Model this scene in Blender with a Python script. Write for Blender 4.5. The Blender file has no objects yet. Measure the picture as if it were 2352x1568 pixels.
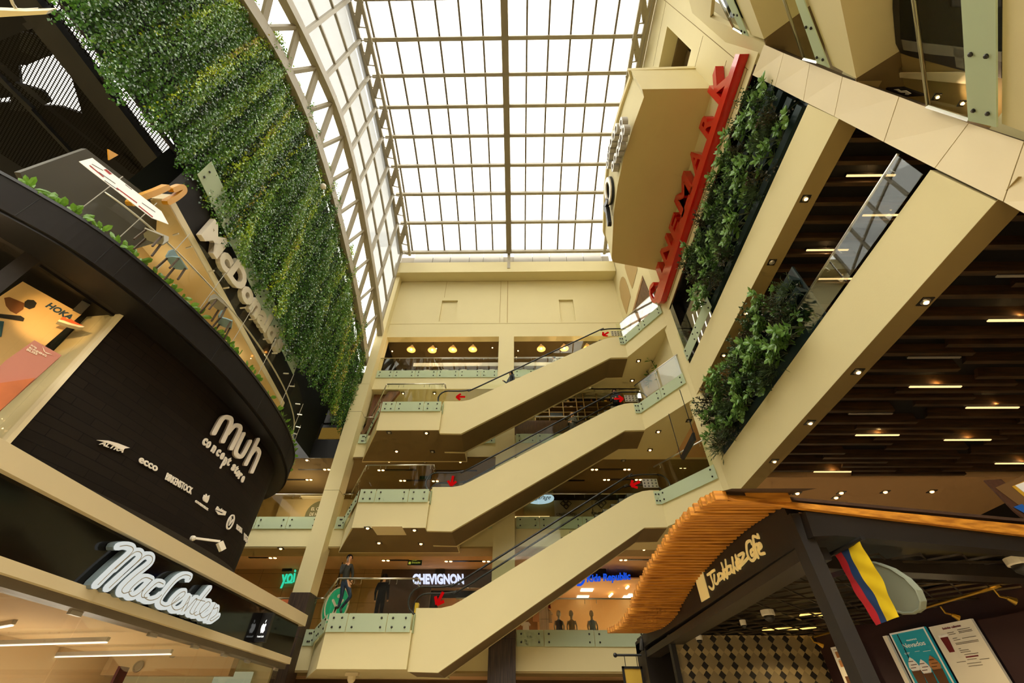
import bpy, bmesh, math, random
from mathutils import Vector, Matrix
import numpy as np
random.seed(7)
V = Vector
PI = math.pi
SC = bpy.context.scene
COL = SC.collection
# ------------------------------------------------------------------ camera
FPX, W, H = 986.73, 2352, 1568
pitch, yaw, roll = math.radians(42.65), math.radians(.955), math.radians(.323)
EYE = V((0, 0, 1.6))
fw = V((-math.sin(yaw)*math.cos(pitch), math.cos(yaw)*math.cos(pitch), math.sin(pitch)))
r0 = V((math.cos(yaw), math.sin(yaw), 0)); u0 = r0.cross(fw)
RT = r0*math.cos(roll)+u0*math.sin(roll); UP = u0*math.cos(roll)-r0*math.sin(roll)
cam = bpy.data.cameras.new('camera'); camo = bpy.data.objects.new('camera', cam); COL.objects.link(camo)
camo.matrix_world = Matrix((RT, UP, -fw)).transposed().to_4x4()
camo.location = EYE
cam.sensor_width = 36; cam.sensor_fit = 'HORIZONTAL'; cam.lens = 36*FPX/W
cam.clip_start = .05; cam.clip_end = 400
SC.camera = camo
def ray(px, py): return (RT*((px-W/2)/FPX)+UP*((H/2-py)/FPX)+fw).normalized()
def pt(px, py, X=None, Y=None, Z=None):          # where the sight line of a photo point meets a wall / floor plane of the building
    d = ray(px, py)
    if X is not None: t = (X-EYE.x)/d.x
    elif Y is not None: t = (Y-EYE.y)/d.y
    else: t = (Z-EYE.z)/d.z
    return EYE+d*t
def pp(px, py, P0, n):
    d = ray(px, py); return EYE+d*((V(P0)-EYE).dot(n)/d.dot(n))
# ------------------------------------------------------------------ materials
def srgb(h):
    h = h.lstrip('#'); c = [int(h[i:i+2], 16)/255 for i in (0, 2, 4)]
    return [x/12.92 if x <= .04045 else ((x+.055)/1.055)**2.4 for x in c]
def newmat(n):
    m = bpy.data.materials.new(n); m.use_nodes = True
    nt = m.node_tree; nt.nodes.clear(); o = nt.nodes.new('ShaderNodeOutputMaterial')
    return m, nt, o
def mat(n, col, rough=.6, metal=0, noise=0, nscale=3, bump=0, bscale=40, coat=0, stretch=None, spec=.5, emit=0):
    m, nt, o = newmat(n); N = nt.nodes.new; L = nt.links.new
    b = N('ShaderNodeBsdfPrincipled'); L(b.outputs[0], o.inputs[0])
    c = srgb(col) if isinstance(col, str) else col
    b.inputs['Base Color'].default_value = (*c, 1); b.inputs['Roughness'].default_value = rough
    b.inputs['Metallic'].default_value = metal; b.inputs['Coat Weight'].default_value = coat
    b.inputs['Specular IOR Level'].default_value = spec
    if emit: b.inputs['Emission Color'].default_value = (*c, 1); b.inputs['Emission Strength'].default_value = emit
    if noise or bump:
        tc = N('ShaderNodeTexCoord'); mp = N('ShaderNodeMapping'); L(tc.outputs['Object'], mp.inputs[0])
        if stretch: mp.inputs['Scale'].default_value = stretch
        nz = N('ShaderNodeTexNoise'); nz.inputs['Scale'].default_value = nscale; nz.inputs['Detail'].default_value = 5
        L(mp.outputs[0], nz.inputs[0])
        mx = N('ShaderNodeMix'); mx.data_type = 'RGBA'
        mx.inputs[6].default_value = (*[x*(1-noise) for x in c], 1); mx.inputs[7].default_value = (*[min(1, x*(1+noise)) for x in c], 1)
        L(nz.outputs[0], mx.inputs[0]); L(mx.outputs[2], b.inputs['Base Color'])
        if bump:
            n2 = N('ShaderNodeTexNoise'); n2.inputs['Scale'].default_value = bscale; L(mp.outputs[0], n2.inputs[0])
            bp = N('ShaderNodeBump'); bp.inputs['Strength'].default_value = bump; bp.inputs['Distance'].default_value = .02
            L(n2.outputs[0], bp.inputs['Height']); L(bp.outputs[0], b.inputs['Normal'])
    return m
def emat(n, col, s):
    m, nt, o = newmat(n); e = nt.nodes.new('ShaderNodeEmission'); c = srgb(col) if isinstance(col, str) else col
    e.inputs[0].default_value = (*c, 1); e.inputs[1].default_value = s; nt.links.new(e.outputs[0], o.inputs[0]); return m
def glass(n, tint=(1, 1, 1), refl=.5, base=.03):
    m, nt, o = newmat(n); N = nt.nodes.new; L = nt.links.new
    t = N('ShaderNodeBsdfTransparent'); t.inputs[0].default_value = (*tint, 1)
    g = N('ShaderNodeBsdfGlossy'); g.inputs['Roughness'].default_value = .01
    lw = N('ShaderNodeLayerWeight'); lw.inputs[0].default_value = .35
    ma = N('ShaderNodeMath'); ma.operation = 'MULTIPLY_ADD'; ma.inputs[1].default_value = refl; ma.inputs[2].default_value = base
    L(lw.outputs['Fresnel'], ma.inputs[0])
    x = N('ShaderNodeMixShader'); L(ma.outputs[0], x.inputs[0]); L(t.outputs[0], x.inputs[1]); L(g.outputs[0], x.inputs[2]); L(x.outputs[0], o.inputs[0])
    return m
def milky(n, col, trans=.5, tint=(1, 1, 1), translucent=.5):
    m, nt, o = newmat(n); N = nt.nodes.new; L = nt.links.new; c = srgb(col) if isinstance(col, str) else col
    t = N('ShaderNodeBsdfTransparent'); t.inputs[0].default_value = (*tint, 1)
    d = N('ShaderNodeBsdfDiffuse'); d.inputs[0].default_value = (*c, 1)
    s = N('ShaderNodeBsdfTranslucent'); s.inputs[0].default_value = (*c, 1)
    a = N('ShaderNodeMixShader'); a.inputs[0].default_value = translucent; L(d.outputs[0], a.inputs[1]); L(s.outputs[0], a.inputs[2])
    x = N('ShaderNodeMixShader'); x.inputs[0].default_value = trans; L(a.outputs[0], x.inputs[1]); L(t.outputs[0], x.inputs[2]); L(x.outputs[0], o.inputs[0])
    return m
def wood(n, c1, c2, scale=(1, 1, 1), freq=3, rough=.5):
    m, nt, o = newmat(n); N = nt.nodes.new; L = nt.links.new
    b = N('ShaderNodeBsdfPrincipled'); b.inputs['Roughness'].default_value = rough; L(b.outputs[0], o.inputs[0])
    tc = N('ShaderNodeTexCoord'); mp = N('ShaderNodeMapping'); mp.inputs['Scale'].default_value = scale; L(tc.outputs['Object'], mp.inputs[0])
    nz = N('ShaderNodeTexNoise'); nz.inputs['Scale'].default_value = freq; nz.inputs['Detail'].default_value = 6; L(mp.outputs[0], nz.inputs[0])
    cr = N('ShaderNodeValToRGB'); cr.color_ramp.elements[0].position = .35; cr.color_ramp.elements[1].position = .68
    cr.color_ramp.elements[0].color = (*srgb(c1), 1); cr.color_ramp.elements[1].color = (*srgb(c2), 1)
    L(nz.outputs[0], cr.inputs[0]); L(cr.outputs[0], b.inputs['Base Color']); return m
CREAM = mat('cream_plaster', '#ddd09e', .75, noise=.05, nscale=.6, bump=.05, bscale=30)
CREAM2 = mat('cream_panel', '#e3d3ac', .55, noise=.04, nscale=.8)
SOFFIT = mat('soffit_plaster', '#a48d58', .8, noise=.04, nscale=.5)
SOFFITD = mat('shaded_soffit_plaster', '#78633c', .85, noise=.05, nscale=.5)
CEILW = mat('warm_shop_ceiling', '#d8ae7c', .8, noise=.03)
GAP = mat('dark_joint', '#5a4a2c', .9)  # darker tone for panel and plaster joints
BLACK = mat('black_cladding', '#2b241e', .55, noise=.25, nscale=8, bump=.1)
BLACKP = mat('black_paint', '#120f0d', .5, noise=.2)
BLACKG = mat('black_gloss_panel', '#14110e', .12, noise=.2, coat=.3)
DGREY = mat('dark_grey_fascia', '#1f1b18', .7, noise=.12, nscale=10, spec=.15)
STEEL = mat('brushed_steel', '#c9c4b8', .3, 1)
DSTEEL = mat('dark_steel', '#3a3733', .4, .6)
BSTEEL = mat('beige_painted_steel', '#a39a84', .5, noise=.08, nscale=4)
RUBBER = mat('black_rubber', '#16130f', .35)
GLASS = glass('balustrade_glass', (.95, .97, .92), .05, .004)
GLASSR = glass('reflecting_glass', (.9, .93, .92), .16, .1)
SHOPGLASS = glass('shop_glass', (.97, .97, .94), .14, .012)
FROST = milky('frosted_glass', '#d6e2c6', .16, (.85, .97, .86), .3)
ROOFG = milky('skylight_glazing', (.3, .31, .32), .3, (1, 1, 1), .7)
SIDEG = milky('side_glazing', (.3, .31, .32), .26, (1, 1, 1), .7)
RED = mat('red_sign_face', '#c4140f', .25, coat=.3)
REDA = emat('red_arrow_film', '#c80f0f', .75)
WHITE = mat('white_sign_face', '#e8dfcd', .4)
GREYL = mat('light_grey_metal', '#b5b0a6', .4, .3)
LAMP = emat('lamp_glow', '#ffc47a', 7)
LAMPO = emat('amber_bulb', '#ffae4a', 16)
STRIP = emat('strip_light_glow', '#ffd08a', 1.7)
WSTRIP = emat('white_strip_glow', '#fff0d8', 2.2)
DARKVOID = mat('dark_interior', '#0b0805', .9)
DWOOD = wood('dark_wood_cladding', '#2a1d14', '#54402f', (12, 12, .6), 2.5, .5)
FWOOD = wood('slat_pine', '#a0621c', '#dc9532', (1.2, 14, 14), 2.2, .5)
BAFFLE = wood('brown_baffle_wood', '#33220f', '#543a1d', (1, 9, 9), 2, .6)
# ------------------------------------------------------------------ mesh builder
ORG = {}
class MB:
    def __init__(s): s.v = []; s.f = []; s.mi = []
    def add(s, vs, fs, mi=0):
        n = len(s.v); s.v += [V(p) for p in vs]; s.f += [[i+n for i in f] for f in fs]; s.mi += [mi]*len(fs); return s
    def box(s, x0, x1, y0, y1, z0, z1, mi=0):
        return s.add([(x0,y0,z0),(x1,y0,z0),(x1,y1,z0),(x0,y1,z0),(x0,y0,z1),(x1,y0,z1),(x1,y1,z1),(x0,y1,z1)],
                     [(0,3,2,1),(4,5,6,7),(0,1,5,4),(1,2,6,5),(2,3,7,6),(3,0,4,7)], mi)
    def quad(s, *p, mi=0): return s.add(p, [tuple(range(len(p)))], mi)
    def prism(s, pts, vec, mi=0):
        pts = [V(p) for p in pts]; vec = V(vec); n = len(pts)
        return s.add(pts+[p+vec for p in pts], [tuple(range(n))[::-1], tuple(range(n, 2*n))]+[(i, (i+1)%n, n+(i+1)%n, n+i) for i in range(n)], mi)
    def plan(s, xy, z0, z1, mi=0): return s.prism([(x, y, z0) for x, y in xy], (0, 0, z1-z0), mi)
    def bar(s, p, q, w, h, up=(0, 0, 1), mi=0):
        p = V(p); q = V(q); d = (q-p).normalized(); up = V(up)
        if abs(d.dot(up)) > .98: up = V((1, 0, 0))
        a = d.cross(up).normalized()*w/2; b = a.cross(d).normalized()*h/2
        return s.prism([p+a+b, p-a+b, p-a-b, p+a-b], q-p, mi)
    def tube(s, path, r, seg=8, mi=0, cap=True):
        path = [V(p) for p in path]; n = len(path); rings = []
        up = V((0, 0, 1)); d0 = (path[1]-path[0]).normalized()
        if abs(d0.dot(up)) > .9: up = V((1, 0, 0))
        a = d0.cross(up).normalized(); vs = []; fs = []
        for i in range(n):
            d = (path[min(i+1, n-1)]-path[max(i-1, 0)]).normalized()
            a = (a-d*a.dot(d)).normalized(); b = d.cross(a); rr = r[i] if isinstance(r, (list, tuple)) else r
            vs += [path[i]+(a*math.cos(2*PI*k/seg)+b*math.sin(2*PI*k/seg))*rr for k in range(seg)]
        for i in range(n-1):
            for k in range(seg):
                k2 = (k+1) % seg; fs.append((i*seg+k, i*seg+k2, (i+1)*seg+k2, (i+1)*seg+k))
        if cap: fs += [tuple(range(seg))[::-1], tuple(range((n-1)*seg, n*seg))]
        return s.add(vs, fs, mi)
    def lathe(s, prof, c, seg=16, axis=(0, 0, 1), mi=0):
        c = V(c); z = V(axis).normalized(); x = V((1, 0, 0)) if abs(z.x) < .9 else V((0, 1, 0)); x = (x-z*x.dot(z)).normalized(); y = z.cross(x)
        vs = []; fs = []; n = len(prof)
        for (r, h) in prof: vs += [c+z*h+(x*math.cos(2*PI*k/seg)+y*math.sin(2*PI*k/seg))*max(r, 1e-4) for k in range(seg)]
        for i in range(n-1):
            for k in range(seg):
                k2 = (k+1) % seg; fs.append((i*seg+k, i*seg+k2, (i+1)*seg+k2, (i+1)*seg+k))
        fs += [tuple(range(seg))[::-1], tuple(range((n-1)*seg, n*seg))]
        return s.add(vs, fs, mi)
    def ball(s, c, r, seg=10, mi=0, sq=1):
        return s.lathe([(r*math.sin(PI*i/6), -r*math.cos(PI*i/6)*sq) for i in range(7)], c, seg, mi=mi)
    def build(s, name, m, parent=None, smooth=False):
        org = ORG.get(parent.name, V((0, 0, 0))) if parent else V((0, 0, 0))
        me = bpy.data.meshes.new(name); me.from_pydata([tuple(p-org) for p in s.v], [], s.f)
        for x in (m if isinstance(m, (list, tuple)) else [m]): me.materials.append(x)
        if isinstance(m, (list, tuple)): me.polygons.foreach_set('material_index', s.mi)
        if smooth: me.polygons.foreach_set('use_smooth', [True]*len(me.polygons))
        bm = bmesh.new(); bm.from_mesh(me); bmesh.ops.recalc_face_normals(bm, faces=bm.faces); bm.to_mesh(me); bm.free()
        o = bpy.data.objects.new(name, me); COL.objects.link(o)
        if parent: o.parent = parent; ORG[o.name] = org
        return o
def tag(o, label=None, cat=None, group=None, kind=None):
    for k, x in (('label', label), ('category', cat), ('group', group), ('kind', kind)):
        if x: o[k] = x
    return o
def thing(name, label, cat, loc=(0, 0, 0), group=None):
    o = bpy.data.objects.new(name, None); COL.objects.link(o); o.location = loc; o.empty_display_size = .2
    ORG[o.name] = V(loc); return tag(o, label, cat, group)
def struct(name, mb, m): return tag(mb.build(name, m), kind='structure')
def dup(root, loc, label=None, group=None):
    r = root.copy(); COL.objects.link(r); d = V(loc)-V(root.location); r.location = loc; ORG[r.name] = V(loc)
    if label: r['label'] = label
    if group: r['group'] = group
    for ch in list(root.children):
        c = ch.copy(); COL.objects.link(c); c.parent = r
        for g in list(ch.children):
            e = g.copy(); COL.objects.link(e); e.parent = c
    return r
def cells(us, vs, holes):       # grid of rectangles between outer limits leaving holes (u0,u1,v0,v1) open
    U = sorted(set(us)|{h[i] for h in holes for i in (0, 1)}); Vv = sorted(set(vs)|{h[i] for h in holes for i in (2, 3)}); out = []
    for a, b in zip(U, U[1:]):
        for c, d in zip(Vv, Vv[1:]):
            m, n = (a+b)/2, (c+d)/2
            if not any(h[0] < m < h[1] and h[2] < n < h[3] for h in holes): out.append((a, b, c, d))
    return out
ORD = ['first','second','third','fourth','fifth','sixth','seventh','eighth','ninth','tenth','eleventh','twelfth','thirteenth','fourteenth','fifteenth','sixteenth','seventeenth','eighteenth','nineteenth','twentieth']
ORD += ['twenty-'+x for x in ORD[:9]]+['thirtieth']+['thirty-'+x for x in ORD[:9]]+['fortieth']+['forty-'+x for x in ORD[:9]]
# ------------------------------------------------------------------ lettering
def text_letters(body, off=0, shear=0, ext=1.0, res=3):
    cu = bpy.data.curves.new('lettering', 'FONT'); cu.body = body; cu.size = 1; cu.offset = off; cu.shear = shear; cu.extrude = ext; cu.resolution_u = res
    o = bpy.data.objects.new('lettering', cu); COL.objects.link(o)
    dg = bpy.context.evaluated_depsgraph_get(); dg.update()
    me = bpy.data.meshes.new_from_object(o.evaluated_get(dg)); bpy.data.objects.remove(o); bpy.data.curves.remove(cu)
    bm = bmesh.new(); bm.from_mesh(me); bpy.data.meshes.remove(me); bmesh.ops.remove_doubles(bm, verts=bm.verts, dist=1e-5)
    bm.verts.ensure_lookup_table(); seen = set(); comps = []
    for v in bm.verts:
        if v.index in seen: continue
        st = [v]; seen.add(v.index); cs = []
        while st:
            a = st.pop(); cs.append(a)
            for e in a.link_edges:
                b = e.other_vert(a)
                if b.index not in seen: seen.add(b.index); st.append(b)
        comps.append(cs)
    items = []
    for cs in comps:
        x0 = min(v.co.x for v in cs); x1 = max(v.co.x for v in cs); items.append([x0, x1, cs])
    items.sort(key=lambda t: t[0]); out = []
    for it in items:
        if out and min(out[-1][1], it[1])-max(out[-1][0], it[0]) > .45*min(it[1]-it[0], out[-1][1]-out[-1][0]):
            out[-1][2] = out[-1][2]+it[2]; out[-1][1] = max(out[-1][1], it[1]); out[-1][0] = min(out[-1][0], it[0])
        else: out.append(list(it))
    res_ = []
    for x0, x1, cs in out:
        idx = {v.index: i for i, v in enumerate(cs)}
        fs = {f for v in cs for f in v.link_faces}
        res_.append(([v.co.copy() for v in cs], [[idx[v.index] for v in f.verts] for f in fs]))
    bm.free(); return res_
def sign_text(body, A, B, T, depth, m, parent, off=0, shear=0, perletter=True, name='letter', mback=None, fit=True):
    """flat lettering in the plane of A (left end of base line), B (right end) and T (top of the capitals above A)"""
    A, B, T = V(A), V(B), V(T); ls = text_letters(body, off, shear)
    x0 = min(p.x for l in ls for p in l[0]); x1 = max(p.x for l in ls for p in l[0]); y1 = max(p.y for l in ls for p in l[0])
    n = (B-A).cross(T-A).normalized()
    allm = MB(); res = []
    for vs, fs in ls:
        mb = MB() if perletter else allm
        mb.add([A+(B-A)*((p.x-x0)/(x1-x0))+(T-A)*(p.y/y1)+n*(depth*(p.z+1)/2) for p in vs], fs)
        if perletter: res.append(mb.build(name, m, parent))
    if not perletter: res.append(allm.build(name, m, parent))
    return res
def smooth_path(p, k=6):
    if len(p) < 3: return [V(x) for x in p]
    P = [V(x) for x in p]; out = []
    for i in range(len(P)-1):
        a, b, c, d = P[max(i-1, 0)], P[i], P[i+1], P[min(i+2, len(P)-1)]
        for j in range(k):
            t = j/k; out.append(.5*((2*b)+(c-a)*t+(2*a-5*b+4*c-d)*t*t+(3*b-a-3*c+d)*t*t*t))
    out.append(P[-1]); return out
def strokes(paths, n, width, depth, mb=None, k=6, lift=0):
    """rounded flat strokes lying in a plane with normal n; paths are lists of 3D points"""
    mb = mb or MB(); n = V(n).normalized()
    for pth in paths:
        P = smooth_path(pth, k)
        L = []; R = []
        for i, p in enumerate(P):
            d = (P[min(i+1, len(P)-1)]-P[max(i-1, 0)]).normalized(); s = n.cross(d).normalized()*width/2
            L.append(p+s); R.append(p-s)
        d0 = (P[0]-P[1]).normalized(); d1 = (P[-1]-P[-2]).normalized(); s0 = L[0]-P[0]; s1 = R[-1]-P[-1]
        c0 = [P[0]+d0*(width/2*math.sin(a))+s0*math.cos(a) for a in (PI/2*.5, PI/2, PI/2*1.5)]
        c1 = [P[-1]+d1*(width/2*math.sin(a))-s1*math.cos(a) for a in (PI/2*.5, PI/2, PI/2*1.5)]
        ring = [R[0]]+c0[::-1]+L+c1+R[::-1][:-1]
        # front strip as quads, sides as quads
        m = len(ring); o = n*lift; f = n*(lift+depth)
        base = len(mb.v); vs = [p+o for p in ring]+[p+f for p in ring]; fs = [(i, (i+1) % m, m+(i+1) % m, m+i) for i in range(m)]
        nl = len(L); iL = 4; iR0 = 0
        def ri(i): return 0 if i == 0 else 4+nl+3+(nl-1-i)
        for q in (0, m):
            fs += [(q+iL+i, q+iL+i+1, q+ri(i+1), q+ri(i)) for i in range(nl-1)]
            fs += [(q+0, q+1, q+2, q+3, q+iL), (q+iL+nl-1, q+iL+nl, q+iL+nl+1, q+iL+nl+2, q+ri(nl-1))]
        mb.add(vs, fs)
    return mb
# ------------------------------------------------------------------ world and light
w = bpy.data.worlds.new('sky'); SC.world = w; w.use_nodes = True; nt = w.node_tree; nt.nodes.clear()
N = nt.nodes.new; L = nt.links.new
wo = N('ShaderNodeOutputWorld'); bg = N('ShaderNodeBackground'); tc = N('ShaderNodeTexCoord'); sx = N('ShaderNodeSeparateXYZ'); cr = N('ShaderNodeValToRGB')
L(tc.outputs['Generated'], sx.inputs[0]); L(sx.outputs['Z'], cr.inputs[0]); L(cr.outputs[0], bg.inputs[0]); L(bg.outputs[0], wo.inputs[0])
e = cr.color_ramp.elements; e[0].position = 0; e[0].color = (.10, .08, .05, 1); e[1].position = .75; e[1].color = (1, .95, .8, 1)
x = e.new(.12); x.color = (.13, .105, .07, 1); x = e.new(.45); x.color = (.46, .43, .36, 1)
bg.inputs[1].default_value = 5.0
sun = bpy.data.lights.new('sky_fill_sun', 'SUN'); sun.energy = 16; sun.angle = math.radians(110); sun.color = (1, .96, .86)  # broad sun added to make up sky light lost in the dim glazing
so_ = bpy.data.objects.new('sky_fill_sun', sun); COL.objects.link(so_); so_.rotation_mode = 'QUATERNION'; so_.rotation_quaternion = V((.05, .35, -1)).to_track_quat('-Z', 'Y'); so_.location = (0, 0, 40)
def spot(loc, energy, col=(1, .66, .34), ang=140, rad=.06, dirv=(0, 0, -1), blend=.6):
    l = bpy.data.lights.new('lamp_beam', 'SPOT'); l.energy = energy; l.color = col; l.spot_size = math.radians(ang); l.spot_blend = blend; l.shadow_soft_size = rad
    o = bpy.data.objects.new('lamp_beam', l); COL.objects.link(o); o.location = loc
    o.rotation_mode = 'QUATERNION'; o.rotation_quaternion = V(dirv).to_track_quat('-Z', 'Y'); return o
def point(loc, energy, col=(1, .66, .34), rad=.02):
    rad = min(rad, .03); l = bpy.data.lights.new('lamp_glow', 'POINT'); l.energy = energy; l.color = col; l.shadow_soft_size = rad
    o = bpy.data.objects.new('lamp_glow', l); COL.objects.link(o); o.location = loc; return o
FL = [0, 4.5, 8.6, 12.65, 16.75]
YB = 18.8
# ------------------------------------------------------------------ back facade, galleries
struct('floor', MB().box(-16, 18, -8, 30, -.3, 0), mat('floor_tile', '#cdb892', .25, noise=.05))
for k in (1, 2, 3):
    z = FL[k]; b = MB()
    b.box(-16, 16, YB, 26, z-1.2, z-.45); b.box(-16, 16, YB+.06, 26, z-.45, z)
    struct('floor', b, CREAM)
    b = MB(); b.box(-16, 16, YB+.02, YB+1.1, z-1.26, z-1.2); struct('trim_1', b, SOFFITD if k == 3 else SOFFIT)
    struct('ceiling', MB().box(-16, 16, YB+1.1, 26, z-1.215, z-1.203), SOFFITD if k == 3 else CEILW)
struct('wall_left', MB().box(-16.3, -16, -8, 26, 0, 13), CREAM)
# uppermost gallery wall: openings, recessed panels, cornice, louvre band
b = MB()
for u0, u1, v0, v1 in cells((-8.35, 6.62), (15.45, 24.54), [(-7.87, -1.1, 16.22, 19.33), (-.2, 6.1, 16.22, 19.33), (-4.9, -3.87, 20.66, 22.6), (2.72, 3.64, 20.66, 22.6)]):
    b.box(u0, u1, YB, YB+.45, v0, v1)
for x0, x1 in ((-4.9, -3.87), (2.72, 3.64)): b.box(x0, x1, YB+.13, YB+.3, 20.66, 22.6)
b.box(-8.35, 6.62, YB-.015, YB, 20.44, 20.49); b.box(-8.35, -7.9, YB-.5, YB, 15.45, 25.6)
struct('wall_back', b, CREAM)
b = MB(); b.box(-8.35, 6.62, 18.0, YB+.45, 24.54, 25.62); struct('trim_2', b, CREAM)
b = MB(); b.box(-8.35, 6.62, YB-.01, YB, 24.52, 24.54); b.box(-.63, -.6, YB-.012, YB, 20.5, 24.54); b.box(-1.1, -1.08, YB-.012, YB, 20.5, 24.54); b.box(-4.8, -4.78, YB-.01, YB, 22.9, 24.5)
struct('trim_3', b, mat('plaster_joint', '#a98d58', .9))
LOUV = mat('louvre_grey', '#8f887a', .6, noise=.2, nscale=2, stretch=(1, 1, 30))
b = MB(); b.box(-8.35, 6.6, 18.75, 18.9, 25.6, 27.2); struct('wall_back', b, mat('louvre_backing', '#6b6353', .9))
for i, (x0, x1) in enumerate([(-7.3, -6.0), (-5.95, -4.75), (-4.7, -3.4), (-3.36, -2.4), (-2.36, -1.2), (-1.18, -.95), (-.2, 1.1), (1.14, 2.3), (2.34, 3.5), (3.54, 4.7), (4.74, 6.0)]):
    tag(MB().box(x0, x1, 18.45, 18.5, 25.62, 27.45).build('louvre_panel', LOUV), 'grey louvre panel under the skylight end, %s from the left' % ORD[i], 'louvre', 'louvre panels above the back wall')
b = MB(); b.box(-8.4, 6.6, 17.95, 18.1, 26.72, 26.86); b.box(-8.4, 6.6, 17.98, 18.05, 26.98, 27.05)
struct('trim_4', b, BSTEEL)
# interior of top gallery restaurant
b = MB(); b.box(-8.3, 6.6, YB+.45, 22.6, 19.9, 20.2); struct('ceiling', b, SOFFITD)
b = MB(); b.box(-16, 6.6, YB+.1, 26, 15.5, 16.7); struct('floor', b, CREAM)
WIN = milky('bright_window', '#aab0b2', .15, (1, 1, 1), .1)
b = MB(); b.box(-8.3, 6.6, 22.6, 22.7, 16.7, 20.2); struct('wall_back', b, mat('restaurant_back_wall', '#93979a', .4, noise=.25, nscale=1.2, stretch=(1, 1, .4)))
b = MB()
for i in range(24):
    x = -8+i*.6; b.bar((x, 22.55, 16.8), (x+(.5 if i < 9 else .08), 22.55, 20.1), .07, .06)
b.box(-8.3, 6.6, 22.5, 22.56, 18.9, 18.98)
struct('window_1', b, mat('window_mullion', '#38332c', .5))
b = MB(); b.box(-8.3, -8.2, 19.2, 22.6, 16.7, 20); struct('wall_left', b, DGREY)
b = MB(); b.box(-6.3, 6, 20.0, 20.05, 18.05, 18.3); tag(b.build('menu_rail', mat('pale_band', '#d8d8d0', .5)), 'long pale counter band behind the top gallery balustrade', 'counter')
for i in range(9):
    x = (-5.4, -4.3, -3.2, -2.2, -1.5, .4, 1.6, 2.8, 4.2)[i]
    c = thing('dining_chair', '%s white restaurant chair from the left behind the top gallery glass' % ORD[i], 'chair', (x, 19.6, 16.7), 'restaurant chairs on the top gallery')
    CH = mat('chair_white', '#dcdad2', .5) if i == 0 else CH
    MB().box(x-.22, x+.22, 19.4, 19.8, 17.14, 17.18).build('seat', CH, c)
    b = MB(); b.tube(smooth_path([(x-.22, 19.82, 17.16), (x-.2, 19.85, 17.5), (x-.12, 19.86, 17.62), (x+.12, 19.86, 17.62), (x+.2, 19.85, 17.5), (x+.22, 19.82, 17.16)], 4), .022, 6); b.box(x-.1, x+.1, 19.85, 19.87, 17.3, 17.6); b.build('backrest', CH, c)
    for sx_ in (-.2, .2):
        for sy in (19.42, 19.8): MB().bar((x+sx_, sy, 16.7), (x+sx_, sy, 17.14), .03, .03).build('leg', CH, c)
# pendants
PSH = mat('pendant_shade', '#d9a45a', .4, emit=.5)
for i, (px, py) in enumerate([(945, 801), (993, 802), (1040, 801), (1086, 800), (1243, 799), (1296, 798), (1349, 797)]):
    p = pt(px, py, Y=19.6); t = thing('pendant_lamp', 'glowing amber pendant lamp in the top gallery, %s from the left' % ORD[i], 'lamp', p, 'amber pendants in the top gallery')
    MB().lathe([(.05, .3), (.08, .22), (.2, .05), (.27, -.08), (.26, -.1), (.17, .03), (.03, .1)], p, 16).build('lamp_shade', PSH, t, True)
    MB().ball(p+V((0, 0, -.04)), .07, 8).build('bulb', LAMPO, t, True)
    MB().tube([p+V((0, 0, .28)), V((p.x, p.y, 19.9))], .012, 5).build('cord', RUBBER, t)
    MB().lathe([(.09, 0), (.09, .06), (.02, .1)], V((p.x, p.y, 19.8)), 10).build('ceiling_rose', RUBBER, t)
    point(p+V((0, 0, -.25)), 22)
# ------------------------------------------------------------------ columns
def column(label, x0, x1, y0, y1, zt, zc, name='column'):
    t = thing(name, label, 'column', ((x0+x1)/2, (y0+y1)/2, 0))
    MB().box(x0, x1, y0, y1, zc, zt).build('shaft', CREAM, t)
    b = MB(); b.box(x0-.03, x1+.03, y0-.03, y1+.03, 0, zc)
    b.build('wood_cladding', DWOOD, t)
    b = MB()
    for z in np.arange(1.4, zc, 1.4): b.box(x0-.034, x1+.034, y0-.034, y1+.034, z-.008, z+.008)
    b.build('cladding_joint', BLACKP, t)
    b = MB()
    for z in (9.6, 13.7): b.box(x0-.003, x1+.003, y0-.003, y1+.003, z-.006, z+.006)
    b.build('plaster_joint', GAP, t); return t
column('tall cream column at left of the galleries with dark wood base', -8.58, -7.9, 18.3, 19.05, 15.44, 5.6)
column('cream column behind the escalators with dark wood base', -1.05, -.15, 18.55, 19.3, 15.45, 5.5)
struct('wall_right', MB().plan([(6.78, 14.25), (6.95, 13.45), (7.6, 13.45), (7.6, 14.35), (6.9, 14.35)], 0, 17.0), CREAM)
# ------------------------------------------------------------------ landings
def landing(k, z0, front=True):
    z = FL[k]
    b = MB()
    b.plan([(-6.06, 16.0), (-3.36, 16.0), (-3.36, 16.26), (-2.42, 18.0), (-2.42, YB+.1), (-7.45, YB+.1)], z-1.42 if k > 1 else 3.08, z-.44)
    if k > 1: struct('ceiling', MB().plan([(-6.02, 16.03), (-3.39, 16.03), (-3.39, 16.26), (-2.45, 18.0), (-2.45, YB), (-7.4, YB)], z-1.427, z-1.42), SOFFITD)  # thin dark under-face paints shade onto the landing soffit
    b.plan([(-5.98, 16.1), (-3.42, 16.1), (-3.36, 16.36), (-2.42, 18.0), (-2.42, YB+.1), (-7.35, YB+.1)], z-.44, z)
    struct('floor', b, CREAM)
for k in (1, 2, 3): landing(k, 0)
for k in (2, 3, 4):
    z = FL[k]; b = MB()
    b.plan([(5.45, 16.22), (6.86, 13.95), (16, 13.95), (16, YB+.1), (3.95, YB+.1), (3.95, 17.9), (5.45, 17.9)], z-1.3, z-.44)
    b.plan([(5.5, 16.3), (6.88, 14.08), (16, 14.08), (16, YB+.1), (3.95, YB+.1), (3.95, 17.9), (5.5, 17.9)], z-.44, z)
    struct('floor', b, CREAM)
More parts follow.
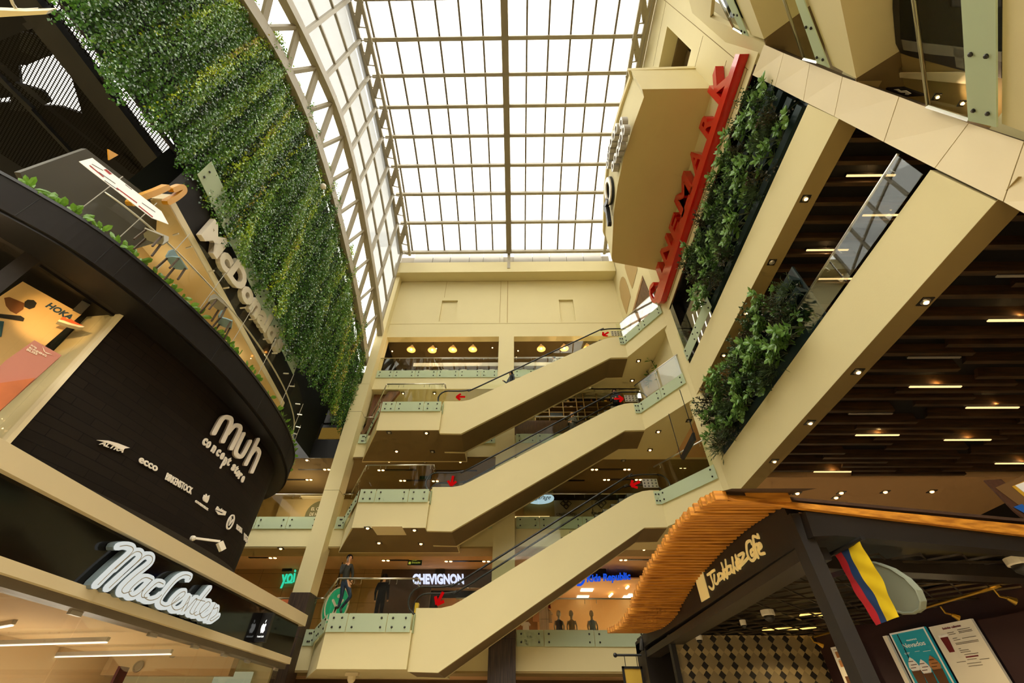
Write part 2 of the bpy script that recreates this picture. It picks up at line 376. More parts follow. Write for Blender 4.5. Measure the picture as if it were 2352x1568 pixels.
# ------------------------------------------------------------------ glass balustrades
BOLT = MB().lathe([(.028, 0), (.032, .02), (.02, .035)], (0, 0, 0), 8, axis=(0, -1, 0))
def balustrade(label, p, q, z, cuts, rail=True, h=.98, low=.5, frost=True, ends=(0, 0), bolts=True, group=None, out=None, gm=None):
    """clear glass guard between plan points p and q above a floor at height z; low = depth of the frosted band below floor level"""
    p = V((*p, 0)); q = V((*q, 0)); d = (q-p); Ln = d.length; d.normalize(); n = V((d.y, -d.x, 0))
    if out is not None and n.dot(V((*out, 0))) < 0: n = -n
    t = thing('glass_balustrade', label, 'balustrade', (p.x, p.y, z), group)
    Z = V((0, 0, 1)); cs = [0]+list(cuts)+[1]
    for a, c in zip(cs, cs[1:]):
        A = p+d*(a*Ln+.012); B = p+d*(c*Ln-.012)
        g = MB().prism([A+n*.05+Z*(z), B+n*.05+Z*(z), B+n*.05+Z*(z+h), A+n*.05+Z*(z+h)], n*.015).build('glass_panel', gm or GLASS, t)
        if frost:
            MB().prism([A+n*.05+Z*(z-low), B+n*.05+Z*(z-low), B+n*.05+Z*z, A+n*.05+Z*z], n*.015).build('frosted_band', FROST, g)
        if bolts:
            for s in (A+d*.17, B-d*.17):
                for zz in (z-low*.25, z-low*.75):
                    MB().lathe([(.03, 0), (.034, .02), (.02, .035)], s+n*.065+Z*zz, 8, axis=n).build('bolt', DSTEEL, g)
    if rail:
        MB().tube([p+n*.03+Z*(z+h+.03), q+n*.03+Z*(z+h+.03)], .028, 8).build('handrail', STEEL, t, True)
        for a, c in zip(cs, cs[1:]):
            for f in (a+(c-a)*.12, c-(c-a)*.12):
                s = p+d*(f*Ln); MB().tube([s+n*.03+Z*(z+h+.02), s-n*.02+Z*(z+h-.1), s+n*.05+Z*(z+h-.14)], .01, 5).build('rail_bracket', STEEL, t)
    return t
names = {1: 'lowest', 2: 'middle', 3: 'upper'}
for k in (1, 2, 3):
    z = FL[k]; nm = names[k]
    balustrade('glass balustrade along the front of the %s escalator landing' % nm, (-6.06, 16.0), (-3.4, 16.0), z, (.235, .71), out=(0, -1))
    balustrade('glass balustrade on the slanted left side of the %s escalator landing' % nm, (-7.4, 18.6), (-6.08, 16.05), z, (.5,), out=(-1, -1))
    balustrade('narrow glass return where the %s landing meets its escalator' % nm, (-3.4, 15.98), (-3.4, 16.3), z, (), out=(1, 0), bolts=False)
    balustrade('short glass balustrade between left column and the %s landing' % nm, (-7.85, YB), (-7.42, YB), z, (), out=(0, -1))
    if k < 3: balustrade('glass balustrade left of the tall column on the %s gallery' % nm, (-14, YB), (-8.6, YB), z, (.25, .5, .75), out=(0, -1))
    balustrade('glass balustrade behind the escalators left of the middle column, %s gallery' % nm, (-2.4, YB), (-1.1, YB), z, (), out=(0, -1))
    balustrade('glass balustrade right of the middle column on the %s gallery' % nm, (-.1, YB), (6.2, YB), z, (.16, .45, .75), out=(0, -1))
for k, nm in ((2, 'first'), (3, 'second'), (4, 'top')):
    z = FL[k]
    balustrade('slanting glass balustrade on the right landing at the %s escalator head' % nm, (5.47, 16.2), (6.84, 13.98), z, (.5,) if k > 2 else (), out=(-1, -1), gm=GLASSR if k > 2 else None)
    balustrade('small glass return beside the %s escalator head' % nm, (5.2, 16.22), (5.45, 16.22), z, (), rail=False, out=(0, -1))
balustrade('glass balustrade across the left opening of the top gallery', (-7.87, YB+.02), (-1.1, YB+.02), 16.72, (.14, .32, .5, .68, .86), out=(0, -1), h=.9)
balustrade('glass balustrade across the right opening of the top gallery', (-.2, YB+.02), (6.1, YB+.02), 16.72, (.18, .38, .58, .78), out=(0, -1), h=.9)
# ------------------------------------------------------------------ escalators
def escalator(k, nm, adir):
    z0 = FL[k]; dz = FL[k+1]-z0; s = dz/4.1
    ya, yb = 16.2, 17.95
    t = thing('escalator', '%s escalator rising to the right with cream side cladding' % nm, 'escalator', (-3.35, 16.2, z0))
    def P(lst, y): return [V((x, y, z0+zz*(s if zz > .6 else 1))) for x, zz in lst]
    top = [(-3.36, .2), (-2.5, .2), (-2.2, .24), (-1.9, .4), (-1.5, .62)]
    top = [(-3.36, z0+.2), (-2.55, z0+.2), (-2.2, z0+.27), (-1.86, z0+.44), (4.16, z0+dz-.24), (4.5, z0+dz-.08), (4.8, z0+dz+.02), (5.1, z0+dz+.06), (5.46, z0+dz+.06)]
    bot = [(5.46, z0+dz-1.33), (4.6, z0+dz-1.35), (-2.44, z0-1.48), (-3.36, z0-1.46)]
    prof = top+bot
    b = MB(); b.prism([(x, ya, z) for x, z in prof], (0, .12, 0)); b.prism([(x, yb-.12, z) for x, z in prof], (0, .12, 0)); b.build('side_cladding', CREAM, t)
    b = MB()
    for (x0, za), (x1, zb) in zip(bot, bot[1:]): b.prism([(x0, ya+.1, za+.01), (x1, ya+.1, zb+.01), (x1, yb-.1, zb+.01), (x0, yb-.1, za+.01)], (0, 0, .1))
    b.prism([(-2.44, ya+.1, z0-1.48), (-3.36, ya+.1, z0-1.46), (-3.36, ya+.1, z0+.1), (-2.44, ya+.1, z0+.1)], (0, .05, 0))
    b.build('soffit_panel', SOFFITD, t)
    # steps
    st = MB(); n = int(round(dz/.2)); run = (4.55+2.1)/n; stair = [(-3.3, z0+.02), (-2.1, z0+.02)]
    for i in range(n): stair += [(-2.1+i*run, z0+.02+(i+1)*(dz-.02)/n), (-2.1+(i+1)*run, z0+.02+(i+1)*(dz-.02)/n)]
    stair += [(5.4, z0+dz), (5.4, z0+dz-.2), (4.6, z0+dz-.3), (-2, z0-.3), (-3.3, z0-.3)]
    st.prism([(x, ya+.16, z) for x, z in stair], (0, yb-ya-.36, 0))
    st.build('step_band', mat('step_metal', '#57524a', .5, .6) if k == 1 else bpy.data.materials['step_metal'], t)
    for yy, side in ((ya+.1, 'near'), (yb-.7, 'far')):
        lo = [(x, z-.03) for x, z in top]; hi = [(-3.2, z0+.82), (-2.6, z0+.82), (-2.2, z0+.9), (-1.75, z0+1.12), (4.05, z0+dz+.46), (4.4, z0+dz+.62), (4.75, z0+dz+.7), (5.1, z0+dz+.72), (5.6, z0+dz+.72)]
        MB().prism([(x, yy, z) for x, z in lo]+[(x, yy, z) for x, z in hi[::-1]], (0, .015, 0)).build('glass_side', GLASS, t)
        rail = [(x, yy+.01, z+.03) for x, z in hi]
        l = [(-3.25+.0-.42*math.sin(a), yy+.01, z0+.43-.42*math.cos(a)) for a in np.linspace(.2, PI, 9)]
        r = [(5.55+.42*math.sin(a), yy+.01, z0+dz+.33+.42*math.cos(a)) for a in np.linspace(0, PI-.2, 9)]
        MB().tube(l+smooth_path(rail, 4)+r, .035, 8).build('handrail', RUBBER, t, True)
    MB().box(-3.62, -3.5, yb-.75, yb-.55, z0+.1, z0+.55).build('warning_pad', mat('yellow_pad', '#d9b414', .6) if k == 1 else bpy.data.materials['yellow_pad'], t)
    # red arrow films and pictogram panel on the near glass
    def arrow(cx, cz, ang, L=.34):
        b = MB(); c = V((cx, ya+.085, cz)); d = V((math.cos(ang), 0, math.sin(ang))); pn = V((-d.z, 0, d.x)); y = V((0, -.004, 0))
        tip = c+d*L*.6; b.bar(c-d*L*.6, tip-d*.02, .1, .006, up=(0, 1, 0))
        for s_ in (1, -1): b.bar(tip, tip-d*L*.55+pn*s_*L*.5, .1, .006, up=(0, 1, 0))
        b.build('arrow_film', REDA, t)
    arrow(-2.62, z0+.5, adir[0]); arrow(4.62, z0+dz+.36, adir[1])
    b = MB(); b.box(4.9, 5.5, ya+.085, ya+.09, z0+dz+.2, z0+dz+.56); b.build('notice_panel', milky('notice_film', '#d8d2c4', .35), t)
    b = MB()
    for i in range(4):
        for j in range(3): b.lathe([(.035, 0), (.035, .006)], (4.98+i*.15, ya+.084, z0+dz+.26+j*.12), 10, axis=(0, -1, 0))
    b.build('pictogram', mat('pictogram_grey', '#4a463e', .6), t)
    return t
escalator(1, 'lowest', (math.radians(-115), math.radians(205)))
escalator(2, 'middle', (math.radians(-95), math.radians(0)))
escalator(3, 'upper', (math.radians(180), math.radians(215)))
# ------------------------------------------------------------------ vaulted skylight
def vz(y): return 28.5-(y-8)**2/58
YP = [17.96, 15.98, 14.12, 12.38, 10.65, 9.03, 7.43, 5.73, 4.0, 2.2, .4, -1.4, -3.2]
XL, XR, XC = -7.75, 6.35, -.55
ys = np.linspace(-4, 18.0, 34)
b = MB()
for a, c in zip(ys, ys[1:]): b.quad((-8.1, a, vz(a)+.22), (6.7, a, vz(a)+.22), (6.7, c, vz(c)+.22), (-8.1, c, vz(c)+.22))
for x0, x1, y0, y1, z in ((-40, -8.2, -40, 18, 27.5), (6.7, 40, -40, 30, 29.6), (-8.2, 6.7, -40, -4, 26.0), (-40, 40, 18.1, 40, 29.6)): b.quad((x0, y0, z), (x1, y0, z), (x1, y1, z), (x0, y1, z))  # outer flat panes added out of view to dim sun and sky
struct('window_2', b, ROOFG)
b = MB()
for i in range(-6, 7):
    if i == 0: continue
    x = XC+i*1.14
    for a, c in zip(ys, ys[1:]): b.bar((x, a, vz(a)+.12), (x, c, vz(c)+.12), .09, .14)
tag(b.build('window_frame', mat('glazing_bar', '#6d614d', .6)), kind='structure')
t = thing('roof_beam', 'central steel beam running along the middle of the skylight', 'beam', (XC, 8, 28))
b = MB()
for a, c in zip(ys, ys[1:]): b.bar((XC, a, vz(a)-.12), (XC, c, vz(c)-.12), .36, .4)
b.build('web', mat('beam_shade', '#8d826c', .6), t)
MB().bar((XC, 18.1, vz(18)-.25), (XC, 18.1, 24.9), .26, .2).build('end_plate', BSTEEL, t)
for i, y in enumerate(YP):
    t = thing('roof_purlin', '%s steel cross rail of the skylight counted from the back wall' % ORD[i], 'rail', (0, y, vz(y)), 'skylight cross rails')
    MB().bar((-7.9, y, vz(y)-.05), (6.6, y, vz(y)-.05), .17, .2).build('rail_bar', BSTEEL, t)
    MB().bar((-7.9, y+.1, vz(y)+.06), (6.6, y+.1, vz(y)+.06), .07, .06).build('upper_bar', BSTEEL, t)
def roof_truss(label, xo, xi, dirx):
    t = thing('roof_truss', label, 'truss', (xo, 8, vz(8)))
    for x, dz, nm in ((xo, -.1, 'outer_chord'), (xi, -.35, 'inner_chord'), (xo-dirx*.18, -.1, 'outer_chord')):
        b = MB()
        for a, c in zip(ys, ys[1:]): b.bar((x, a, vz(a)+dz), (x, c, vz(c)+dz), .16, .18)
        b.build(nm, BSTEEL, t)
    for y0, y1 in zip(YP, YP[1:]):
        n = 3
        for j in range(n):
            a = y0+(y1-y0)*j/n; c = y0+(y1-y0)*(j+1)/n
            MB().bar((xo, a, vz(a)-.1), (xi, a, vz(a)-.35), .05, .06).build('rung', BSTEEL, t)
            if j == 1: MB().bar((xo, a, vz(a)-.1), (xi, y1, vz(y1)-.4), .3, .03).build('gusset_plate', BSTEEL, t)
    return t
roof_truss('lattice steel truss along the left edge of the skylight', -8.12, -7.5, 1)
roof_truss('lattice steel truss along the right edge of the skylight', 6.6, 6.1, -1)
# ------------------------------------------------------------------ left arch truss and side glazing
low = [(-3.5, 13.6), (-1.5, 15.6), (.5, 17.4), (2.57, 18.74), (4.35, 19.7), (6.5, 20.25), (9.2, 20.2), (12.3, 19.6), (15.5, 18.65), (18.3, 17.3), (18.7, 17.05)]
upc = [(-3.5, 15.9), (-1.5, 17.8), (.8, 19.4), (2.88, 20.65), (4.83, 21.6), (7.2, 22.4), (10.06, 22.3), (13.5, 21.3), (16.7, 20.0), (18.8, 18.9)]
LOW = smooth_path([(-8.6, y, z) for y, z in low], 4); UPC = smooth_path([(-8.1, y, z) for y, z in upc], 4)
def at_y(path, y):
    for a, c in zip(path, path[1:]):
        if a.y <= y <= c.y: return a+(c-a)*((y-a.y)/(c.y-a.y))
    return path[0] if y < path[0].y else path[-1]
t = thing('arch_truss', 'curved beige steel arch truss above the hanging green vines', 'truss', (-8.4, 8, 20))
for nm, pth, wd, hg in (('lower_chord', LOW, .32, .5), ('upper_chord', UPC, .3, .4)):
    b = MB()
    for a, c in zip(pth, pth[1:]): b.bar(a, c, wd, hg)
    b.build(nm, BSTEEL, t)
yy = np.arange(-2.6, 18.6, 1.5)
for a, c in zip(yy, yy[1:]):
    MB().bar(at_y(LOW, a), at_y(UPC, a+.35), .16, .12).build('post', BSTEEL, t)
    MB().bar(at_y(UPC, a+.35), at_y(LOW, c), .3, .1, up=(1, 0, 0)).build('diagonal', BSTEEL, t)
# side glazing between arch and roof edge
b = MB(); fr = MB()
yg = np.linspace(-3.5, 18.0, 30)
for a, c in zip(yg, yg[1:]): b.quad((-8.2, a, at_y(UPC, a).z), (-8.2, c, at_y(UPC, c).z), (-8.2, c, vz(c)), (-8.2, a, vz(a)))
struct('window_3', b, SIDEG)
for y in YP:
    fr.bar((-8.12, y, at_y(UPC, y).z), (-8.12, y, vz(y)), .16, .16)
for f in (.3, .62):
    for a, c in zip(yg, yg[1:]):
        za = at_y(UPC, a).z; zc = at_y(UPC, c).z
        fr.bar((-8.14, a, za+(vz(a)-za)*f), (-8.14, c, zc+(vz(c)-zc)*f), .11, .12)
tag(fr.build('window_frame', BSTEEL), kind='structure')
t = thing('security_camera', 'small white dome camera hanging from the arch truss over the vines', 'camera', pt(738, 432, X=-8.3))
p = pt(742, 428, X=-8.35)
MB().lathe([(.02, .12), (.1, .1), (.13, 0), (.12, -.06), (.07, -.14), (.02, -.17)], p, 12).build('housing', WHITE, t, True)
MB().bar(p+V((0, 0, .1)), p+V((-.1, .3, .35)), .05, .05).build('arm', WHITE, t)
# ------------------------------------------------------------------ hanging vines (uncountable leaves: one object)
XV = -8.8
edge = [pt(px, py, X=-8.5) for px, py in [(845, 880), (838, 930), (812, 985), (790, 998), (765, 968), (742, 900), (715, 870), (690, 850), (665, 800), (640, 735), (612, 675), (590, 640), (560, 600), (530, 560), (500, 510), (470, 465), (445, 440), (430, 390), (390, 320), (330, 270), (280, 215), (230, 150), (170, 60), (120, 0)]]
eg = sorted([(p.y, p.z) for p in edge])
def low_edge(y):
    if y <= eg[0][0]: return eg[0][1]
    for (a, za), (c, zc) in zip(eg, eg[1:]):
        if a <= y <= c: return za+(zc-za)*(y-a)/max(1e-6, c-a)
    return eg[-1][1]
rng = np.random.default_rng(3)
cen = []; cols = []; bulge_ = []
pal = np.array([srgb('#2f5422'), srgb('#44722b'), srgb('#5c8a32'), srgb('#7fa23a'), srgb('#a8bf24'), srgb('#b8ab50')])
y = -1.5
while y < 18.75:
    zt = at_y(LOW, y).z+.7; zb = low_edge(y)+rng.uniform(-.1, .7)
    n = int(max(0, (zt-zb)/.0125))
    if n > 0:
        zz = zt-(zt-zb)*rng.random(n)
        ph = rng.uniform(0, 6.28); rid = abs(math.sin(y*3.1+.8*math.sin(y*1.3))); bl = .02+.3*rid*(.6+.4*np.sin(zz*.9+y*2.1))+.07*np.sin(zz*3.1+ph)
        sway = .04*np.sin(zz*.8+ph)
        tone = int(np.clip(1+1.6*rid+rng.normal(0, .6)+(2 if math.sin(y*5.3+1.1) > .93 else 0), 0, 5))
        patch = np.sin(y*1.3+zz*.45+2*np.sin(y*.7))+rng.normal(0, .35, n)
        idx = np.clip(np.where(patch > .9, tone+1, np.where(patch < -.6, np.minimum(tone, 1), tone)), 0, 5)
        cen.append(np.stack([XV+bl+rng.normal(0, .07, n), y+sway+rng.normal(0, .05, n), zz], 1)); cols.append(pal[idx]*rng.uniform(.75, 1.75, (n, 1)))
    y += .075
cen = np.concatenate(cen); cols = np.concatenate(cols); n = len(cen)
nrm = np.stack([np.full(n, 1.), rng.normal(0, .55, n), rng.normal(-.25, .5, n)], 1); nrm /= np.linalg.norm(nrm, axis=1)[:, None]
tip = np.stack([rng.normal(.25, .2, n), rng.normal(0, .5, n), np.full(n, -1.)], 1); tip -= nrm*(tip*nrm).sum(1)[:, None]; tip /= np.linalg.norm(tip, axis=1)[:, None]
sd = np.cross(nrm, tip); ln = rng.uniform(.05, .095, n)[:, None]
vs = np.stack([cen, cen+tip*ln*.45+sd*ln*.38+nrm*ln*.12, cen+tip*ln, cen+tip*ln*.45-sd*ln*.38+nrm*ln*.12], 1).reshape(-1, 3)
me = bpy.data.meshes.new('hanging_vines'); me.vertices.add(4*n); me.vertices.foreach_set('co', vs.astype(np.float32).ravel())
me.loops.add(4*n); me.loops.foreach_set('vertex_index', np.arange(4*n)); me.polygons.add(n); me.polygons.foreach_set('loop_start', np.arange(n)*4)
me.update(calc_edges=True)
ca = me.color_attributes.new('leaf', 'FLOAT_COLOR', 'POINT'); ca.data.foreach_set('color', np.concatenate([np.repeat(cols, 4, 0), np.ones((4*n, 1))], 1).astype(np.float32).ravel())
def leafmat(nm, attr=None, col=None, rough=.32, tr=.25, spec=.6):
    m, nt, o = newmat(nm); N = nt.nodes.new; L = nt.links.new
    b = N('ShaderNodeBsdfPrincipled'); b.inputs['Roughness'].default_value = rough; b.inputs['Specular IOR Level'].default_value = spec
    s = N('ShaderNodeBsdfTranslucent'); x = N('ShaderNodeMixShader'); x.inputs[0].default_value = tr
    if attr:
        a = N('ShaderNodeAttribute'); a.attribute_name = attr; L(a.outputs['Color'], b.inputs['Base Color']); L(a.outputs['Color'], s.inputs[0])
    else:
        tc = N('ShaderNodeTexCoord'); nz = N('ShaderNodeTexNoise'); nz.inputs['Scale'].default_value = 6; L(tc.outputs['Object'], nz.inputs[0])
        mx = N('ShaderNodeMix'); mx.data_type = 'RGBA'; c = srgb(col); mx.inputs[6].default_value = (*[v*.55 for v in c], 1); mx.inputs[7].default_value = (*[v*1.35 for v in c], 1)
        L(nz.outputs[0], mx.inputs[0]); L(mx.outputs[2], b.inputs['Base Color']); L(mx.outputs[2], s.inputs[0])
    L(b.outputs[0], x.inputs[1]); L(s.outputs[0], x.inputs[2]); L(x.outputs[0], o.inputs[0]); return m
me.materials.append(leafmat('vine_leaf', 'leaf', rough=.24, spec=.9))
o = bpy.data.objects.new('hanging_vines', me); COL.objects.link(o)
tag(o, 'dense curtain of green vines hanging below the curved arch truss', 'vines', kind='stuff')
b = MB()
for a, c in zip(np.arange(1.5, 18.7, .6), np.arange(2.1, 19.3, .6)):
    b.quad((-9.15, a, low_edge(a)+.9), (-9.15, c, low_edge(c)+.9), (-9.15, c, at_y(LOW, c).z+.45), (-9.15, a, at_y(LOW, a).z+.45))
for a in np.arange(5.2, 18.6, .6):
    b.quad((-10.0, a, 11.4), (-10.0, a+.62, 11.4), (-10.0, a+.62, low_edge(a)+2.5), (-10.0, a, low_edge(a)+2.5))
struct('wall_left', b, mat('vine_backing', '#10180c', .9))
# ------------------------------------------------------------------ right-hand wall
XW = 6.9
b = MB()
for u0, u1, v0, v1 in cells((3.3, 13.5), (15.95, 29.5), [(4.75, 6.5, 21.5, 25.4)]): b.box(XW, XW+.6, u0, u1, v0, v1)
b.plan([(6.9, 13.5), (6.98, 14.3), (7.5, 14.3), (7.5, 13.5)], 16.9, 29.5)
struct('wall_right', b, CREAM)
b = MB(); b.box(XW+.6, 9, 4.5, 6.8, 25.2, 25.6); b.box(XW+.6, 9, 4.5, 6.8, 21.3, 21.55); b.box(9, 9.1, 4.5, 6.8, 21.3, 25.6); b.box(XW+.6, 9, 6.5, 6.6, 21.3, 25.6); b.box(XW+.6, 9, 4.5, 4.7, 21.3, 25.6); b.box(8.0, 9, 5.6, 6.5, 21.3, 25.6)
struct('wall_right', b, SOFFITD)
b = MB()
for y0, y1, z0, z1 in ((4.0, 4.02, 16.2, 28), (7.2, 7.22, 20, 28), (4.2, 4.6, 17.9, 17.92), (4.0, 13.2, 16.62, 16.66), (4.0, 13.2, 16.25, 16.29), (4.1, 7.0, 20.6, 20.62), (4.0, 6.6, 26.4, 26.42), (8.4, 8.43, 16.62, 17.1), (9.6, 9.63, 16.62, 17.1), (13.1, 13.13, 16.3, 16.9)):
    b.box(XW-.006, XW+.002, y0, y1, z0, z1)
struct('trim_5', b, mat('wall_groove', '#8a7344', .9))
# far part of the right wall with arched niches and triangular opening, towards the back corner
def farwall(u, z, off=0): return V((7.0-.42*(u/4.5)-off, 14.3+u, z))
b = MB(); H_ = [(1.2, 2.6, 17.6, 21.0)]
tri = [pt(1478, 632, X=6.85), pt(1447, 745, X=6.8), pt(1500, 700, X=6.9)]
b.prism([farwall(0, 12.7), farwall(4.55, 12.7), farwall(4.55, 26), farwall(0, 26)], (.4, 0, 0))
struct('wall_right', b, CREAM)
def on_far(px, py, lift=.02):
    P = farwall(0, 0); n = V((4.5, .42, 0)).normalized(); return pp(px, py, P, n)-V((lift, 0, 0))
NICHE = mat('niche_shade', '#b89a60', .85)
def niche(label, pts_):
    q = [on_far(*p) for p in pts_]
    tag(MB().prism(q, (.01, 0, 0)).build('wall_niche', NICHE), label, 'niche')
c3 = lambda x, y: (1150+x/4.611, 560+y/4.611)
niche('tall arched niche in the right wall near the back corner', [c3(*p) for p in [(1260, 470), (1265, 400), (1280, 355), (1298, 345), (1320, 370), (1350, 450), (1378, 555), (1335, 745), (1310, 680), (1275, 570)]])
niche('upper arched recess in the right wall under the curved canopy', [c3(*p) for p in [(1318, 190), (1445, 232), (1450, 270), (1420, 385), (1395, 475), (1365, 400), (1335, 310), (1318, 250)]])
t = thing('triangular_opening', 'pointed triangular opening lined with brown slats beside the upper landing', 'opening', on_far(1478, 640))
q = [on_far(*c3(*p), lift=.03) for p in [(1508, 345), (1605, 580), (1570, 905), (1350, 905)]]
MB().prism(q, (.02, 0, 0)).build('slat_lining', wood('triangle_slats', '#4a3018', '#7a5630', (1, 14, 1), 3), t)
q2 = [on_far(*c3(*p), lift=.05) for p in [(1508, 335), (1350, 905), (1365, 905), (1512, 380)]]
MB().prism(q2, (.03, 0, 0)).build('timber_edge', wood('timber_edge_wood', '#8f6a3c', '#b88d58'), t)
t = thing('market_display', 'lit peach display front glimpsed through the upper right landing glass', 'display', on_far(1460, 740))
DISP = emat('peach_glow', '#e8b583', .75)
for i, (a, c) in enumerate([((1440, 790), (1462, 720)), ((1466, 775), (1482, 712))]):
    MB().prism([on_far(a[0], a[1], .1), on_far(a[0]+16, a[1]-10, .1), on_far(c[0]+14, c[1]-4, .1), on_far(c[0], c[1], .1)], (.02, 0, 0)).build('panel', DISP, t)
# slab edges of the right-hand galleries
for k in (2, 3):
    z = FL[k]
    b = MB(); b.prism([(XW, 3.27 if k == 2 else 3.62, z-1.3), (XW, 13.75, z-1.3), (XW, 13.75, z-.02), (XW, 3.42 if k == 2 else 3.76, z-.02)], (.45, 0, 0)); b.box(XW+.45, 16, 2.5, 13.9, z-.8, z-.02)
    struct('floor', b, CREAM)
    b = MB(); b.box(XW+.002, 7.37, 2.9, 13.9, z-1.306, z-1.298); struct('ceiling', b, SOFFIT)
    b = MB(); b.box(7.37, 16, 2, 12.25, z-1.02, z-.9); struct('ceiling', b, DARKVOID)
    b = MB(); b.box(7.37, 16, 12.25, 18.7, z-1.306, z-1.2); b.box(7.37, 16, 12.2, 12.25, z-1.3, z-.9); struct('ceiling', b, CEILW)
    # baffles
    for i in range(18):
        y = 3.82+i*.518-.25
        L1 = 2.6+1.1*math.sin(i*1.7); nm = 'lower' if k == 2 else 'upper'
        bf = lambda x0, x1, yy: MB().prism([(x0+.16, yy-.05, z-1.02), (x0, yy-.05, z-1.27), (x1, yy-.05, z-1.27), (x1, yy-.05, z-1.02)], (0, .1, 0))
        tag(bf(7.4, 7.4+L1, y).build('ceiling_baffle', BAFFLE), 'brown ceiling baffle at the soffit edge, %s right gallery, %s from near end' % (nm, ORD[i]), 'baffle', '%s gallery edge baffles' % nm)
        if k == 2:
            tag(bf(9.2+.8*math.sin(i*2.1), 12.6+.6*math.sin(i*1.3), y+.26).build('ceiling_baffle', BAFFLE), 'brown baffle in the middle of the lower slatted ceiling, %s from near end' % ORD[i], 'baffle', 'middle baffles of the lower slatted ceiling')
            if i > 8: tag(bf(12.3, 15.6, y).build('ceiling_baffle', BAFFLE), 'brown baffle deep in the lower slatted ceiling, %s from near end' % ORD[i], 'baffle', 'deep baffles of the lower slatted ceiling')
def strip_light(pxs, z, label, group):
    for i, (x0, y0, x1, on) in enumerate(pxs):
        p = pt(x0, y0, Z=z); q = pt(x1, y0, Z=z); q.y = p.y
        t = thing('strip_light', '%s, %s of its group' % (label, ORD[i]), 'light', p, group)
        MB().box(p.x, q.x, p.y-.035, p.y+.035, z+.02, z+.1).build('housing', BLACKP, t)
        MB().box(p.x, q.x, p.y-.025, p.y+.025, z, z+.02).build('diffuser', STRIP if on else GREYL, t)
        if on: spot(((p.x+q.x)/2, p.y, z-.03), 10, ang=150); point(((p.x+q.x)/2, p.y-.14, z+.02), 3.5, (1, .6, .22))
strip_light([(2270, 737, 2400, 1), (2090, 889, 2208, 1), (2220, 937, 2340, 1), (1966, 1000, 2065, 1), (2170, 1011, 2276, 1), (1870, 1084, 1955, 1), (2287, 1065, 2400, 1), (2086, 822, 2206, 0), (2290, 635, 2400, 0), (1950, 951, 2050, 0)], 7.3, 'slim linear light between the lower ceiling baffles', 'linear lights of the lower slatted ceiling')
strip_light([(1945, 404, 2056, 1), (1853, 575, 1948, 1), (1982, 495, 2090, 1), (1880, 641, 1975, 1)], 11.45, 'slim linear light between the upper ceiling baffles', 'linear lights of the upper slatted ceiling')
struct('wall_right', MB().box(15.9, 16, -2, 19, 0, 17), DARKVOID)
struct('wall_right', MB().box(10.5, 10.6, 2.5, 18, 8.6, 12), mat('gallery_back', '#4c3a24', .9))
# window zone above the second fascia
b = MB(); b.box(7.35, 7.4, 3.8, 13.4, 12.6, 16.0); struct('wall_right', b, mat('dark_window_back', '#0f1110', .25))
b = MB(); b.box(XW+.02, 7.3, 13.05, 13.4, 12.7, 15.95); b.box(XW+.02, 7.35, 3.8, 13.4, 15.85, 15.98); b.box(7.1, 7.3, 10.9, 11.0, 12.7, 15.9); struct('trim_6', b, BLACKG)
SHOPW = emat('glowing_shop_wall', '#a08a62', .35)  # wall glows faintly by itself in place of shop lighting
tag(MB().box(7.3, 7.34, 10.9, 12.9, 12.9, 15.1).build('shop_wall', SHOPW), 'dim beige shop front with pale lettering at the far end of the second gallery', 'shop front')
for i, yy_ in enumerate((11.3, 11.8, 12.3, 12.7)):
    tag(MB().bar((7.25, yy_, 13.2), (7.25, yy_-.3, 14.5), .04, .02, up=(1, 0, 0)).build('light_tube', WSTRIP), '%s thin slanted light tube in the far second gallery shop' % ORD[i], 'light', 'slanted light tubes in the far shop')
balustrade('glass balustrade at the far end of the second right gallery', (XW+.02, 13.4), (XW+.02, 10.4), 13.35, (.45,), out=(-1, 0), low=.55, rail=False)
balustrade('long glass balustrade of the first right gallery reflecting the skylight', (XW+.02, 7.4), (XW+.02, 3.5), 8.62, (.4,), out=(-1, 0), frost=False, h=.72, bolts=False, gm=GLASSR)
def downlight(p, label, group, size=.1, lit=True, e=16, parts=False, m=None):
    p = V(p)
    if parts:
        t = thing('downlight', label, 'light', p, group)
        b = MB(); b.box(p.x-size, p.x+size, p.y-size, p.y+size, p.z-.012, p.z+.01); b.build('square_frame', DSTEEL, t)
        MB().lathe([(size*.8, 0), (size*.62, -.02), (size*.5, -.02)], p+V((0, 0, -.012)), 16).build('ring', STEEL, t)
        MB().lathe([(size*.5, 0), (size*.3, -.03)], p+V((0, 0, -.025)), 16).build('lens', LAMP if lit else GREYL, t)
    else:
        b = MB(); b.box(p.x-size, p.x+size, p.y-size, p.y+size, p.z-.012, p.z+.01, 0); b.lathe([(size*.55, 0), (size*.4, -.03)], p+V((0, 0, -.012)), 10, mi=1)
        tag(b.build('downlight', [DSTEEL, LAMP if lit else GREYL]), label, 'light', group)
    if lit: spot(p+V((0, 0, -.06)), e)
for i, (x, y) in enumerate([(2125, 692), (1970, 853), (1860, 970), (1778, 1058)]):
    p = pt(x, y, Z=7.29); downlight(p, 'square recessed downlight in the lower right soffit, %s from the near end' % ORD[i], 'lower right soffit downlights', .1, parts=True)
for i, (x, y) in enumerate([(1850, 456), (1773, 602), (1713, 719), (1662, 815)]):
    p = pt(x, y, Z=11.34); downlight(p, 'square recessed downlight in the upper right soffit, %s from the near end' % ORD[i], 'upper right soffit downlights', .1, parts=True, lit=(i != 1))
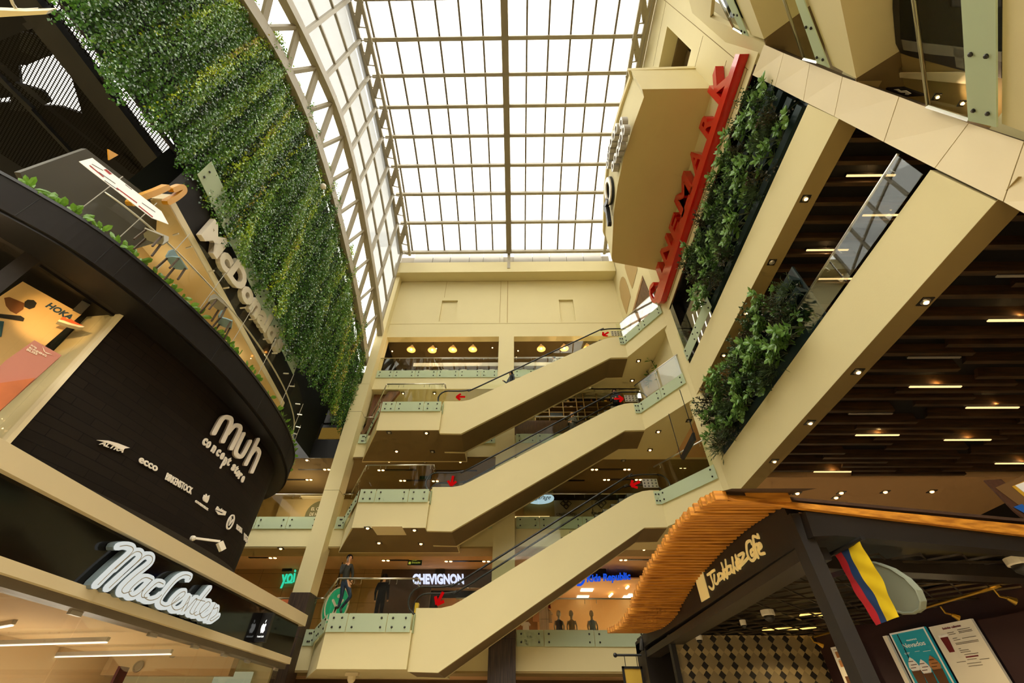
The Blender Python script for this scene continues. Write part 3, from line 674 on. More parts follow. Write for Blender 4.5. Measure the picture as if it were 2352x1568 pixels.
# ------------------------------------------------------------------ leaning corner band and diagonal balconies
ND = V((.774, -.633, .08)).normalized(); PD = ND*(4.40/ V((.774, -.633, .08)).length)
def dg(px, py, inn=0): return pp(px, py, PD, ND)+V((.774, -.633, 0))*inn
E1 = [(2640, 650), (2304, 463), (2147, 386), (2030, 326), (1916, 267), (1845, 232), (1780, 198), (1728, 172)]
E2 = [(2640, 445), (2352, 325), (2225, 283), (2065, 222), (1935, 176), (1860, 146), (1800, 122), (1755, 102)]
e1 = [pt(x, y, X=XW-.02) for x, y in E1]; e2 = [dg(x, y) for x, y in E2]
b = MB(); back = MB()
for i in range(len(e1)-1):
    g = .006
    a0, a1, c0, c1 = e1[i], e1[i+1], e2[i], e2[i+1]
    b.prism([a0.lerp(a1, g), a0.lerp(a1, 1-g), c0.lerp(c1, 1-g), c0.lerp(c1, g)], (.06, .02, 0))
    back.prism([a0+V((.05, .02, 0)), a1+V((.05, .02, 0)), c1+V((.05, .02, 0)), c0+V((.05, .02, 0))], (.5, .1, 0))
o = struct('wall_right', b, CREAM2); struct('wall_right', back, GAP)
def slab(front, label_m, dirn=V((1.5, -1.3, 0)), m=None):
    struct('floor', MB().prism(front, dirn), m or CREAM)
def dgz(px, py, z):
    # point of the balcony plane on the given sight line, floor heights follow the leaning plane
    return dg(px, py)
INW = V((.774, -.633, 0))
for nm, fas, gl, rl, cuts in (
    ('second', [(1912, 151), (1967, 180), (1930, 0), (1915, -70), (1840, -60), (1855, 0)], [(1883, 140), (1912, 151), (1855, 0), (1840, -60), (1820, -60), (1835, 0)], [(1850, 132), (1805, 0), (1788, -50)], 0),
    ('first', [(2301, 284), (2480, 350), (2560, -60), (2303, -60)], [(2235, 271), (2301, 286), (2302, 0), (2303, -60), (2218, -60), (2221, 0)], [(2137, 240), (2105, 0), (2098, -60)], 0),
    ('third', [(1724, 80), (1755, 90), (1722, 0), (1695, -70), (1670, -60), (1690, 0)], [(1709, 74), (1724, 80), (1690, 0), (1670, -60), (1655, -60), (1674, 0)], [(1688, 62), (1655, 0), (1638, -50)], 0)):
    slab([dg(*p) for p in fas], nm, INW*2.5)
    t = thing('glass_balustrade', 'glass balustrade of the %s gallery in the upper right corner' % nm, 'balustrade', dg(*gl[0]))
    MB().prism([dg(*p)-INW*.06 for p in gl], INW*.02).build('frosted_band', FROST, t)
    r = rl
    MB().prism([dg(*p)-INW*.06 for p in [gl[0], r[0], r[1], r[2], gl[-2], gl[-1]]], INW*.015).build('glass_panel', GLASS, t)
    MB().tube([dg(*p)-INW*.03 for p in r], .03, 8).build('handrail', STEEL, t, True)
    for f in (.12, .62):
        for g_ in (.25, .75):
            a = dg(*gl[0]).lerp(dg(*gl[-1]), f); c = dg(*gl[1]).lerp(dg(*gl[2]), f); q = a.lerp(c, g_)
            MB().lathe([(.03, 0), (.034, .02), (.02, .035)], q-INW*.06, 8, axis=-INW).build('bolt', DSTEEL, t)
    MB().bar(dg(*gl[0])-INW*.04, dg(*r[0])-INW*.04, .05, .05).build('end_clamp', STEEL, t)
# soffits and interiors behind the diagonal balconies
slab([dg(1967, 182), dg(1930, 0), dg(1915, -70), dg(1915, -70)+INW*2.6, dg(1930, 0)+INW*2.6, dg(1967, 182)+INW*1.2+V((.5, .4, 0))], 'x', V((0, 0, .06)), SOFFITD)
IU = INW.normalized(); zs_ = dg(1930, 0).z+.05; OFF = (pt(2050, 0, Z=zs_)-dg(1930, 0)).dot(IU)
def dgo(px, py, off): return pp(px, py, PD+IU*off, ND)
b = MB(); q = [(1900, 190), (2450, 420), (2450, -120), (1880, -120)]
b.prism([dgo(*p, OFF) for p in q], IU*.1); struct('wall_right', b, SOFFIT)
q = [dg(1700, 110), dg(1900, 170), dg(1880, -80), dg(1690, -80)]
struct('wall_right', MB().prism([p+INW*2.3 for p in q], INW*.1), SOFFITD)
q = [dg(1640, 60), dg(2420, 420), dg(2420, -120), dg(1640, -120)]
n3 = INW*3.4
c0 = dg(1755, 102)+n3; c1 = dg(2420, 420)+n3; hd_ = V((-.633, -.774, 0))
struct('wall_right', MB().prism([V((c0.x, c0.y, 0))-hd_*4, V((c0.x, c0.y, 0))+hd_*9, V((c0.x, c0.y, 30))+hd_*9, V((c0.x, c0.y, 30))-hd_*4], INW*.1), SOFFITD)
for a_, b_z in (((1755, 90), (1722, 0)), ((1967, 180), (1930, 0))):
    A_, B_ = dg(*a_), dg(*b_z); D_ = B_-A_
    struct('ceiling', MB().prism([A_+V((0, 0, .02)), A_+D_*2.5+V((0, 0, .02)), A_+D_*2.5+INW*3.4+V((0, 0, .02)), A_+INW*5-D_*5+V((0, 0, .02)), A_-D_*.8+V((0, 0, .02))], (0, 0, .05)), SOFFITD)
A_ = dg(1688, 62); A_.z = 19.2; D_ = dg(1655, 0)-dg(1688, 62); D_.z = 0
struct('ceiling', MB().prism([A_-D_*2+INW*.4, A_+D_*4+INW*.4, A_+D_*4+INW*5, A_-D_*3+INW*5], (0, 0, .1)), DARKVOID)
struct('wall_right', MB().prism([dg(*p) for p in [(1724, 84), (1631, 40), (1640, -60), (1560, -90), (1590, 30), (1738, 160), (1757, 104)]], INW*.12), CREAM)
# dark rounded shop window deep inside the first diagonal gallery
t = thing('shop_window', 'dark rounded shop window behind the upper right balcony glass', 'window', dgo(2050, 0, OFF))
q = [(2050, -60), (2050, 20), (2057, 100), (2068, 122), (2092, 130), (2232, 168), (2300, 180), (2300, -60)]
MB().prism([dgo(*p, OFF-.06) for p in q], IU*.05).build('window_frame', BLACKP, t)
q = [(2064, -30), (2068, 90), (2300, 130), (2300, 20), (2180, 18), (2180, -30)]
MB().prism([dgo(*p, OFF-.08) for p in q], IU*.015).build('glass_panel', milky('dim_reflective_glass', '#4d4c42', .2), t)
for i, q in enumerate([[(2070, 92), (2130, 100), (2300, 120), (2300, 142), (2140, 125), (2075, 115)], [(2190, 110), (2210, 112), (2215, 158), (2196, 154)]]):
    MB().prism([dgo(*p, OFF-.1) for p in q], IU*.01).build('pale_reflection_strip', mat('pale_strip%d' % i, '#6f6a5c', .5), t)
t = thing('direction_sign', 'small black ceiling sign with a curled white symbol in the upper right gallery', 'sign', dgo(2080, 210, OFF*.6))
MB().prism([dgo(*p, OFF*.6) for p in [(2026, 203), (2072, 201), (2126, 220), (2078, 223)]], IU*.03).build('sign_board', BLACKP, t)
MB().prism([dgo(*p, OFF*.6-.02) for p in [(2052, 206), (2062, 205), (2068, 209), (2080, 208), (2092, 215), (2086, 218), (2078, 217), (2080, 213), (2070, 213), (2064, 211), (2060, 208)]], IU*.01).build('symbol', WHITE, t)
downlight(dgo(2151, 222, OFF*.7), 'round glowing downlight behind the upper right balcony glass', None, .06, parts=True)
downlight(dgo(2209, 237, OFF*.7), 'smaller glowing downlight deeper behind the upper right balcony glass', None, .05)
tag(MB().prism([dgo(*p, OFF-.05) for p in [(2040, 168), (2240, 166), (2240, 195), (2040, 176)]], IU*.02).build('pale_ledge', CREAM2), 'pale horizontal ledge below the dark rounded shop window', 'ledge')
# ------------------------------------------------------------------ curved canopy and red letters on the right wall
out = [(4.43, 5.15), (4.55, 5.4), (4.36, 6.4), (4.22, 7.5), (4.17, 8.7), (4.22, 10.0), (4.36, 11.2), (4.5, 12.4), (4.6, 12.6)]
t = thing('entrance_canopy', 'large cream canopy box with curved front jutting from the right wall above the red letters', 'canopy', (6.9, 9, 18.35))
CANS = mat('canopy_soffit', '#ceb97e', .85, noise=.04, nscale=.4)
MB().plan(out+[(6.9, 13.15), (6.9, 5.15)], 18.33, 18.37).build('soffit', CANS, t)
MB().plan(out+[(6.9, 13.15), (6.9, 5.15)], 18.37, 20.5).build('curved_fascia', CREAM, t)
b = MB(); b.plan([(x-.1, y) for x, y in out]+[(6.9, 13.15), (6.9, 5.1)], 20.5, 20.75); b.build('cornice', CREAM, t)
tl = thing('cinema_sign', 'big red three-dimensional letters on a long red bar on the right wall', 'sign', (6.8, 8.5, 17))
XS = 6.6
def lerp2(a, b_, f): return (a[0]+(b_[0]-a[0])*f, a[1]+(b_[1]-a[1])*f)
lo0, lo1 = (1699, 124), (1517, 692); up0, up1 = (1689, 124), (1503, 680)
MB().prism([pt(*p, X=XS) for p in (lo0, lo1, (1512, 697), (1504, 692), up1, up0)], (.28, 0, 0)).build('underline_bar', RED, tl)
REDD = mat('red_sign_return', '#9c0f0c', .3)
def upx(y): f = (y-up0[1])/(up1[1]-up0[1]); return pt(*lerp2(up0, up1, f), X=XS)
for ch, ya_, yb_, hz, dz in (('I', 644, 622, .85, 0), ('N', 608, 564, .95, 0), ('E', 549, 512, .85, 0), ('M', 496, 425, 1.25, -.1), ('A', 402, 355, 1.0, 0), ('R', 320, 273, .98, 0), ('K', 240, 170, 1.2, 0)):
    A = upx(ya_)+V((0, 0, dz)); B = upx(yb_)+V((0, 0, dz))
    if ch == 'I': B = A+(B-A)*.75
    sign_text(ch, A+V((.28, 0, 0)), B+V((.28, 0, 0)), A+V((.28, 0, hz)), .28, RED, tl, off=.03)
cp = [(1513, 652), (1506, 662), (1506, 678), (1513, 690), (1521, 688), (1528, 670)]
strokes([[pt(*p, X=XS+.28) for p in cp]], (-1, 0, 0), .2, .28).build('letter', RED, tl)
ts = thing('fascia_letters', 'two rows of light grey letters on the curved canopy front seen from below', 'sign', (4.1, 7.5, 19.3))
gp = [(1432, 282), (1420, 296), (1414, 312), (1408, 326), (1404, 342), (1402, 358), (1400, 376), (1437, 300), (1432, 316), (1428, 332), (1424, 348), (1418, 364), (1412, 382)]
for i, (x, y) in enumerate(gp):
    c = pt(x, y, X=4.05); r = .15
    strokes([[c+V((.12, r*math.cos(a), r*1.4*math.sin(a))) for a in np.linspace(0, 2*PI*(.78 if i % 3 else 1), 9)]], (-1, 0, 0), .1, .22, k=2).build('letter', GREYL, ts)
tq = thing('fascia_emblem', 'black and white ring shaped emblem with a tail on the canopy front', 'sign', (4.1, 10.3, 19.3))
c = pt(1397, 438, X=4.05)
strokes([[c+V((.12, .42*math.cos(a), .62*math.sin(a))) for a in np.linspace(0, 2*PI, 14)]], (-1, 0, 0), .2, .16, k=2).build('ring', WHITE, tq)
strokes([[c+V((.12, .42*math.cos(a), .62*math.sin(a))) for a in np.linspace(0, 2*PI, 14)]], (-1, 0, 0), .26, .1, k=2).build('ring_edge', BLACKP, tq)
strokes([[pt(x, y, X=4.12) for x, y in q] for q in ([(1402, 462), (1395, 475), (1398, 482)], [(1399, 480), (1402, 500), (1404, 514)])], (-1, 0, 0), .22, .16).build('tail', BLACKP, tq)
# ------------------------------------------------------------------ living walls: trays and plants
TRAY = mat('planter_tray', '#27383a', .35, .3)
def living_wall(label, y0, y1, rows, x):
    t = thing('living_wall_planter', label, 'planter', (x, (y0+y1)/2, rows[0]))
    for i, z in enumerate(rows):
        b = MB(); b.prism([(x-.1, y0, z-.1), (x-.14, y0, z+.1), (x-.12, y0, z+.1), (x+.12, y0, z-.06), (x+.12, y0, z-.1)], (0, y1-y0, 0)); b.build('tray', TRAY, t)
    b = MB(); b.box(x+.12, x+.16, y0, y1, rows[0]-.15, rows[-1]+.45); b.build('back_panel', mat('planter_back', '#10191a', .6), t)
    for y in np.linspace(y0, y1, 5): MB().box(x+.08, x+.12, y-.03, y+.03, rows[0]-.15, rows[-1]+.4).build('upright', TRAY, t)
LEAFG = leafmat('fresh_leaf', col='#75a04a', rough=.3); LEAFD = leafmat('dark_leaf', col='#3d5a2e', rough=.4); LEAFR = leafmat('bronze_leaf', col='#4a4128', rough=.45); LEAFE = leafmat('feathery_leaf', col='#4d6238', rough=.5)
STEM = mat('plant_stem', '#3d4526', .7)
def leaf(b, p, d, n, L, Wd, fold=.25):
    d = V(d).normalized(); n = V(n); n = (n-d*n.dot(d)).normalized(); s = d.cross(n)
    b.add([p, p+d*L*.35+s*Wd*.5-n*L*fold*.1, p+d*L*.75+s*Wd*.45-n*L*fold*.3, p+d*L-n*L*fold*.6, p+d*L*.75-s*Wd*.45-n*L*fold*.3, p+d*L*.35-s*Wd*.5-n*L*fold*.1, p+d*L*.4+n*L*.04, p+d*L*.75-n*L*fold*.2],
          [(0, 1, 6), (1, 2, 7, 6), (2, 3, 7), (3, 4, 7), (4, 5, 6, 7), (5, 0, 6)])
def rdir(base, spread): return (V(base)+V((random.gauss(0, spread), random.gauss(0, spread), random.gauss(0, spread)))).normalized()
def make_plant(kind, seed):
    random.seed(seed); t = thing('wall_plant', 'x', 'plant', (0, 0, 0)); st = MB(); lf = MB(); O = V((0, 0, 0))
    if kind == 'broad':
        for i in range(6):
            d = rdir((-1, 0, .45), .55); q = O+d*random.uniform(.16, .36); st.tube([O, O.lerp(q, .5)+V((0, 0, .03)), q], .008, 5)
            for j in range(8):
                a = 2*PI*j/8+random.random(); e = rdir(d*.7+V((0, math.cos(a), math.sin(a))), .15); leaf(lf, q-d*.03*(j % 3), e, d, random.uniform(.11, .18), random.uniform(.06, .085))
        m = LEAFG
    elif kind in ('shrub', 'bronze'):
        for i in range(14):
            d = rdir((-1, 0, .2), .7); q = O+d*random.uniform(.2, .42); st.tube([O, q], .006, 4)
            for j in range(17):
                p = O.lerp(q, .35+.65*random.random())+V((random.gauss(0, .04), random.gauss(0, .04), random.gauss(0, .04))); leaf(lf, p, rdir(d, .8), rdir((-1, 0, 1), .5), random.uniform(.035, .06), .03)
        m = LEAFD if kind == 'shrub' else LEAFR
    else:
        for i in range(60):
            d = rdir((-1, 0, .35), .7); L_ = random.uniform(.2, .42); q = O+d*L_
            if i < 8: st.tube([O, q], .005, 4)
            for j in range(5):
                p = O.lerp(q, .3+.7*j/5); leaf(lf, p, rdir(d, .35), rdir((0, 0, 1), .4), .09, .012)
        m = LEAFE
    st.build('stem', STEM, t); lf.build('foliage', m, t); return t
PL = {k: [make_plant(k, s) for s in (1, 2, 3)] for k in ('broad', 'shrub', 'bronze', 'feather')}
desc = {'broad': 'fresh green broad-leaved plant', 'shrub': 'dark small-leaved shrub', 'bronze': 'bronze tinged small-leaved shrub', 'feather': 'feathery grey-green plant'}
used = set(); kcount = {}
def put_plant(kind, p, where, rz, sc, group):
    v = random.randrange(3); src = PL[kind][v]; p = V(p)
    key = (kind, where); kcount[key] = kcount.get(key, 0)+1
    lab = '%s, %s from the far end, on the %s' % (desc[kind], ORD[kcount[key]-1], where)
    if (kind, v) in used: o = dup(src, p, lab, group)
    else: used.add((kind, v)); o = src; o.location = p; ORG[o.name] = p; o['label'] = lab; o['group'] = group
    o.rotation_euler = (random.uniform(-.4, .4), 0, rz); o.scale = (sc, sc, sc)
living_wall('tiered dark plant trays holding the lower living wall on the right', 7.0, 13.3, (8.75, 9.25, 9.75, 10.2), 7.05)
living_wall('tiered dark plant trays holding the upper living wall on the right', 3.95, 10.8, (13.1, 13.65, 14.2, 14.75, 15.3), 7.12)
random.seed(11)
def plant_rows(y0, y1, rows, x, where, group, n):
    for r, z in enumerate(rows):
        for i in range(n):
            y = y1-(y1-y0)*(i+.5+random.uniform(-.3, .3))/n
            if where.startswith('lower') and z > 9.9 and y < 7.4: continue
            f = math.sin(y*1.9+r*2.1)+random.gauss(0, .35)
            kind = 'broad' if f > -.1 else ('shrub' if f > -.75 else random.choice(['bronze', 'feather']))
            put_plant(kind, (x-.1, y, z+.08), '%s row' % (where % ['bottom', 'second', 'third', 'fourth', 'top'][r if r < len(rows)-1 else 4]), random.uniform(-.3, .3), random.uniform(1.15, 1.65), group)
plant_rows(7.1, 13.3, (8.75, 9.25, 9.75, 10.2), 7.0, 'lower living wall %s', 'plants of the lower living wall', 16)
plant_rows(4.1, 10.7, (13.1, 13.65, 14.2, 14.75, 15.3), 7.08, 'upper living wall %s', 'plants of the upper living wall', 15)
for i, (x, y) in enumerate([(1652, 770), (1715, 715)]):
    spot(pt(x, y, X=7.3)+V((0, 0, -.05)), 10)
# ------------------------------------------------------------------ left: phone shop front, curved shoe store, restaurant deck
XM = -7.0
SHOPF = mat('fascia_gloss_black', '#0f0d0b', .1, noise=.1, spec=.35)
# glossy fascia between two pale trims
t = thing('shop_fascia', 'glossy black fascia band of the phone shop between two pale trims', 'fascia', (XM, 9, 3.8))
MB().box(XM-.3, XM, -4, 16.05, 3.32, 4.3).build('gloss_panel', SHOPF, t)
b = MB()
for y in (2.0, 5.2, 9.9, 13.6): b.box(XM-.01, XM+.003, y, y+.012, 3.4, 4.2)
b.build('panel_joint', BLACKP, t)
b = MB(); b.box(XM-.4, XM+.12, -4, 16.3, 4.2, 4.5); b.build('upper_trim', CREAM2, t)
b = MB(); b.box(XM-.35, XM+.06, -4, 16.1, 3.2, 3.36); b.build('lower_trim', CREAM2, t)
b = MB(); b.box(XM-.35, XM-.05, -4, 16.1, 3.08, 3.2); b.build('door_rail', mat('rail_grey', '#6d6354', .5), t)
struct('floor', MB().box(-16, XM-.35, -6, 16.1, 4.22, 4.48), CREAM)
struct('ceiling', MB().box(-16, XM-.36, -6, 16, 3.3, 3.35), mat('phone_shop_ceiling', '#c9a878', .8))
tb = MB(); tb.box(-12.2, -12, -6, 16, 0, 3.3); struct('wall_left', tb, mat('phone_shop_wall', '#c2a478', .8))
YBM = pt(200, 1550, Z=2.86).y; b = MB(); b.box(-12.5, -8.3, YBM, YBM+.3, 2.86, 3.3); struct('trim_7', b, mat('shop_beam', '#a8895c', .8))
PAN = [-4, .6, 4.6, 6.3, 8.2, 10.2, 11.7, 13.0, 14.2, 16.0]
for i, (a, c) in enumerate(zip(PAN, PAN[1:])):
    t = thing('glass_shop_panel', 'tall frameless glass panel of the phone shop front, %s from the camera' % ORD[i], 'glass panel', (XM-.2, (a+c)/2, 0), 'glass panels of the phone shop front')
    MB().box(XM-.21, XM-.19, a+.015, c-.015, .05, 3.15).build('pane', SHOPGLASS, t)
    MB().box(XM-.23, XM-.17, c-.3, c-.06, 3.02, 3.16).build('clamp', GREYL, t)
for i, (p, q) in enumerate([((-40, 1448), (28, 1436)), ((-60, 1484), (245, 1475)), ((-60, 1513), (392, 1502))]):
    A = pt(*p, Z=3.2-.12*(i > 0)); B = pt(*q, Z=3.2-.12*(i > 0))
    t = thing('strip_light', 'long slim ceiling light in the phone shop, %s from the shop front' % ORD[i], 'light', A, 'phone shop strip lights')
    MB().bar(A+V((0, 0, .06)), B+V((0, 0, .06)), .07, .08).build('housing', GREYL, t)
    MB().bar(A, B, .05, .02).build('diffuser', WSTRIP, t)
    C_ = (A+B)/2; point((C_.x, max(C_.y, 4), 1.4), 70, (1, .93, .8))  # unseen low lamp added to brighten the shop ceiling evenly
for i, (x, y) in enumerate([(311, 1429), (178, 1397)]):
    p = pt(x, y, Z=3.28); b = MB().lathe([(.09, 0), (.09, -.015), (.05, -.02)], p, 14); tag(b.build('ceiling_light', WSTRIP), 'small round ceiling light in the phone shop, %s from the right' % ORD[i], 'light')
for i, (x, y, r) in enumerate([(400, 1498, .13), (318, 1530, .14)]):
    p = pt(x, y, Y=YBM-.01)
    tag(MB().lathe([(r, 0), (r, .03), (r*.75, .04), (r*.7, .01), (.01, .01)], p, 18, axis=(0, -1, 0)).build('wall_speaker', mat('speaker_ring%d' % i, '#6b5436', .6)), '%s round vent on the phone shop ceiling beam' % ('dark' if i == 0 else 'pale'), 'vent')
# bright back room of the phone shop, seen at the far end
struct('wall_back', MB().box(-12, XM-.4, 16.0, 16.1, 0, 4.2), mat('far_shop_wall', '#b5ac84', .7))
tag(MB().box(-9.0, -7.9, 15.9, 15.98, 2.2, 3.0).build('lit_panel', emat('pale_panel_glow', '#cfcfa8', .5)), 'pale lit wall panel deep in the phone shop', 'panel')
tag(MB().box(-9.06, -9.0, 12.0, 12.3, 2.3, 2.75).build('wall_sign', mat('maroon_sign', '#5a1c18', .6)), 'small maroon wall notice in the phone shop', 'sign')
# script lettering
t = thing('script_sign', 'thick white glowing script lettering on the glossy black fascia', 'sign', (XM, 8.6, 3.8))
cm = lambda x, y: (x/4.0407, 1180+y/4.0407)
MAC = [[(1085, 300), (1150, 292), (1205, 315), (1190, 365), (1040, 500), (880, 655)],
       [(1040, 510), (1150, 410), (1235, 350), (1285, 365), (1270, 420), (1120, 560), (985, 685)],
       [(1120, 560), (1240, 455), (1330, 385), (1385, 400), (1370, 460), (1220, 580), (1110, 690), (1120, 735), (1190, 715)],
       [(1385, 610), (1320, 590), (1240, 640), (1170, 720), (1200, 765), (1270, 730), (1390, 610), (1300, 710), (1290, 770), (1340, 775)],
       [(1490, 650), (1440, 635), (1370, 690), (1310, 760), (1360, 800), (1430, 785), (1475, 750)],
       [(1735, 605), (1745, 580), (1690, 565), (1610, 610), (1500, 740), (1460, 820), (1500, 855), (1560, 840), (1640, 770)],
       [(1570, 840), (1680, 760), (1690, 720), (1640, 740), (1570, 820), (1590, 885), (1650, 880), (1720, 820)],
       [(1660, 900), (1740, 760), (1710, 860), (1690, 900), (1790, 790), (1800, 800), (1740, 900), (1760, 930), (1800, 905)],
       [(1930, 690), (1850, 790), (1780, 900), (1790, 940), (1840, 920)], [(1790, 790), (1880, 810)],
       [(1830, 930), (1920, 850), (1920, 815), (1880, 830), (1830, 900), (1850, 960), (1890, 950), (1940, 910)],
       [(1900, 985), (1980, 830), (1960, 880), (2000, 870), (1985, 930), (1930, 975), (1945, 990), (2010, 945)]]
GLOW = emat('white_script_face', '#e6e9e2', .82); GSIDE = mat('script_side', '#6d7b80', .4)
P3 = [[pt(*cm(*p), X=XM+.14) for p in s] for s in MAC]
for s in P3:
    strokes([s], (1, 0, 0), .125, .05, lift=.0).build('letter_face', GLOW, t)
    strokes([[p+V((-.13, 0, 0)) for p in s]], (1, 0, 0), .135, .12).build('letter_side', GSIDE, t)
    strokes([[p+V((.052, 0, 0)) for p in s]], (1, 0, 0), .014, .003).build('letter_groove', GREYL, t)
# blade sign with fruit emblem at the far end
t = thing('blade_sign', 'black projecting box sign with white fruit emblem at the fascia end', 'sign', pt(592, 1440, X=XM+.1))
q = [pt(*p, Y=13.6) for p in [(602, 1405), (618, 1412), (602, 1468), (583, 1460)]]
yb_ = 13.6
BP = MB(); A = pt(607, 1408, X=XM+.55); 
BP.prism([(XM, 13.6, 3.42), (XM+.28, 13.6, 3.42), (XM+.28, 13.6, 4.08), (XM, 13.6, 4.08)], (0, .14, 0)); BP.build('box', BLACKP, t)
def onb(u, v): return V((XM+.02+.25*u, 13.595, 3.45+.58*v))
ap = [(.5, .62), (.36, .66), (.25, .56), (.26, .42), (.38, .28), (.5, .31), (.62, .28), (.74, .4), (.66, .5), (.72, .62), (.62, .67)]
MB().prism([onb(*p) for p in ap], (0, -.004, 0)).build('emblem', emat('emblem_glow', '#f4f4ee', 1.2), t)
MB().prism([onb(*p) for p in [(.5, .68), (.52, .78), (.6, .82), (.58, .72)]], (0, -.004, 0)).build('emblem_leaf', bpy.data.materials['emblem_glow'], t)
sign_text('Premium Reseller', onb(.15, .12), onb(.85, .12), onb(.15, .2), .004, bpy.data.materials['emblem_glow'], t, perletter=False, name='lettering')
# ---- curved store wall
WALL = smooth_path([(-11.2, 1.5, 0), (-9.7, 3.0, 0), (-8.85, 4.2, 0), (-8.35, 5.2, 0), (-8.0, 6.2, 0), (-7.75, 7.3, 0), (-7.58, 8.6, 0), (-7.5, 10.0, 0), (-7.5, 11.2, 0), (-7.62, 12.2, 0), (-7.95, 13.1, 0), (-8.6, 13.9, 0), (-9.6, 14.5, 0), (-11, 14.8, 0)], 5)
DECK = smooth_path([(-12.6, .4, 0), (-10.8, 1.5, 0), (-9.5, 2.5, 0), (-8.74, 3.29, 0), (-8.36, 3.74, 0), (-7.95, 4.3, 0), (-7.62, 5.03, 0), (-7.35, 5.94, 0), (-7.1, 7.25, 0), (-6.98, 8.38, 0), (-6.97, 9.9, 0), (-7.14, 11.6, 0), (-7.6, 13.3, 0), (-8.4, 14.6, 0), (-9.6, 15.5, 0), (-11, 16, 0)], 5)
def curve_hit(px, py, path=WALL):
    d = ray(px, py)
    for a, c in zip(path, path[1:]):
        e = c-a; den = d.x*e.y-d.y*e.x
        if abs(den) < 1e-9: continue
        tt = (a.x*e.y-a.y*e.x)/den; s = (d.x*tt-a.x)/e.x if abs(e.x) > abs(e.y) else (d.y*tt-a.y)/e.y
        if -1e-6 <= s <= 1.000001 and tt > 0: return EYE+d*tt
    return pt(px, py, X=-7.6)
def cnorm(p, path=WALL):
    i = min(range(len(path)-1), key=lambda i: ((path[i]+path[i+1])/2-V((p.x, p.y, 0))).length); d = (path[i+1]-path[i]).normalized(); return V((d.y, -d.x, 0))
def curved_wall(path, z0, z1, thick, a=0, b_=None):
    mb = MB(); b_ = b_ or len(path)-1
    for i in range(a, b_):
        p, q = path[i], path[i+1]; n0 = cnorm(p, path)*-thick
        mb.prism([p+V((0, 0, z0)), q+V((0, 0, z0)), q+V((0, 0, z1)), p+V((0, 0, z1))], n0)
    return mb
# shop window opening limits along the curve
jr = curve_hit(292, 733); iw = min(range(len(WALL)), key=lambda i: (WALL[i]-V((jr.x, jr.y, 0))).length)
BRICK, nt, oo = newmat('black_slate_tiles'); N = nt.nodes.new; L = nt.links.new
bs = N('ShaderNodeBsdfPrincipled'); bs.inputs['Roughness'].default_value = .75; bs.inputs['Specular IOR Level'].default_value = .15; L(bs.outputs[0], oo.inputs[0])
tcn = N('ShaderNodeTexCoord'); sp_ = N('ShaderNodeSeparateXYZ'); cb = N('ShaderNodeCombineXYZ'); L(tcn.outputs['Object'], sp_.inputs[0]); L(sp_.outputs['Y'], cb.inputs['X']); L(sp_.outputs['Z'], cb.inputs['Y'])
bk = N('ShaderNodeTexBrick'); bk.inputs['Scale'].default_value = 1; bk.inputs['Brick Width'].default_value = .9; bk.inputs['Row Height'].default_value = .16; bk.inputs['Mortar Size'].default_value = .006
bk.inputs['Color1'].default_value = (*srgb('#1e1814'), 1); bk.inputs['Color2'].default_value = (*srgb('#241d18'), 1); bk.inputs['Mortar'].default_value = (*srgb('#0c0a08'), 1)
L(cb.outputs[0], bk.inputs[0]); L(bk.outputs['Color'], bs.inputs['Base Color'])
bp_ = N('ShaderNodeBump'); bp_.inputs['Strength'].default_value = .3; bp_.inputs['Distance'].default_value = .02; L(bk.outputs['Fac'], bp_.inputs['Height']); L(bp_.outputs[0], bs.inputs['Normal'])
t = thing('shoe_store', 'curved black tiled store wall under the restaurant deck', 'store', (-7.6, 9, 4.5))
curved_wall(WALL, 4.48, 7.95, .35, iw).build('curved_wall', BRICK, t)
curved_wall([p+V((.06 if p.y < 13 else .12, .05, 0)) for p in WALL], 4.48, 4.85, .3).build('base_skirt', BLACK, t)
# deck slab with overhang
t = thing('restaurant_deck', 'dark grey curved deck edge with seams carrying the burger restaurant terrace', 'deck', (-7, 9, 8.3))
ring = [(p.x, p.y) for p in DECK]+[(-16, 16), (-16, 0)]
MB().plan(ring, 7.95, 8.58).build('edge_panel', DGREY, t)
b = MB()
for y in (3.75, 4.65, 5.05, 5.8, 7.4, 9.6, 11.6, 12.3, 13.2):
    i = min(range(len(DECK)), key=lambda i: abs(DECK[i].y-y) if DECK[i].x > -9.5 else 99); p = DECK[i]; n = cnorm(p, DECK); d = V((-n.y, n.x, 0))
    b.box(p.x-.004, p.x+.006, p.y-.006, p.y+.006, 7.95, 8.58)
b.build('seam', BLACKP, t)
MB().plan([(p.x-.06, p.y) for p in DECK]+[(-16, 16), (-16, 0)], 7.9, 7.952).build('underside', BLACKP, t)
curved_wall([p+cnorm(p, DECK)*.015 for p in DECK], 8.56, 8.62, .12).build('top_lip', BLACKP, t)
struct('floor', MB().plan([(p.x-.25, p.y) for p in DECK]+[(-16, 16), (-16, 0)], 8.58, 8.6), mat('deck_floor', '#c7b48a', .6))
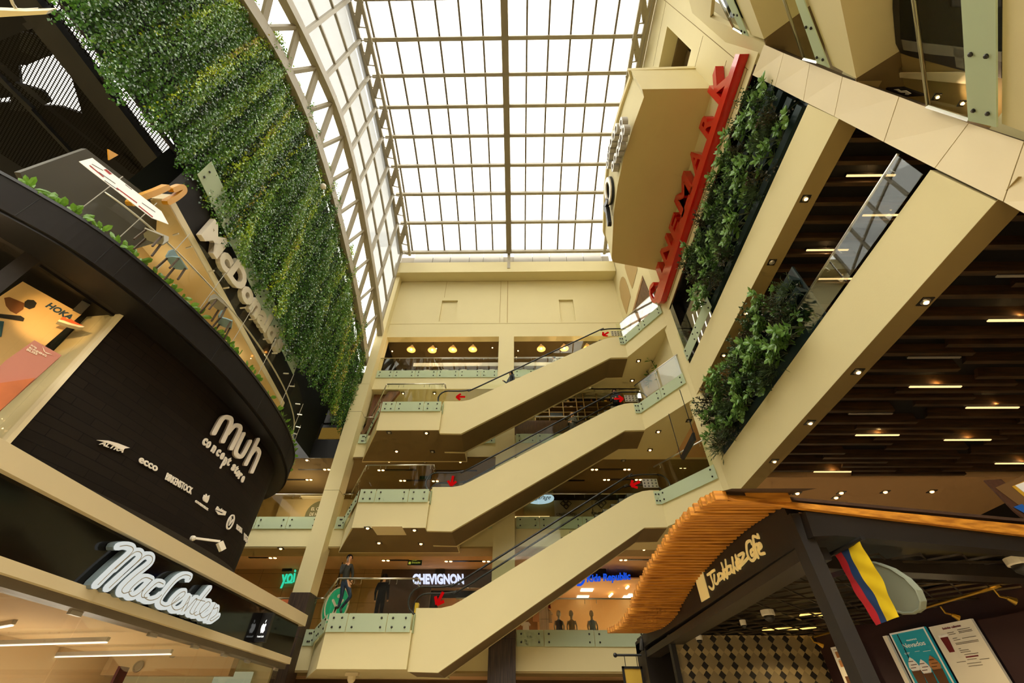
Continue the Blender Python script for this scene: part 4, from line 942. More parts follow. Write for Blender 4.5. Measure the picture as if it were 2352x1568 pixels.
# ---- display window with poster, shoe and stand
IN = V((-1, 0, 0))
def cw(px, py, off=0): 
    p = curve_hit(px, py); return p-cnorm(p)*off
t = thing('display_window', 'large black framed display window in the curved store wall', 'window', cw(150, 700))
b = MB(); q = [(294, 733), (30, 990), (60, 1012), (335, 750)]
b = curved_wall(WALL, jr.z, 7.95, .3, 0, iw+1)
b.build('lintel', BLACK, t)
curved_wall(WALL, 4.48, 4.75, .3, 0, iw+1).build('sill', BLACK, t)
p0 = WALL[iw]; 
MB().plan([(p0.x-.02, p0.y-.05), (p0.x+.03, p0.y-.0), (p0.x-.75, p0.y+.15), (p0.x-.75, p0.y+.02)], 4.7, jr.z).build('jamb', CREAM2, t)
j2 = cw(60, 605); i2 = min(range(len(WALL)), key=lambda i: (WALL[i]-V((j2.x, j2.y, 0))).length)
curved_wall(WALL, 4.7, jr.z+.05, .12, i2-1, i2).build('mullion', BLACK, t)
curved_wall([p-cnorm(p)*.1 for p in WALL], 4.7, jr.z+.03, .01, 0, iw).build('pane', SHOPGLASS, t)
struct('ceiling', MB().plan([(p.x-.2, p.y) for p in WALL[:iw+1]]+[(-12.5, WALL[iw].y+.3), (-14, 1)], jr.z+.02, jr.z+.08), mat('display_ceiling', '#b09468', .8))
struct('wall_left', MB().plan([(-9.4, 7.2), (-11.6, 2.4), (-11.7, 2.4), (-9.5, 7.3)], 4.5, 7.4), DARKVOID)
struct('wall_left', MB().plan([(-8.0, 6.35), (-9.4, 7.2), (-9.4, 7.3), (-8.0, 6.45)], 4.5, 7.4), DARKVOID)
tr = thing('light_track', 'black ceiling light track inside the display window', 'light track', cw(200, 680, .5))
MB().bar(pt(90, 610, Z=jr.z-.03), pt(265, 728, Z=jr.z-.03), .06, .05).build('rail', BLACKP, tr)
hp = pt(196, 697, Z=jr.z-.12); MB().bar(hp+V((0, 0, .05)), hp+V((-.15, .1, -.12)), .14, .14).build('spotlight', BLACKP, tr)
# poster wall: flat board standing inside the window
D0 = V((-9.05, 5.1, 0)); D1 = V((-10.6, 2.9, 0)); DN = V((D0.y-D1.y, -(D0.x-D1.x), 0)).normalized()
def ps(px, py, off=0): return pp(px, py, D0, DN)+DN*off
t = thing('shoe_poster', 'tall warm-lit poster with dark blue lettering in the display window', 'poster', ps(130, 760))
POST, nt, oo = newmat('poster_print'); N = nt.nodes.new; L = nt.links.new
bs = N('ShaderNodeBsdfPrincipled'); bs.inputs['Roughness'].default_value = .6; L(bs.outputs[0], oo.inputs[0]); bs.inputs['Base Color'].default_value = (*srgb('#d8b37a'), 1)
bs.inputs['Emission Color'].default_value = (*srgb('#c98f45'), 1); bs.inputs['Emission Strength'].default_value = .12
MB().prism([ps(x, y) for x, y in [(51, 648), (186, 723), (97, 800), (-30, 905), (-120, 760)]], DN*.03).build('board', POST, t)
BLUE = mat('poster_blue', '#1d3f5c', .6)
sign_text('HOKA', ps(102, 705, .035), ps(158, 737, .035), ps(112, 694, .035), .005, BLUE, t, off=.04, shear=.3, perletter=False, name='lettering')
MB().prism([ps(x, y, .035) for x, y in [(8, 686), (20, 684), (55, 698), (52, 712), (36, 723), (22, 716), (12, 704)]], DN*.004).build('printed_jacket', mat('print_rust', '#7d4a1e', .7), t)
MB().prism([ps(x, y, .036) for x, y in [(55, 695), (62, 690), (76, 691), (83, 698), (78, 708), (66, 712), (54, 706)]], DN*.004).build('printed_cap', mat('print_black', '#171311', .7), t)
MB().prism([ps(x, y, .036) for x, y in [(-10, 722), (46, 727), (55, 733), (52, 740), (-10, 730)]], DN*.004).build('printed_arm', bpy.data.materials['print_black'], t)
MB().prism([ps(x, y, .036) for x, y in [(-30, 735), (8, 740), (2, 775), (-30, 780)]], DN*.004).build('printed_shorts', mat('print_teal', '#2f5a66', .7), t)
lamp = ps(110, 720, 1.0); lamp.z = 7.1
spot(lamp, 55, (1, .62, .25), 70, .04, (ps(125, 740)-lamp))
t = thing('running_shoe', 'orange running shoe floating beside the poster in the display window', 'shoe', cw(160, 745, .35))
sc = pp(160, 748, V((-8.75, 5.1, 0)), DN)
ud = (pp(190, 760, V((-8.75, 5.1, 0)), DN)-pp(132, 744, V((-8.75, 5.1, 0)), DN)); Ls = ud.length; ud.normalize(); zd = V((0, 0, 1))
def sh(u, v, w): return sc+ud*(u-.5)*Ls+zd*v*Ls+DN*w*Ls
for nm, prof, wd, m_ in (('sole', [(0, -.02), (0, .1), (.15, .12), (.5, .08), (.85, .1), (1, .12), (.98, .04), (.85, -.02), (.4, -.04)], .17, mat('shoe_sole', '#d8cdb4', .6)), ('upper', [(.02, .1), (.0, .32), (.1, .36), (.2, .28), (.35, .33), (.6, .24), (.85, .17), (.97, .12), (.5, .08), (.15, .12)], .14, mat('shoe_orange', '#c9521c', .6))):
    MB().prism([sh(u, v, -wd) for u, v in prof], DN*(2*wd*Ls)).build(nm, m_, t)
# pink display stand
t = thing('display_stand', 'pink display block with a cream slogan and bird mark in the store window', 'display stand', V((-8.6, 4.4, 4.8)))
S0 = V((-8.75, 4.3, 0))
def st_(px, py, off=0): return pp(px, py, S0, DN)+DN*off
MB().prism([st_(x, y) for x, y in [(70, 792), (132, 826), (0, 945), (-60, 900), (5, 838)]], DN*.2).build('block', mat('stand_pink', '#b5715c', .6), t)
MB().prism([st_(x, y) for x, y in [(-60, 900), (70, 880), (0, 945), (-40, 980)]], DN*.25).build('front_print', mat('stand_orange', '#b8622c', .6, noise=.3, nscale=3), t)
CR = mat('print_cream', '#f0dcc0', .6)
for i, (w_, a, c, T) in enumerate([('ENTER', (61, 805), (74, 813), (63, 802)), ('RUNNING', (57, 811), (96, 830), (59, 807)), ('BLISS', (51, 815), (75, 826), (54, 811))]):
    sign_text(w_, st_(*a, .205), st_(*c, .205), st_(*T, .205), .004, CR, t, off=.02, perletter=False, name='lettering')
MB().prism([st_(x, y, .206) for x, y in [(88, 806), (94, 819), (110, 825), (96, 822), (91, 817)]], DN*.003).build('bird_mark', CR, t)
point((-9.2, 3.6, 7.0), 26, (1, .7, .4), .1)
# ---- store name and brand names on the tiles
LET = mat('pale_letter', '#efe4d2', .5, emit=.12); LSIDE = mat('letter_return', '#9a8f80', .5)  # plain letters given a slight glow of their own to look brighter
t = thing('store_sign', 'large pale raised letters over a smaller line on the curved black wall', 'sign', cw(530, 1020))
cq = lambda x, y: (180+x/4.611, 930+y/4.611)
for s in ([(1395, 300), (1480, 150), (1540, 130), (1580, 180), (1490, 385)], [(1540, 300), (1600, 230), (1640, 215), (1675, 260), (1580, 460)], [(1710, 305), (1630, 480), (1650, 540), (1700, 530), (1780, 385)], [(1865, 365), (1735, 625)], [(1790, 520), (1840, 460), (1875, 490), (1870, 540), (1800, 705)]):
    P = [cw(*cq(*p), -.03) for p in s]; n = cnorm(P[len(P)//2])
    strokes([P], n, .1, .05, lift=.05).build('letter', LET, t); strokes([P], n, .1, .05).build('letter_return', LSIDE, t)
cc = [(1325, 388), (1363, 420), (1418, 468), (1468, 505), (1510, 540), (1543, 585), (1578, 605), None, (1628, 662), (1655, 692), (1675, 725), (1700, 755), (1728, 785)]
for ch, p in zip('concept store', cc):
    if p is None: continue
    c = cw(*cq(*p), -.02); n = cnorm(c); d = V((-n.y, n.x, 0))
    A = c-d*.06-V((0, 0, .07)); hh = .16 if ch not in 'tp' else .2
    if ch == 'p': A -= V((0, 0, .06))
    sign_text(ch, A, A+d*.12, A+V((0, 0, hh)), .03, LET, t, off=.03)
def brand(body, a, c, T, label, off=.02, shear=0, plate=False):
    off *= .4
    A, B, Tt = cw(*cq(*a), -.02), cw(*cq(*c), -.02), cw(*cq(*T), -.02)
    t = thing('brand_sign', label, 'sign', A)
    sign_text(body, A, B, Tt, .02, LET, t, off=off, shear=shear, perletter=False, name='lettering')
    if plate:
        n = (B-A).cross(Tt-A).normalized(); u = (B-A)*.04; v = (Tt-A)*.3
        MB().prism([A-u-v-n*.01, B+u-v-n*.01, B+u+(Tt-A)+v-n*.01, Tt-u+v-n*.01], n*.015).build('plate', LSIDE, t)
    return t
t = brand('ALTRA', (205, 415), (455, 505), (225, 375), 'pale winged logo with slanted letters, leftmost on the black wall', .03, .3)
q = [cw(*cq(*p), -.02) for p in [(180, 372), (290, 378), (395, 405), (525, 455), (470, 462), (455, 480), (395, 455), (340, 420), (250, 390)]]
MB().prism(q, cnorm(q[0])*.03).build('wing', LET, t)
brand('ecco', (622, 600), (815, 705), (640, 548), 'pale round lower case letters right of the winged logo on the black wall', .05)
brand('BIRKENSTOCK', (905, 785), (1180, 945), (930, 715), 'pale tall condensed capitals in the middle of the black wall logo row', .02, plate=False)
t = brand('GOORIN BROS.', (1222, 1025), (1358, 1118), (1232, 1003), 'small crown emblem over a tiny line of capitals on the black wall', .03)
q = [cw(*cq(*p), -.02) for p in [(1318, 950), (1330, 975), (1338, 940), (1348, 968), (1372, 955), (1362, 1000), (1345, 1035), (1310, 1010), (1305, 985)]]
MB().prism(q, cnorm(q[0])*.03).build('crown', LET, t)
t = brand('Blundstone', (1440, 1105), (1545, 1150), (1455, 1070), 'small script logo with a wedge underline on the black wall', .02, .2)
q = [cw(*cq(*p), -.02) for p in [(1440, 1115), (1500, 1145), (1550, 1140), (1540, 1168), (1470, 1160)]]
MB().prism(q, cnorm(q[0])*.02).build('underline_shape', LET, t)
t = thing('brand_sign', 'small oval ring emblem right of the script logo on the black wall', 'sign', cw(*cq(1597, 1235)))
c0 = cw(*cq(1597, 1237), -.02); n = cnorm(c0); d = V((-n.y, n.x, 0))
strokes([[c0+d*.13*math.cos(a)+V((0, 0, .17*math.sin(a))) for a in np.linspace(0, 2*PI, 16)]], n, .03, .03, k=2).build('ring', LET, t)
strokes([[c0+d*(-.06)+V((0, 0, .08)), c0+V((0, 0, -.08)), c0+d*.06+V((0, 0, .08))]], n, .03, .03, k=1).build('mark', LET, t)
brand('HOKA', (1660, 1310), (1718, 1358), (1668, 1258), 'small pale capitals right of the oval ring emblem on the black wall', .04)
brand('UGG', (1748, 1420), (1785, 1460), (1752, 1350), 'small pale three letter logo at the right end of the wall logos', .03)
t = thing('wall_camera', 'white camera on a horizontal wall arm low on the curved black wall', 'camera', cw(440, 1235))
a = cw(440, 1236); n = cnorm(a); e = pt(505, 1243, X=a.x+.45)
MB().lathe([(.06, 0), (.06, .05), (.03, .1)], a, 10, axis=n).build('wall_mount', WHITE, t)
MB().bar(a+n*.1, e, .045, .045).build('arm', WHITE, t)
MB().bar(e+V((0, 0, -.02)), e+V((.08, .12, -.16)), .12, .11).build('camera_body', WHITE, t)
# ---- deck glass, plants and the burger restaurant behind
GL = [p-cnorm(p, DECK)*.22 for p in DECK]
t = thing('deck_balustrade', 'curved glass balustrade of tall panes along the restaurant deck', 'balustrade', (-7.2, 9, 8.6))
i0 = min(range(len(GL)), key=lambda i: (GL[i]-V((-8.35, 4.2, 0))).length)
step = 5
for i in range(i0, len(GL)-6, step):
    b = MB()
    for j in range(i, min(i+step, len(GL)-1)):
        a, c = GL[j], GL[j+1]
        if j == i+step-1: c = a.lerp(c, .97)
        b.quad(a+V((0, 0, 8.6)), c+V((0, 0, 8.6)), c+V((0, 0, 10.25)), a+V((0, 0, 10.25)))
    g = b.build('glass_panel', GLASS, t)
    for a in (GL[i+1], GL[min(i+step-1, len(GL)-1)]):
        MB().bar(a+V((.02, 0, 10.0)), a+V((.02, 0, 10.0))-cnorm(a, DECK)*.16, .03, .03).build('clamp', STEEL, g)
    MB().bar(GL[i]+V((0, 0, 8.6)), GL[i]+V((0, 0, 10.25)), .012, .012).build('pane_edge', GREYL, g)
RA = [p-cnorm(p, DECK)*.16+V((0, 0, 9.75)) for p in GL[i0:-6]]
MB().tube(RA, .022, 6).build('handrail', STEEL, t, True)
t = thing('notice_strip', 'long white printed strip fixed to the deck glass, red and black lettering', 'notice', GL[i0]+V((0, 0, 9.6)))
cz = lambda x, y: (x/5.2275, 300+y/5.2275)
XN = V((-7.75, 4.6, 0)); NN = cnorm(V((-7.9, 4.5, 0)), DECK)
def ns(x, y, o_=0): return pp(*cz(x, y), XN, NN)+NN*o_
MB().prism([ns(*p) for p in [(945, 372), (1105, 330), (1700, 790), (1935, 970), (2020, 1125), (1820, 1050), (1080, 480)]], NN*.012).build('strip', mat('printed_film', '#eceae4', .5, emit=.3), t)  # self-glow added so the unlit strip reads brighter
MB().prism([ns(x, y, .014) for x, y in [(1240, 470), (1270, 465), (1340, 522), (1310, 530)]], NN*.003).build('red_block', mat('print_red', '#a5241e', .5), t)
b = MB()
for (x0, y0), (x1, y1) in (((1395, 690), (1640, 870)), ((1660, 905), (1830, 1040)), ((1070, 420), (1240, 560))): b.bar(ns(x0, y0, .015), ns(x1, y1, .015), .025, .004, up=NN)
b.build('red_rule', bpy.data.materials['print_red'], t)
b = MB()
for (x0, y0), (x1, y1) in (((1100, 405), (1230, 480)), ((1180, 500), (1380, 640)), ((1250, 600), (1420, 720)), ((1500, 650), (1580, 710)), ((1700, 870), (1860, 980))): b.bar(ns(x0, y0, .015), ns(x1, y1, .015), .012, .004, up=NN)
b.build('black_print', mat('print_dark', '#3d3a38', .5), t)
random.seed(5); kk = 0
for i in range(i0-5, len(DECK)-9):
    if random.random() < .1: continue
    p = DECK[i]-cnorm(DECK[i], DECK)*.1+V((0, 0, 8.6)); kk += 1
    tp = thing('edge_plant', 'bright green fleshy-leaved plant on the deck edge, %s from the left' % ORD[kk-1], 'plant', p, 'plants along the deck edge')
    lf = MB(); st = MB(); n = cnorm(DECK[i], DECK)
    for j in range(random.choice((3, 4, 5))):
        d = rdir((n.x*.6, n.y*.6+random.uniform(-.4, .4), .8), .3); q = p+d*random.uniform(.03, .1); st.tube([p-V((0, 0, .03)), q], .008, 4)
        leaf(lf, q, rdir(d, .4), n, random.uniform(.13, .22), random.uniform(.08, .11), .35)
    DL = DL if 'DL' in globals() else leafmat('deck_leaf', col='#6fa032', rough=.3, tr=.4)
    st.build('stem', STEM, tp); lf.build('foliage', DL, tp)
# restaurant front
FA = V((-8.66, 5.6, 0)); FB = V((-9.4, 13.8, 0)); FD = (FB-FA).normalized(); FN = V((FD.y, -FD.x, 0))
A0 = FA-FD*.3; B0 = FB+FD*.6
t = thing('burger_restaurant_front', 'restaurant bulkhead with dark grey fascia over a cream lower edge behind the deck', 'shop front', A0+V((0, 0, 11.4)))
MB().prism([A0+V((0, 0, 11.55)), B0+V((0, 0, 11.55)), B0+V((0, 0, 12.62)), A0+V((0, 0, 12.62))], -FN*.3).build('fascia', DGREY, t)
MB().prism([A0+V((0, 0, 11.32)), B0+V((0, 0, 11.32)), B0+V((0, 0, 11.55)), A0+V((0, 0, 11.55))], -FN*.35).build('lower_edge', CREAM2, t)
def fs(px, py, off=0): return pp(px, py, FA, FN)+FN*off
t = thing('restaurant_sign', "thick white letters on the dark grey restaurant fascia below the vines", 'sign', fs(540, 650))
sg = [('M', (452, 533), (483, 573), (475, 503)), ('c', (485, 577), (503, 603), (505, 560)), ('D', (503, 612), (532, 652), (535, 588)), ('o', (532, 655), (553, 684), (552, 634)), ('n', (555, 688), (575, 712), (570, 668)), ('a', (578, 716), (592, 737), (592, 700)), ('l', (594, 738), (599, 745), (612, 722)), ('d', (602, 750), (617, 772), (625, 745)), ("'", (622, 760), (626, 766), (632, 752)), ('s', (618, 782), (631, 806), (636, 770))]
SGS = mat('restaurant_letter_side', '#a89f8c', .5)
MA, MBb = fs(450, 536), fs(632, 812); mt_ = fs(474, 505)
for o_ in sign_text("McDonald's", MA+FN*.02, MBb+FN*.02, MA+V((0, 0, .78))+FN*.02, .14, WHITE, t, off=.045): pass
# interior of the restaurant: beige wall with arches, soffit
struct('ceiling', MB().plan([(A0.x, A0.y), (B0.x, B0.y), (-13, 14.4), (-13, 5.4)], 11.3, 11.34), mat('restaurant_soffit', '#d9bd86', .8))
RW = mat('restaurant_wall', '#c9ad7a', .8)
struct('wall_left', MB().prism([V((-10.3, 4.5, 8.6)), V((-10.9, 14.4, 8.6)), V((-10.9, 14.4, 11.3)), V((-10.3, 4.5, 11.3))], (-.1, 0, 0)), RW)
RN = V((9.9, -.6, 0)).normalized(); RP = V((-10.28, 4.5, 0))
def rw(px, py, off=.02): return pp(px, py, RP, RN)+RN*off
for i, (q, mm) in enumerate([([(300, 545), (335, 525), (375, 530), (400, 545), (418, 560), (410, 580), (360, 600), (310, 590)], NICHE), ([(428, 655), (432, 640), (446, 640), (458, 655), (455, 672), (436, 684), (420, 672)], mat('arch_brown', '#6b4a2a', .8)), ([(585, 832), (600, 838), (606, 850), (603, 870), (590, 870), (575, 850)], NICHE)]):
    tag(MB().prism([rw(*p) for p in q], RN*.01).build('wall_arch', mm), 'rounded arch shape on the beige restaurant wall, %s from the left' % ORD[i], 'arch')
CHG = mat('chair_grey_shell', '#8f8a78', .5); CHB = mat('chair_blue_shell', '#7f9aa0', .5); CHW = mat('chair_wood_leg', '#4a3a26', .6)
def chair(px, py, m_, lab, rz):
    p = pt(px, py, Z=8.95); p.z = 8.6
    t = thing('terrace_chair', lab, 'chair', p, None)
    R_ = Matrix.Rotation(rz, 3, 'Z')
    def q(x, y, z): return p+R_ @ V((x*.72, y*.72, z*.8))
    b = MB(); b.prism([q(x, y, .44) for x, y in [(-.22, -.2), (.22, -.2), (.24, .0), (.2, .2), (-.2, .2), (-.24, 0)]], (0, 0, .03)); b.build('seat', m_, t)
    b = MB(); b.prism([q(x, .2+.05*abs(x), z) for x, z in [(-.2, .5), (.2, .5), (.24, .7), (.18, .84), (-.18, .84), (-.24, .7)]], R_ @ V((0, .03, 0))); b.build('backrest', m_, t)
    for x in (-.18, .18):
        for y in (-.16, .17): MB().bar(q(x*1.15, y*1.15, 0), q(x, y, .45), .03, .03).build('leg', CHW, t)
chair(500, 700, CHG, 'grey terrace chair with dark legs near the middle of the deck', 1.2)
chair(517, 742, CHB, 'pale blue terrace chair beside the grey one on the deck', 2.1)
chair(352, 545, CHG, 'grey terrace chair behind the white printed strip', .6)
chair(405, 605, CHB, 'pale terrace chair left of the brown wall arch', 1.6)
point((-9.6, 7, 10.6), 12, (1, .84, .62), .2); point((-10, 11, 10.9), 12, (1, .84, .62), .2); point((-9.6, 4.9, 10.4), 6, (1, .84, .62), .2)
# dark kiosk interior at the left of the restaurant with a yellow arch
t = thing('arch_emblem', 'glossy yellow curved arch emblem at the left end of the restaurant front', 'emblem', fs(390, 450))
YEL = mat('arch_yellow', '#d99a1e', .35)
ca_ = lambda x, y: (x/2.614, y/2.614)
strokes([[fs(*ca_(*p), .1) for p in [(735, 1215), (800, 1180), (880, 1150), (950, 1120)]], [fs(*ca_(*p), .1) for p in [(955, 1210), (1010, 1180), (1055, 1140), (1040, 1118), (990, 1135)]]], FN, .13, .14).build('arch_stroke', YEL, t)
tag(MB().prism([fs(*p, .05) for p in [(240, 342), (263, 355), (242, 367)]], FN*.03).build('triangular_sign', YEL), 'small yellow triangular sign behind the deck glass', 'sign')
struct('wall_left', MB().prism([fs(*p, -.4) for p in [(100, 400), (245, 345), (400, 470), (395, 560), (300, 590), (150, 520)]], -FN*.1), mat('kiosk_grey', '#454136', .7))
# glass strip of the floor above the fascia
t = thing('glass_balustrade', 'greenish frosted glass strip above the restaurant fascia under the vines', 'balustrade', A0+V((0, 0, 12.65)))
for i in range(6):
    a = A0+FD*(i*1.45+.02)+FN*.08; c = A0+FD*(i*1.45+1.43)+FN*.08
    g = MB().prism([a+V((0, 0, 12.66)), c+V((0, 0, 12.66)), c+V((0, 0, 13.45)), a+V((0, 0, 13.45))], FN*.015).build('frosted_panel', FROST, t)
    for q in (a.lerp(c, .12), a.lerp(c, .88)):
        for z in (12.85, 13.15): MB().lathe([(.03, 0), (.034, .02), (.02, .035)], q+FN*.015+V((0, 0, z)), 8, axis=FN).build('bolt', DSTEEL, g)
# ---- black steel frame with mesh panels, upper left
ZB = 14.0
t = thing('steel_canopy_frame', 'black steel beams of the mesh canopy at upper left in front of the vines', 'frame', (-10.5, 4, ZB))
def zb(px, py): return pt(px, py, Z=ZB)
MB().bar(zb(20, -60), zb(402, 432), .62, .3).build('main_beam', BLACKP, t)
MB().bar(zb(120, -20), zb(425, 375), .07, .12).build('edge_beam', BLACKP, t)
MB().bar(zb(-30, 150), zb(75, 250), .12, .12).build('rear_beam', BLACKP, t)
MB().bar(zb(-60, 110), zb(210, 400), .1, .12).build('rear_beam', BLACKP, t)
for a, c in (((205, 192), (278, 172)), ((62, 60), (140, 30)), ((375, 385), (455, 372))): MB().bar(zb(*a), zb(*c), .12, .14).build('cross_beam', BLACKP, t)
MESH, nt, oo = newmat('wire_mesh'); N = nt.nodes.new; L = nt.links.new
tcn = N('ShaderNodeTexCoord'); m1 = N('ShaderNodeMapping'); m1.inputs['Scale'].default_value = (15, 15, 15); m1.inputs['Rotation'].default_value = (0, 0, .6); L(tcn.outputs['Object'], m1.inputs[0])
sx_ = N('ShaderNodeSeparateXYZ'); L(m1.outputs[0], sx_.inputs[0])
def tri_(sock):
    f = N('ShaderNodeMath'); f.operation = 'FRACT'; L(sock, f.inputs[0]); g = N('ShaderNodeMath'); g.operation = 'LESS_THAN'; g.inputs[1].default_value = .36; L(f.outputs[0], g.inputs[0]); return g
ga, gb = tri_(sx_.outputs['X']), tri_(sx_.outputs['Y']); mxx = N('ShaderNodeMath'); mxx.operation = 'MAXIMUM'; L(ga.outputs[0], mxx.inputs[0]); L(gb.outputs[0], mxx.inputs[1])
tb_ = N('ShaderNodeBsdfTransparent'); db = N('ShaderNodeBsdfDiffuse'); db.inputs[0].default_value = (.012, .011, .009, 1); ms = N('ShaderNodeMixShader')
L(mxx.outputs[0], ms.inputs[0]); L(tb_.outputs[0], ms.inputs[1]); L(db.outputs[0], ms.inputs[2]); L(ms.outputs[0], oo.inputs[0])
for q in ([(80, 60), (230, 230), (400, 420), (300, 400), (130, 260), (-40, 110)], [(-40, 130), (140, 280), (250, 360), (100, 420), (-40, 330)], [(60, 0), (230, 190), (405, 400), (440, 380), (300, 230), (110, -20)]):
    MB().quad(*[zb(*p)+V((0, 0, .05)) for p in q]).build('mesh_panel', MESH, t)
def zc(px, py): return pt(px, py, Z=15.6)
b = MB()
for q in ([(-120, -100), (40, -90), (150, 60), (120, 125), (60, 150), (-120, 140)], [(-120, 140), (42, 150), (50, 220), (-120, 240)], [(-120, 238), (40, 235), (140, 245), (190, 262), (330, 390), (400, 450), (330, 560), (-120, 560)], [(150, 130), (175, 140), (235, 225), (330, 330), (420, 440), (330, 400), (190, 265)]):
    b.prism([zc(*p) for p in q], (0, 0, .1))
struct('ceiling', b, mat('sky_block_sheet', '#120d08', .9))  # dark sheets added to block the sky, with a gap for a bright patch
for i, (q) in enumerate([[(-20, 95), (40, 105), (62, 130), (55, 152), (30, 158), (-20, 140)], [(-30, 215), (40, 235), (60, 262), (10, 285), (-40, 280)]]):
    tag(MB().prism([zb(*p)+V((0, 0, .9)) for p in q], (0, 0, .1)).build('ceiling_disc', BLACKP), 'black rounded panel above the mesh canopy, %s from the top' % ORD[i], 'panel')
tag(MB().prism([pt(x, y, Z=12.5) for x, y in [(-40, 22), (60, 26), (112, 24), (105, 33), (-40, 42)]], (0, 0, .25)).build('balcony_edge', CREAM2), 'pale balcony edge in the extreme upper left corner', 'balcony')
t = thing('corner_handrail', 'bent steel handrail on the upper left corner balcony', 'handrail', pt(30, 15, Z=12.8))
MB().tube([pt(x, y, Z=12.75) for x, y in [(22, -10), (30, 10), (40, 24)]], .03, 6).build('rail', STEEL, t); MB().tube([pt(x, y, Z=12.75) for x, y in [(40, 24), (52, 22), (90, 20)]], .02, 6).build('lower_rail', STEEL, t)
# timber-black gallery left of the tall column
t = thing('black_gallery_front', 'black clad gallery front with a row of ochre windows left of the column', 'shop front', (-11, YB, 12))
MB().box(-16, -8.6, YB-.05, YB-.005, 11.38, 12.38).build('lower_cladding', BLACKP, t)
MB().box(-16, -8.6, YB+.4, YB+.6, 12.3, 16.4).build('rear_cladding', mat('black_rear', '#0d0c0a', .8), t)
MB().box(-16, -8.6, YB, YB+.1, 13.3, 13.36).build('rail', BLACKG, t)
for i in range(5):
    x = -9.9-i*1.15
    f = MB().box(x-.06, x, YB-.05, YB-.005, 12.38, 13.3).build('post', BLACKP, t)
    MB().box(x+.02, x+1.05, YB-.03, YB-.01, 12.44, 13.05).build('ochre_pane', emat('ochre_glow', '#8f6f2e', .55) if i == 0 else bpy.data.materials['ochre_glow'], t)
point((-12.5, 17, 15.5), 6, (1, .5, .2))
# ------------------------------------------------------------------ coffee kiosk, lower right
XK = 2.65
KBLK = mat('kiosk_black', '#1f1a16', .5, noise=.15)
prof = [(3.72, 3.16), (4.1, 3.27), (4.55, 3.34), (5.27, 3.39), (6.2, 3.38), (7.05, 3.33), (7.88, 3.22), (8.45, 3.12), (9.4, 3.1), (10.6, 3.2)]
PR = smooth_path([(0, y, z) for y, z in prof], 8)
t = thing('slatted_canopy', 'wave shaped canopy of many pine slats around the coffee kiosk corner', 'canopy', (2.2, 6.5, 3.3))
acc = 0; last = PR[0]; n_ = 0
for p in PR[1:]:
    acc += (p-last).length
    last = p
    if acc >= .074 and n_ < 99:
        acc = 0; n_ += 1
        x0 = 1.83+.012*math.sin(n_*2.3); x1 = min(XK-.005, 1.9+max(0, p.y-3.93)/.13*.75)
        if x1 < x0+.1: continue
        MB().bar((x0, p.y, p.z+.03), (x1, p.y, p.z+.03), .045, .085).build('slat', FWOOD, t)
b = MB()
for a, c in zip(PR, PR[1:]): b.quad((1.9, a.y, a.z+.075), (XK, a.y, a.z+.075), (XK, c.y, c.z+.075), (1.9, c.y, c.z+.075))
b.build('backing_sheet', mat('slat_backing', '#3d2510', .8), t)
KP = V((2.7, 4.08, 0)); KN = V((.16, -1, 0)).normalized()
def kf(px, py, off=0): return pp(px, py, KP, KN)+KN*off
A = kf(1660, 1137); B = kf(2440, 1209)
MB().prism([kf(1660, 1137), kf(2900, 1258), kf(2900, 1296), kf(1850, 1167), kf(1690, 1146)], -KN*.05).build('front_board', FWOOD, t)
b = MB(); b.prism([A+V((0, .03, .03)), B+V((0, .03, .03)), B+V((0, .9, .05)), V((2.7, 4.6, 3.42))], (0, 0, .03)); b.build('front_sheet', bpy.data.materials['slat_backing'], t)
t = thing('kiosk_frame', 'black corner post and beams framing the coffee kiosk', 'kiosk', (2.75, 4.4, 0))
MB().box(2.62, 2.75, 4.2, 4.36, 0, 3.2).build('corner_post', KBLK, t)
q = [V((XK, p.y, p.z+.06)) for p in PR if p.y > 4.3]
lo_ = [pt(1480, 1465, X=XK), pt(1845, 1245, X=XK)]
MB().prism(q+[V((XK, 11.9, 3.2)), V((XK, 11.9, 2.95)), V((XK, 10.9, 3.02)), V((XK, 4.3, 2.95))], (.12, 0, 0)).build('name_board', KBLK, t)
MB().box(XK+.02, XK+.3, 4.4, 11.4, 2.84, 2.95).build('lower_beam', mat('kiosk_beam', '#2c2620', .4), t)
C0 = V((2.8, 4.2, 0)); C1 = V((7.2, 4.9, 0)); b = MB(); b.prism([kf(1855, 1170, -.04), kf(2900, 1290, -.04), kf(2900, 1310, -.04), kf(2352, 1262, -.04), kf(1925, 1226, -.04), kf(1875, 1228, -.04)], -KN*.14); b.build('front_beam', KBLK, t)
b = MB(); b.prism([C0+V((0, .5, 2.86)), C1+V((0, .5, 2.86)), C1+V((0, .5, 2.98)), C0+V((0, .5, 2.98))], (0, .2, 0)); b.build('inner_beam', bpy.data.materials['kiosk_beam'], t)
MB().box(XK, 3.2, 11.1, 11.9, 0, 3.15).build('far_post', KBLK, t)
MB().box(XK+.1, 7.5, 4.6, 12, 3.22, 3.3).build('roof_panel', BLACKP, t)
